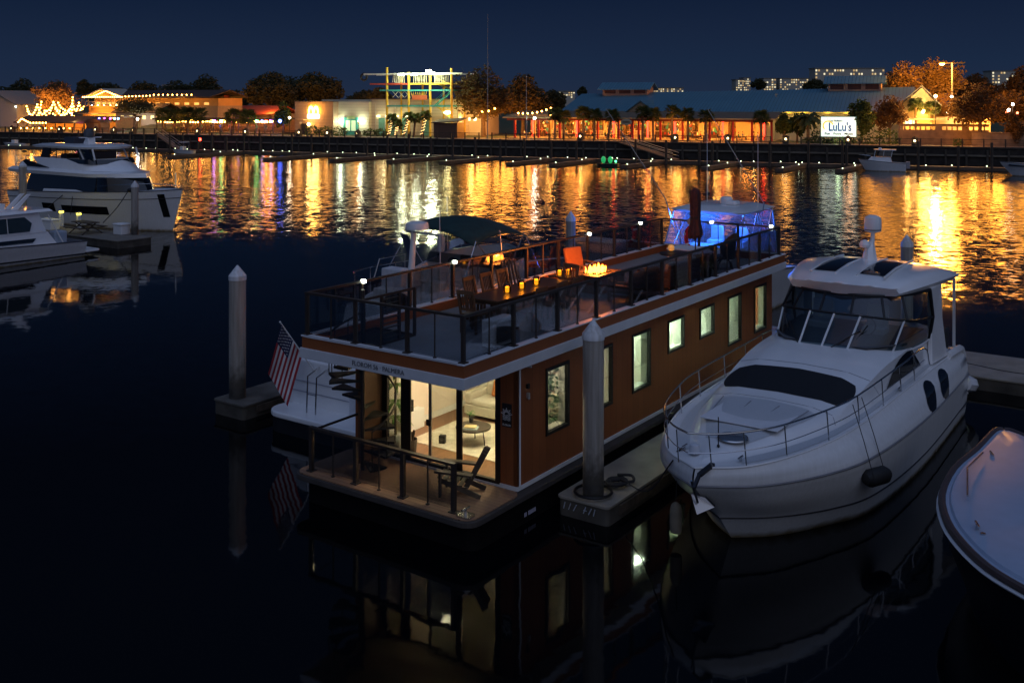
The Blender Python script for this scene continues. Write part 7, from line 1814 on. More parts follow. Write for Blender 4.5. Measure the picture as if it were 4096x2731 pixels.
MB().box(B.X(683), B.X(708), -1.8, -.01, B.Z(700, 276) , B.Z(700, 276) + .15).build('awning', mat('tan_awning', (.30, .20, .10), .8), t); MB().box(B.X(692), B.X(706), -.06, 0, 0, 2.2).build('side_door', BLACK, t)
point('sign_light', SH(sp(720, 24.6), 24.6, sz(720, 254, 24.6)), (1, .42, .06), 520, .5); point('wall_light', SH(sp(711, 24.8), 24.8, sz(711, 286, 24.8)), (1, .45, .07), 200, .2)
TEAL = mat('teal_paint', (.04, .30, .27), .6, 0, .08)
dx0, dx1 = B.X(790, 2), B.X(823, 2); dm = (dx0 + dx1) / 2; dzt = B.Z(806, 270, 2)
de = MB(); de.box(dx0, dx0 + .35, 1.7, 1.99, 0, dzt).box(dx1 - .35, dx1, 1.7, 1.99, 0, dzt).box(dx0 + .35, dx1 - .35, 1.7, 1.99, dzt - .3, dzt); de = de.build('door_surround', TEAL, t)
for x0, x1 in ((dx0 + .4, dm - .02), (dm + .02, dx1 - .4)):
    d_ = MB().box(x0, x1, 1.85, 1.98, 0, dzt - .32).build('door_leaf', TEAL, de)
    MB().box(x0 + .12, x1 - .12, 1.82, 1.849, .8, dzt - .6).build('door_pane', glow('door_glow', (.6, .8, .5), .5), d_)
for x in (781, 826):
    MB().ball((B.X(x, 1.5), 1.7, B.Z(x, 279, 1.5)), .42, 10, 6).build('wall_lamp', glow('white_lamp', (.92, 1, .75), 14), t); point('door_light', SH(sp(x, 27), 27, sz(x, 279, 27)), (.9, 1, .65), 230, .3)
for x in (800, 806, 812): B.box('transom_sign', B.X(x - 3, 1.6), B.X(x + 3, 1.6), 1.6, 1.69, dzt - .3 + .02, dzt + .3, mat('sign_green', (.35, .45, .20), .6))
B2 = Bd('warehouse', 853, 29, 'long pale warehouse with teal roll doors behind the rope tower', 'warehouse'); t = B2.t; xw = B2.X(1052)
B2.box('wall', 0, xw, 0, 18, 0, B2.Z(950, 229), CRB); B2.box('coping', -.1, xw + .1, -.12, .2, B2.Z(950, 229), B2.Z(950, 229) + .2, mat('dark_coping'))
for x0, x1 in ((870, 884), (894, 908), (920, 934), (972, 986)): B2.box('roll_door', B2.X(x0), B2.X(x1), -.08, 0, 0, B2.Z(900, 271), mat('teal_door', (.10, .30, .26), .6, 0, .1))
for x in (870, 890, 912, 935): MB().box(B2.X(x) - .25, B2.X(x) + .25, -.3, -.05, B2.Z(890, 268), B2.Z(890, 268) + .14).build('lamp', glow('warm_strip', (1, .85, .4), 18), t); 
for x in (880, 925): point('warehouse_light', SH(sp(x, 27.6), 27.6, sz(x, 267, 27.6)), (1, .82, .4), 110, .3)
for x in (863, 908): B2.box('downspout', B2.X(x) - .06, B2.X(x) + .06, -.12, -.02, 0, B2.Z(900, 240), mat('pipe_white', (.5, .5, .45), .6))
# ---- rope course tower
B3 = Bd('rope_course_tower', 889, 24, 'tall open rope course tower of yellow poles, teal beams and hanging ropes', 'climbing tower'); t = B3.t
YEL = mat('yellow_pole', (.55, .36, .03), .6, 0, .1, 2)
px_ = [0, B3.X(939), B3.X(988), B3.X(1037)]; tops = [B3.Z(889, 155), B3.Z(939, 166), B3.Z(988, 160), B3.Z(1037, 157)]
lv = {k: B3.Z(950, y) for k, y in (('top', 170), ('red', 193), ('teal', 208), ('low', 244))}
for x, z in zip(px_, tops):
    MB().cyl((x, 0, 0), (x, 0, z), .24, n=8).build('pole', YEL, t, True); MB().cyl((x + .4, 5, 0), (x + .4, 5, z - 2), .2, n=8).build('pole', YEL, t, True)
for x0, x1, lz, m in ((-5, px_[3] + 2.2, 'top', mat('white_beam', (.6, .6, .55), .6)), (-3.6, px_[1], 'red', mat('red_beam2', (.45, .06, .03), .6)), (px_[1] + .3, px_[3], 'red', YEL), (-1.5, px_[3], 'teal', TEAL), (0, px_[3], 'low', TEAL)):
    for y in (0, 5):
        MB().box(x0, x1, y - .22, y + .22, lv[lz] - .14, lv[lz] + .14).build('beam', m, t)
for x in px_:
    for lz in ('top', 'teal'): MB().box(x - .1, x + .1, .25, 4.75, lv[lz] - .12, lv[lz] + .12).build('cross_beam', TEAL, t)
MB().box(px_[1] + .3, px_[3], .3, 4.7, lv['red'] - .1, lv['red'] - .02).build('platform', mat('platform_wood', (.25, .18, .08), .8), t); MB().box(px_[0], px_[1], .3, 4.7, lv['red'] - .1, lv['red'] - .02).build('platform', mat('platform_pink', (.5, .22, .16), .8), t)
ROPEM = mat('pale_rope', (.60, .55, .36), .9)
for a, c in ((px_[0] + 1.2, px_[1] - .9), (px_[1] + 1, px_[2] - .6), (px_[2] + .8, px_[3] - .5)):
    n_ = int((c - a) / .22)
    for k in range(n_): x = a + (c - a) * (k + rnd.random() * .5) / n_; MB().cyl((x, rnd.uniform(-.15, .15), lv['top']), (x + rnd.uniform(-.1, .1), rnd.uniform(-.15, .15), lv['red'] + rnd.uniform(.0, .35)), .035, n=4).build('rope', ROPEM, t)
for k in range(3): x = px_[0] + 1.2 + 1.3 * k; MB().bar((x, 0, lv['teal'] - .2), (x + 1.2, 0, lv['low'] + 1.6), .07).bar((x + 1.2, 0, lv['teal'] - .2), (x, 0, lv['low'] + 1.6), .07).build('cross_rope', ROPEM, t)
for k in range(7): x = px_[1] + .5 + .45 * k; MB().bar((x, 0, lv['teal'] - .2), (x + .25, 0, lv['teal'] - 1.4), .06).bar((x + .5, 0, lv['teal'] - .2), (x + .25, 0, lv['teal'] - 1.4), .06).build('vee_rope', YEL, t)
B3.box('red_panel', px_[1] + .8, px_[2] - .6, -.15, -.05, B3.Z(960, 230), B3.Z(960, 219), mat('panel_red', (.42, .09, .03), .7))
# stairs zigzag
st_m = mat('stair_yellow', (.45, .33, .06), .7)
for i, (z0, z1, s) in enumerate(((0, lv['low'] * .55, 1), (lv['low'] * .55, lv['low'], -1), (lv['low'], lv['teal'], 1), (lv['teal'], lv['red'], -1))):
    xa_, xb2 = (px_[2] + .4, px_[3] - .4) if s > 0 else (px_[3] - .4, px_[2] + .4); yy_ = 1.2 + .9 * (i % 2)
    f_ = MB()
    for q in (-.4, .4): f_.bar((xa_, yy_ + q, z0), (xb2, yy_ + q, z1), .08, .18).bar((xa_, yy_ + q, z0 + .95), (xb2, yy_ + q, z1 + .95), .06)
    for k in range(8): g_ = k / 7; f_.box(xa_ + (xb2 - xa_) * g_ - .14, xa_ + (xb2 - xa_) * g_ + .14, yy_ - .38, yy_ + .38, z0 + (z1 - z0) * g_, z0 + (z1 - z0) * g_ + .05)
    f_.build('stair_flight', st_m if i % 2 else TEAL, t)
mb = MB(); mb.tube([(-5 + .62 * math.cos(R(k * 20)), 0, B3.Z(863, 177) + .62 * math.sin(R(k * 20))) for k in range(18)], .2, 8, closed=True); mb.build('tyre', RUBBER, t, True); MB().cyl((-5, 0, lv['top']), (-5, 0, B3.Z(863, 177) + .6), .03, n=4).build('tyre_rope', ROPEM, t)
for x, y, pw in ((988, 164, 2000), (955, 172, 800), (925, 172, 700), (996, 169, 600)):
    MB().box(B3.X(x) - .5, B3.X(x) + .5, -.9, -.4, B3.Z(x, y) - .18, B3.Z(x, y) + .18).build('flood_lamp', glow('flood_white', (.95, 1, .70), 15), t)
    point('flood', SH(sp(x, 21.5), 21.5, sz(x, y, 22) - .2), (.92, 1, .62), pw, .4)
point('flood_low', SH(sp(1030, 25), 25, sz(1030, 258, 25)), (1, .75, .25), 420, .4); MB().ball((B3.X(1028), 0, B3.Z(1028, 259)), .6, 10, 6, (1.3, 1, .5)).build('canopy_lamp', glow('canopy_glow', (1, .82, .35), 20), t)
# ---- brown shed by the boardwalk
B4 = Bd('brown_shed', 996, 17.5, 'small dark brown shed with a pitched roof on the boardwalk', 'shed'); xs_ = B4.X(1050); zt_ = B4.Z(1022, 283)
B4.box('walls', 0, xs_, 0, 3, 0, zt_, striped('shed_boards', (.10, .055, .03), (.13, .07, .04), .25, 0, .06)); mb = MB()
mb.add([(-.35, -.4, zt_ - .05), (xs_ + .5, -.4, zt_ + .25), (xs_ + .5, 3.4, zt_ + .8), (-.35, 3.4, zt_ + .5), (-.35, -.4, zt_ + .1), (xs_ + .5, -.4, zt_ + .4), (xs_ + .5, 3.4, zt_ + .95), (-.35, 3.4, zt_ + .65)], [(0, 1, 2, 3), (4, 5, 6, 7), (0, 1, 5, 4), (1, 2, 6, 5), (2, 3, 7, 6), (3, 0, 4, 7)]); mb.build('roof', mat('shed_roof', (.10, .07, .05), .85), B4.t)
# ---- house right of the tower
B5 = Bd('gabled_house', 1048, 34, 'gabled house half hidden by the oak with lit windows', 'house'); xh = B5.X(1108); zt_ = B5.Z(1080, 255)
B5.box('walls', .3, xh - .3, 0, 9, 0, zt_, CREAMW); B5.gable_roof('roof', 0, xh, -.8, 9.5, zt_, B5.Z(1080, 226), mat('brown_roof', (.09, .06, .045), .85), 'y'); MB().extrude([(.3, 0, zt_), (xh - .3, 0, zt_), (xh / 2, 0, B5.Z(1080, 229))], (0, .2, 0)).build('gable', mat('brown_gable', (.15, .09, .06), .8), B5.t)
for x in (1062, 1074, 1088): B5.box('window', B5.X(x), B5.X(x + 6), -.06, 0, B5.Z(1075, 277), B5.Z(1075, 271), glow('house_window', (1, .8, .4), 5))
for x, y in ((1083, 266), (1110, 264), (1060, 272)): point('house_light', SH(sp(x, 30), 30, sz(x, y, 30)), (1, .6, .2), 200, .3)
# small lights in the oak, string swags by the porch
string_lights(swag(1100, 254, 1140, 246, 4, 24), 1.3, 'few warm bulbs strung under the oak', r=.16)
string_lights(swag(1185, 258, 1268, 246, 6, 22), .9, 'swag of bulbs above the left porch bays, upper one', r=.14); string_lights(swag(1183, 272, 1268, 262, 5, 22), .9, 'swag of bulbs above the left porch bays, lower one', r=.14); string_lights(swag(1215, 266, 1262, 268, 3, 23), .9, 'short swag of bulbs above the left porch bays', r=.14)

# ---- left: restaurant with the lit gable
B = Bd('gabled_restaurant', 190, 38, 'two storey restaurant with bulb lined gable and lit balcony on the left', 'restaurant'); t = B.t
xe = B.X(480); x2 = B.X(284); ze_ = B.Z(240, 223); z2_ = B.Z(240, 243); z1_ = B.Z(240, 262)
OCH = mat('ochre_wall', (.46, .25, .075), .8, 0, .08, .8)
B.box('lower_wall', 0, x2, 0, 12, 0, z1_, OCH); B.box('middle_wall', .6, x2, 1.2, 12, z1_, z2_, OCH); B.box('upper_wall', .6, xe, 3.2, 12, z2_, ze_ - .3, OCH); B.box('lower_wall', x2, xe, 3, 12, 0, z2_, mat('dim_wall', (.26, .20, .14), .85))
B.box('balcony', -.3, x2 + .4, -.6, 3.2, z2_ - .2, z2_, mat('deck_brown', (.25, .15, .07), .8)); B.box('porch_roof', -.5, x2 + .5, -1.5, 1.2, z1_ - .1, z1_ + .15, mat('dark_coping'))
rl_ = MB(); rl_.box(-.3, x2 + .4, -.58, -.52, z2_ + .9, z2_ + .98)
for k in range(24): xx = -.3 + (x2 + .7) * k / 23; rl_.box(xx - .03, xx + .03, -.58, -.52, z2_, z2_ + .9)
rl_.build('balcony_rail', PWOOD, t)
for k in range(7): xx = .2 + (x2 - .4) * k / 6; B.box('balcony_post', xx - .08, xx + .08, -.55, -.39, z2_, ze_ - .2, PWOOD)
B.gable_roof('main_roof', -1.2, xe + 1, -.9, 13, ze_, B.Z(300, 207), mat('dark_shingles', (.045, .03, .025), .9, 0, .2), 'x'); gx0, gx1 = B.X(208), B.X(277); gm_ = (gx0 + gx1) / 2; gz1 = B.Z(243, 205)
MB().extrude([(gx0 + .3, -1.3, ze_), (gx1 - .3, -1.3, ze_), (gm_, -1.3, gz1 - .6)], (0, .2, 0)).build('gable_wall', mat('gable_brown', (.25, .13, .05), .8), t); mb = MB()
for sx in (gx0 - .6, gx1 + .6): mb.extrude([(sx, -1.7, ze_ - .25), (gm_, -1.7, gz1 - .15), (gm_, -1.7, gz1 + .12), (sx, -1.7, ze_)], (0, 8, 0))
mb.build('gable_roof', mat('pale_metal_roof', (.35, .36, .30), .5), t)
for k in range(6): B.box('window', .9 + (x2 - 2) * k / 6, .9 + (x2 - 2) * k / 6 + 1.3, 3.12, 3.19, z2_ + .3, ze_ - 1.2, glow('dim_window', (1, .62, .22), .7))
for k in range(5): B.box('window', .9 + (x2 - 2) * k / 5, .9 + (x2 - 2) * k / 5 + 1.6, -.07, -.01, 1.0, z1_ - .9, glow('dim_window2', (1, .66, .25), .8))
for k in range(8): MB().box(x2 + 1 + (xe - x2 - 2) * k / 8, x2 + 2.2 + (xe - x2 - 2) * k / 8, 3.1, 3.18, z2_ + .2, ze_ - 1.3).build('window', glow('amber_window', (1, .55, .16), 1.0), t)
for k in range(6): xx = .6 + (x2 - 1) * (k + .5) / 6; MB().ball((xx, 1.2, ze_ - .8 - 1.2), .16, 6, 4).build('balcony_lamp', glow('balcony_glow', (1, .72, .35), 26), t)
for x, y, pw in ((215, 236, 900), (255, 236, 900), (215, 253, 1300), (262, 253, 1300), (210, 275, 1300), (245, 275, 1300), (300, 236, 700), (350, 236, 600), (410, 236, 600)): point('restaurant_light', SH(sp(x, 36), 36, sz(x, y, 36)), (1, .43, .075), pw, .3)
string_lights([PX(188, 222, 36.2), PX(282, 222, 36.2)], .55, 'straight row of bulbs along the left restaurant eave below the gable', r=.13); string_lights([PX(210, 222, 36), PX(242, 208, 36), PX(275, 221, 36)], .6, 'bulbs outlining the left restaurant gable', r=.14)
string_lights([PX(284, 221, 36.2), PX(345, 219, 36.2)], 1.0, 'row of bulbs along the dark eave right of the lit gable', r=.13); string_lights([PX(348, 217, 36.2), PX(442, 217, 36.2)], 1.3, 'farther row of bulbs along the dark eave behind the trees', r=.13)
# swags in the tree
sw_ = [(60, 240, 86, 238, 24), (62, 252, 92, 254, 16), (84, 236, 108, 250, 18), (92, 250, 96, 226, 2), (100, 252, 124, 232, 10), (112, 262, 124, 228, 3), (122, 230, 140, 254, 8), (120, 258, 150, 252, 12), (132, 232, 150, 250, 6), (150, 262, 168, 232, 4), (140, 262, 166, 242, 8), (165, 262, 167, 222, 0), (168, 240, 178, 250, 8), (176, 252, 182, 232, 2), (180, 232, 192, 250, 5), (182, 250, 194, 238, 7), (88, 262, 98, 270, 2), (126, 246, 146, 266, 4), (156, 250, 172, 266, 4), (104, 262, 128, 264, 6)]
for i, (a, b_, c, d, s) in enumerate(sw_):
    nm = ['first', 'second', 'third', 'fourth', 'fifth', 'sixth', 'seventh', 'eighth', 'ninth', 'tenth', 'eleventh', 'twelfth', 'thirteenth', 'fourteenth', 'fifteenth', 'sixteenth', 'seventeenth', 'eighteenth', 'nineteenth', 'twentieth'][sorted(range(20), key=lambda q: sw_[q][0] + sw_[q][2]).index(i)]
    string_lights(swag(a, b_, c, d, s, 41.0), .75, f'{nm} bulb swag from the left in the glowing brown tree', 'bulb swags in the brown tree', r=.17)
point('tree_light', SH(sp(95, 40), 40, sz(95, 258, 40)), (1, .38, .06), 6500, .5); point('tree_light', SH(sp(150, 40), 40, sz(150, 250, 40)), (1, .38, .06), 7000, .5)
# small lit pavilion at far left, stage, kiosk
B = Bd('bulb_lined_pavilion', 40, 24, 'low open pavilion with a bulb lined gable under the glowing tree', 'pavilion'); t = B.t; xe = B.X(215); zt_ = B.Z(100, 281)
B.gable_roof('roof', -.6, xe, -.6, 8, zt_, zt_ + 1.4, mat('dark_shingles'), 'x'); B.box('back_wall', 0, xe, 7, 7.3, 0, zt_, OCH)
for k in range(9): B.box('post', xe * k / 8 - .1, xe * k / 8 + .1, 0, .2, 0, zt_ - .1, PWOOD)
for k in range(5): point('pavilion_light', SH(B.ta + xe * (k + .5) / 5, 26, GZ + zt_ - .7), (1, .40, .07), 900, .3)
string_lights([PX(40, 281, 23), PX(50, 271, 23), PX(68, 281, 23)], .55, 'bulbs outlining the little gable at the far left', r=.16); string_lights([PX(66, 281, 23), PX(108, 281, 23)], .9, 'row of bulbs along the low pavilion eave at the far left', r=.16)
for k in range(9): 
    q = shore('table_lamp', sp(48 + 14 * k, 20), 20, sz(60 + 14 * k, 295, 20) - .5, f'small warm table lamp, {ordn[k]} from the left in the row before the far left pavilion', 'table lamp', 'table lamps before the far left pavilion')
    MB().ball((0, 0, .5), .15, 6, 4).build('shade', BULB, q); MB().cyl((0, 0, -1.4), (0, 0, .4), .04, n=5).build('stem', BLACK, q)
t = shore('stage', sp(270, 22), 22, GZ, 'small lit stage with pink and blue spotlights beside the kiosk', 'stage'); zt_ = sz(270, 268, 22) - GZ
MB().box(-5, 1.8, 0, 5, 0, .6).build('platform', PLANKS, t); MB().box(-5, 1.8, 4.8, 5, .6, zt_ - .2).build('back_wall', mat('stage_wall', (.5, .4, .18), .8), t); MB().box(-5.3, 2.1, -.5, 5.2, zt_ - .2, zt_).build('roof', mat('dark_coping'), t)
for k, (x, c) in enumerate(((-8.5, (.15, .12, 1)), (-6, (1, .05, .5)), (-3, (1, .05, .45)), (-1, (.1, 1, .4)), (.8, (.15, .5, 1)))): MB().ball((x * .55, -.3, zt_ - .45), .2, 6, 4).build('spotlight', glow('stage_glow%s' % 'abcde'[k], c, 22), t)
point('stage_pink', SH(sp(178, 23), 23, GZ + 2.2), (1, .05, .45), 90, .3); point('stage_warm', SH(sp(170, 24), 24, GZ + 2.5), (1, .62, .2), 120, .3)
B = Bd('kiosk', 198, 17.8, 'round roofed brown wooden kiosk by the boardwalk at the left', 'kiosk'); t = B.t; xe = B.X(231); zt_ = B.Z(215, 282)
B.box('walls', 0, xe, 0, 2.6, 0, zt_, striped('kiosk_boards', (.12, .06, .03), (.15, .08, .04), .25, 0, .06)); mb = MB(); mb.extrude([(xe / 2 - math.cos(R(a)) * (xe / 2 + .3), -.3, zt_ + math.sin(R(a)) * .75) for a in range(0, 181, 18)], (0, 3.2, 0)); mb.build('roof', mat('kiosk_roof', (.08, .045, .03), .85), t); MB().box(xe * .55, xe * .85, -.05, 0, 0, 2.0).build('door', mat('kiosk_door', (.2, .16, .11), .7), t)
B = Bd('grey_house', 265, 34, 'low grey house behind the lawn lit by a white lamp', 'house'); t = B.t; xe = B.X(358); zt_ = B.Z(310, 258)
B.box('walls', 0, xe, 0, 8, 0, zt_, mat('grey_siding', (.38, .36, .33), .85, 0, .06)); B.gable_roof('roof', -.6, xe + .6, -.8, 9, zt_, zt_ + 2.0, mat('dark_shingles'), 'x')
for x in (281, 301, 331, 350): B.box('window', B.X(x) - .4, B.X(x) + .4, -.06, 0, B.Z(x, 274), B.Z(x, 266), glow('small_window', (1, .8, .35), 1.6))
point('house_light', SH(sp(316, 31), 31, sz(316, 275, 31)), (1, .85, .65), 260, .3)
B = Bd('left_cottage', -60, 46, 'grey gabled cottage cut by the left edge of the picture', 'house'); t = B.t; xe = B.X(42); zt_ = B.Z(20, 240)
B.box('walls', 0, xe - .5, 0, 10, 0, zt_, mat('grey_siding')); B.gable_roof('roof', -1, xe, -.8, 11, zt_, B.Z(0, 208), mat('grey_roof', (.22, .20, .17), .8), 'y'); MB().extrude([(0, 0, zt_), (xe - .5, 0, zt_), (xe / 2, 0, B.Z(0, 210))], (0, .2, 0)).build('gable', mat('grey_siding'), t); MB().ball((xe - .3, -.5, zt_ - .6), .2, 6, 4).build('corner_lamp', glow('cold_lamp', (1, .9, .6), 24), t)
B = Bd('lawn_bank', 262, 21, 'sloping grass bank before the grey house', 'lawn'); xe = B.X(362)
o = MB().add([(0, -2, .02), (xe, -2, .02), (xe, 11, 1.5), (0, 11, 1.5), (0, 11, 0), (xe, 11, 0)], [(0, 1, 2, 3), (3, 2, 5, 4), (0, 3, 4), (1, 5, 2)]).build('lawn', GRASS, B.t)
point('lawn_light', SH(sp(330, 17), 17, GZ + 3.2), (1, .66, .28), 160, .4)
# long string lit pavilion
B = Bd('long_pavilion', 360, 24, 'long open waterfront pavilion hung with warm and coloured bulbs', 'pavilion'); t = B.t; xe = B.X(627); zt_ = B.Z(480, 276)
B.box('roof', -.6, xe + .6, -.8, 9, zt_, zt_ + .35, mat('dark_shingles')); B.box('back_wall', 0, xe, 8.6, 8.9, 0, zt_, mat('brown_back_wall', (.30, .17, .08), .8, 0, .2)); B.box('floor', -.3, xe + .3, -.6, 9, 0, .25, PLANKS); B.box('counter', 1, xe - 1, 5, 5.5, .25, 1.4, TEAKD)
for k in range(15): B.box('post', xe * k / 14 - .11, xe * k / 14 + .11, -.1, .12, .25, zt_, PWOOD)
for k in range(11): xx = xe * (k + .5) / 11; MB().box(xx - .35, xx + .35, 3, 3.2, zt_ - .1, zt_ - .04).build('ceiling_lamp', glow('pavilion_lamp', (1, .38, .07), 200), t)
seg = [(360, 420, 'leftmost'), (418, 475, 'second'), (473, 530, 'third'), (528, 583, 'fourth'), (581, 627, 'rightmost')]
for a, c, s in seg: string_lights(swag(a, 277, c, 277, 2.5, 23), .62, f'{s} run of bulbs along the long pavilion edge', 'bulb runs along the long pavilion', r=.15)
cg = {'violet': (.35, .08, 1), 'pink': (1, .05, .35), 'green': (.1, 1, .25), 'blue': (.08, .15, 1), 'red': (1, .06, .03)}
for i, (x, c) in enumerate(((492, 'violet'), (508, 'green'), (532, 'pink'), (548, 'violet'), (590, 'green'), (603, 'blue'), (612, 'red'), (622, 'violet'), (643, 'blue'))):
    q = shore('coloured_lantern', sp(x, 23.4), 23.4, sz(x, 275.5, 23.4), f'{c} paper lantern ' + ('before the small green tree at the right end' if x > 630 else f'hanging {ordn[i]} from the left along the long pavilion edge'), 'lantern', 'coloured lanterns along the long pavilion'); MB().ball((0, 0, -.25), .30, 8, 6).build('shade', glow('lantern_' + c, cg[c], 40), q); MB().cyl((0, 0, -.02), (0, 0, .25), .02, n=4).build('cord', BLACK, q)
for i in range(12):
    s1 = kk[(i * 5 + 2) % 6]; x = 380 + 21 * i
    person(sp(x, 25.5), 25.5, GZ + .25, 90 + 40 * (i % 5), s1, 'stand', f'person in {s1} shirt standing {ordn[i] if i < 10 else ("eleventh", "twelfth")[i - 10]} from the left inside the long pavilion', 'people in the long pavilion')
q = shore('red_beacon', sp(459, 6), 6, 0, 'small red light on a post by the water left of the pavilion steps', 'beacon'); MB().cyl((0, 0, 0), (0, 0, 1.9), .08, n=6).build('post', BLACK, q); MB().ball((0, 0, 2.1), .28, 8, 6).build('lamp', glow('red_glow', (1, .02, .01), 30), q)
B = Bd('red_roofed_building', 522, 48, 'building with a dull red roof behind the long pavilion', 'building'); xe = B.X(632); zt_ = B.Z(580, 262); B.box('walls', .5, xe - .5, 0, 9, 0, zt_, mat('dim_wall')); B.gable_roof('roof', 0, xe, -1, 10, zt_, B.Z(580, 243), mat('dull_red_roof', (.30, .055, .02), .7, 0, .1), 'x'); MB().extrude([(-.5, -1, zt_ + .1), (1.2, -1, zt_ + .1), (-.2, -1, B.Z(523, 219))], (0, 2, 0)).build('turret', mat('dull_red_roof'), B.t)
point('roof_light', SH(sp(580, 42), 42, sz(580, 235, 42)), (1, .45, .15), 900, .4)
# ---- distant apartment blocks
def condo(xa, xb2, yt, Y, label, cols_, rows_, lit, col=(.30, .27, .22), yb=214, wc=(1, .74, .36)):
    x0, x1 = (xa - CX) / FD * Y, (xb2 - CX) / FD * Y; z1 = CAMH - (yt - HY) * Y / FD; zb2 = CAMH - (yb - HY) * Y / FD
    t = empty('apartment_block', ((x0 + x1) / 2, Y, GZ), 0, label, 'apartment block'); w = (x1 - x0) / 2; h = z1 - GZ
    MB().box(-w, w, 0, 14, 0, h).build('walls', mat('condo_wall', col, .9, 0, .06, .2), t); MB().box(-w - .4, w + .4, -.4, 14.4, h, h + .6).build('parapet', mat('condo_parapet', (.2, .19, .17), .9), t)
    dz_ = (z1 - zb2) / rows_; dx = 2 * w / cols_; n = 0
    for r_ in range(rows_):
        for c in range(cols_):
            if rnd.random() < lit and n < 95:
                n += 1; cx_ = -w + dx * (c + .5); cz_ = h - dz_ * (r_ + .55); MB().box(cx_ - dx * .28, cx_ + dx * .28, -.12, 0, cz_ - dz_ * .25, cz_ + dz_ * .25).build('window', glow('condo_window%d' % (n % 3), (wc, (1, .86, .55), (1, .62, .25))[n % 3], (.75, 1.0, .5)[n % 3]), t)
condo(1690, 1709, 184, 760, 'pale lit apartment tower above the blue roof, left one of the pair', 4, 6, .6, (.48, .44, .36)); condo(1708, 1724, 180, 760, 'pale lit apartment tower above the blue roof, right one of the pair', 4, 7, .5, (.48, .44, .36))
condo(1754, 1783, 181, 820, 'pale lit apartment block left of the dark trees above the blue roof', 5, 6, .6, (.45, .42, .34)); condo(1791, 1862, 181, 820, 'wide pale apartment block with lit windows above the blue roof', 14, 6, .45, (.42, .39, .32)); condo(1872, 2032, 158, 700, 'long dark apartment slab with rows of lit windows behind the second roof lantern', 26, 7, .38, (.16, .15, .14)); condo(1283, 1321, 211, 620, 'small distant lit building left of the blue roof', 7, 3, .6, (.40, .36, .28), 226); condo(1492, 1570, 203, 700, 'low distant row of lit windows right of the first roof lantern', 16, 2, .7, (.34, .32, .30), 212); condo(2278, 2336, 164, 760, 'distant lit apartment block at the upper right', 9, 5, .45, (.22, .20, .18), 200)
condo(376, 386, 199, 300, 'pale chimney like block above the left restaurant roof', 1, 1, 0, (.55, .5, .35), 205)
tree('oak_tree', 'dark tree top among the distant apartment blocks', 1725, 1760, 180, 206, 300, OAK, 500, 1.0, DT); tree('oak_tree', 'dark tree top before the wide distant apartment block', 1845, 1900, 182, 210, 260, OAK, 600, 1.0, DT)
string_lights([PX(2300, 255, 40), PX(2352, 258, 40)], 1.6, 'few red and white lights low at the right edge', r=.2, m=glow('red_tail', (1, .12, .05), 16))

# ---- small boats on the far side
t = shore('cabin_boat', sp(1972, -4.2), -4.2, 0, 'small white cabin boat with hardtop moored below the garden wall', 'motor boat')
hull(t, 5.9, 2.2, .9, 1.55, 1.1); mb = MB(); loft(mb, outline(1.0, 4.2, .85, .4), 1.2, outline(1.6, 4.0, .75, .3), 1.9); mb.build('cabin', WHITE, t, True)
mb = MB(); loft(mb, outline(1.7, 4.2, .8, .3), 1.9, outline(2.2, 4.1, .72, .3), 2.75, False); mb.build('windows', glass('boat_glass', (.45, .45, .42), .1), t, True)
for x in (2.0, 3.1, 4.1):
    for s in (-1, 1): MB().bar((x, s * .74, 1.9), (x + .15, s * .7, 2.75), .07).build('post', WHITE2, t)
MB().prism([(p[0], p[1]) for p in outline(1.9, 4.7, .95, .25)], 2.75, 2.88).build('hardtop', WHITE, t, bevel=.02); MB().lathe([(.2, 2.88), (.22, 3.05), (.01, 3.1)], (2.7, 0, 0), 10).build('radar', WHITE2, t, True)
cv = smooth_pts([(.0, 0, 2.1), (.7, .6, 2.05), (1.5, .9, 1.95)], 3); MB().tube([(x, -y, z) for x, y, z in reversed(cv)] + cv[1:], .02, 5).build('bow_rail', STEEL, t)
MB().box(5.9, 6.4, -.3, .3, .4, 1.3).build('outboard', mat('engine_grey', (.3, .3, .32), .4), t, bevel=.05)
t = shore('speed_boat', sp(2296, -7.5), -7.5, 0, 'sleek white boat with dark stripe cut by the right edge on the far side', 'motor boat')
S = hull(t, 9.5, 2.9, 1.4, 1.75, 1.3); MB().tube([tuple(Vector((p.x, -p.y - .02, p.z))) for p in (S.at(S.nu * (.15 + .8 * i / 12), 3.2) for i in range(13))], .13, 6).build('stripe', TINT, t, True); mb = MB(); loft(mb, outline(2.5, 8.5, 1.1, .4), 1.4, outline(3.5, 8.0, .9, .4), 2.3); mb.build('cabin', WHITE, t, True)
t = shore('pedal_boat', sp(1372, -9), -9, 0, 'small dark pedal boat with two green lit seats out on the water', 'pedal boat')
mb = MB(); loft(mb, outline(0, 3.0, .75, .3), -.1, outline(-.2, 3.2, .85, .3), .45); mb.build('hull', mat('dark_hull_green', (.02, .03, .03), .5), t, True)
for x in (.9, 1.9): MB().ball((x, 0, .95), .42, 10, 7, (.8, 1, 1.2)).build('lit_seat', glow('green_seat', (.03, .55, .16), .55), t, True)
MB().ball((2.7, 0, .75), .16, 8, 5).build('green_lamp', glow('green_lamp', (.1, 1, .35), 5), t)
t = shore('skiff', sp(396, -3.5), -3.5, 0, 'small white skiff tied at the dock left of the red light', 'boat'); hull(t, 4.5, 1.6, .6, .8, .6); MB().box(2.0, 2.6, -.5, .5, .6, 1.3).build('console', WHITE2, t, bevel=.05); MB().box(1.8, 3.2, -.6, .6, 2.0, 2.06).build('canopy', WHITE2, t)
for s in (-1, 1):
    for x in (1.9, 3.1): MB().bar((x, s * .55, .6), (x, s * .55, 2.0), .04).build('canopy_post', STEEL, t)
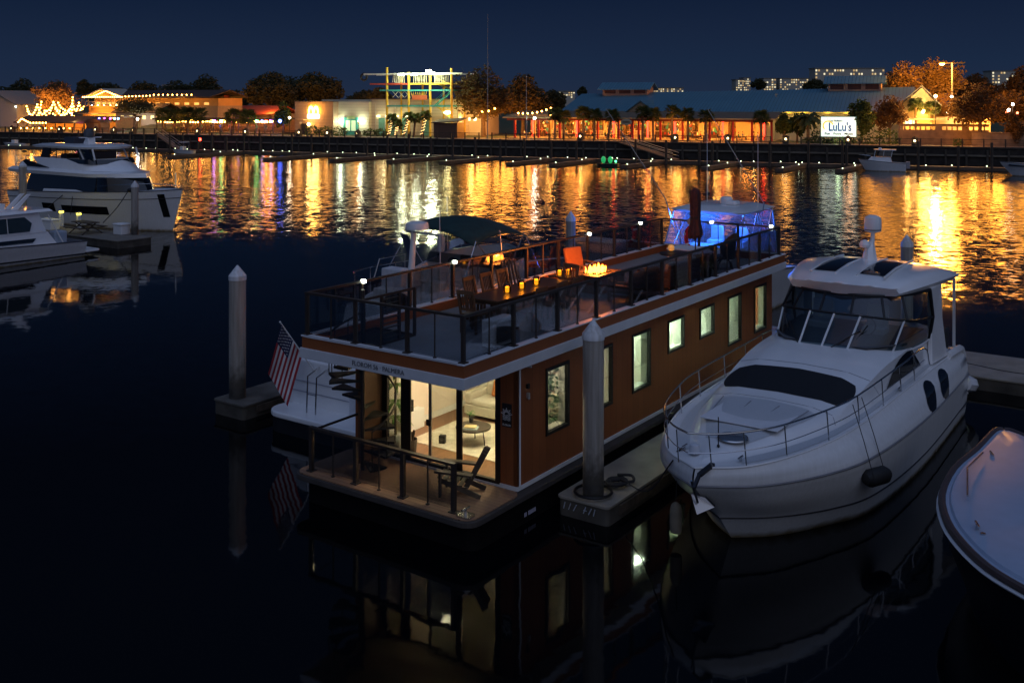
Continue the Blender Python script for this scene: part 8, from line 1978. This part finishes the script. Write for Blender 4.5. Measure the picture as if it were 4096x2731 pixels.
t = shore('skiff', sp(8, 3.5), 3.5, 0, 'white skiff moored at the far left against the bulkhead', 'boat'); hull(t, 6, 1.9, .8, 1.0, .75); MB().box(2.6, 3.4, -.5, .5, .8, 1.5).build('console', WHITE2, t, bevel=.05)

# added fills with no fixtures: warm light for the crowns from below
for x, y, n, pw in ((60, 262, 52, 1500), (195, 250, 50, 900), (400, 262, 46, 2200), (470, 262, 44, 2600), (545, 258, 55, 900), (620, 258, 48, 2400), (720, 226, 52, 1800), (845, 222, 62, 900), (1100, 276, 23, 1300), (1160, 272, 30, 1500), (1220, 268, 33, 1500), (1320, 268, 17, 300), (1540, 268, 17, 300), (2225, 300, 15.5, 380), (2290, 270, 45, 1500), (2010, 300, 16, 260)):
    point('amber_fill', SH(sp(x, n), n, sz(x, y, n)), (1, .34, .045), pw * 1.5, 2.2)

# more of the far tree line
for x0, x1, yt, yb, n, lab in ((190, 300, 188, 235, 78, 'low dark trees behind the lit gable'), (280, 372, 184, 240, 74, 'dark trees behind the left restaurant roof, left of the broad tree'), (500, 575, 205, 262, 72, 'dark gap filling tree between the tallest tree and the big dome'), (600, 730, 172, 250, 74, 'middle of the big dark dome of trees'), (-40, 60, 196, 262, 70, 'dark tree behind the roof of the left cottage'), (100, 170, 186, 250, 70, 'dark tree directly behind the glowing brown tree'), (840, 905, 200, 246, 70, 'dark tree left of the leftmost yellow pole'), (1235, 1300, 205, 262, 80, 'dark tree between the oak and the hip of the blue roof'), (2195, 2290, 168, 240, 90, 'dark tall tree right of the twin street lamp'), (2300, 2400, 150, 250, 85, 'tall dim tree at the upper right edge')):
    tree('oak_tree', lab, x0, x1, yt, yb, n, OAK if x1 < 2000 else leafm('umber_leaves', (.10, .062, .024)), 1300, .6, DT, nb=10)
for i, x in enumerate(range(20, 2350, 66)):
    if 1170 < x < 1770 or 1860 < x < 1990 or 980 < x < 1070: continue
    n = 17.2 if i % 2 else 21.5
    point('amber_fill', SH(sp(x, n), n, GZ + (2.6 if i % 2 else 3.6)), (1, .36, .05), 110 if i % 2 else 190, 1.5)  # added fills without fixtures, warming the ground along the bank
for x, n, z_, pw in ((2270, 48, 8, 5200), (2215, 34, 6.5, 1800), (2325, 40, 7, 2600), (2040, 40, 14.5, 1500), (1000, 40, 9, 800), (160, 30, 6, 900), (330, 30, 7, 900)):
    point('tree_fill', SH(sp(x, n), n, GZ + z_), (1, .35, .04), pw * .7, 3.0)  # added unseen fills behind the trees, no lamps stand there
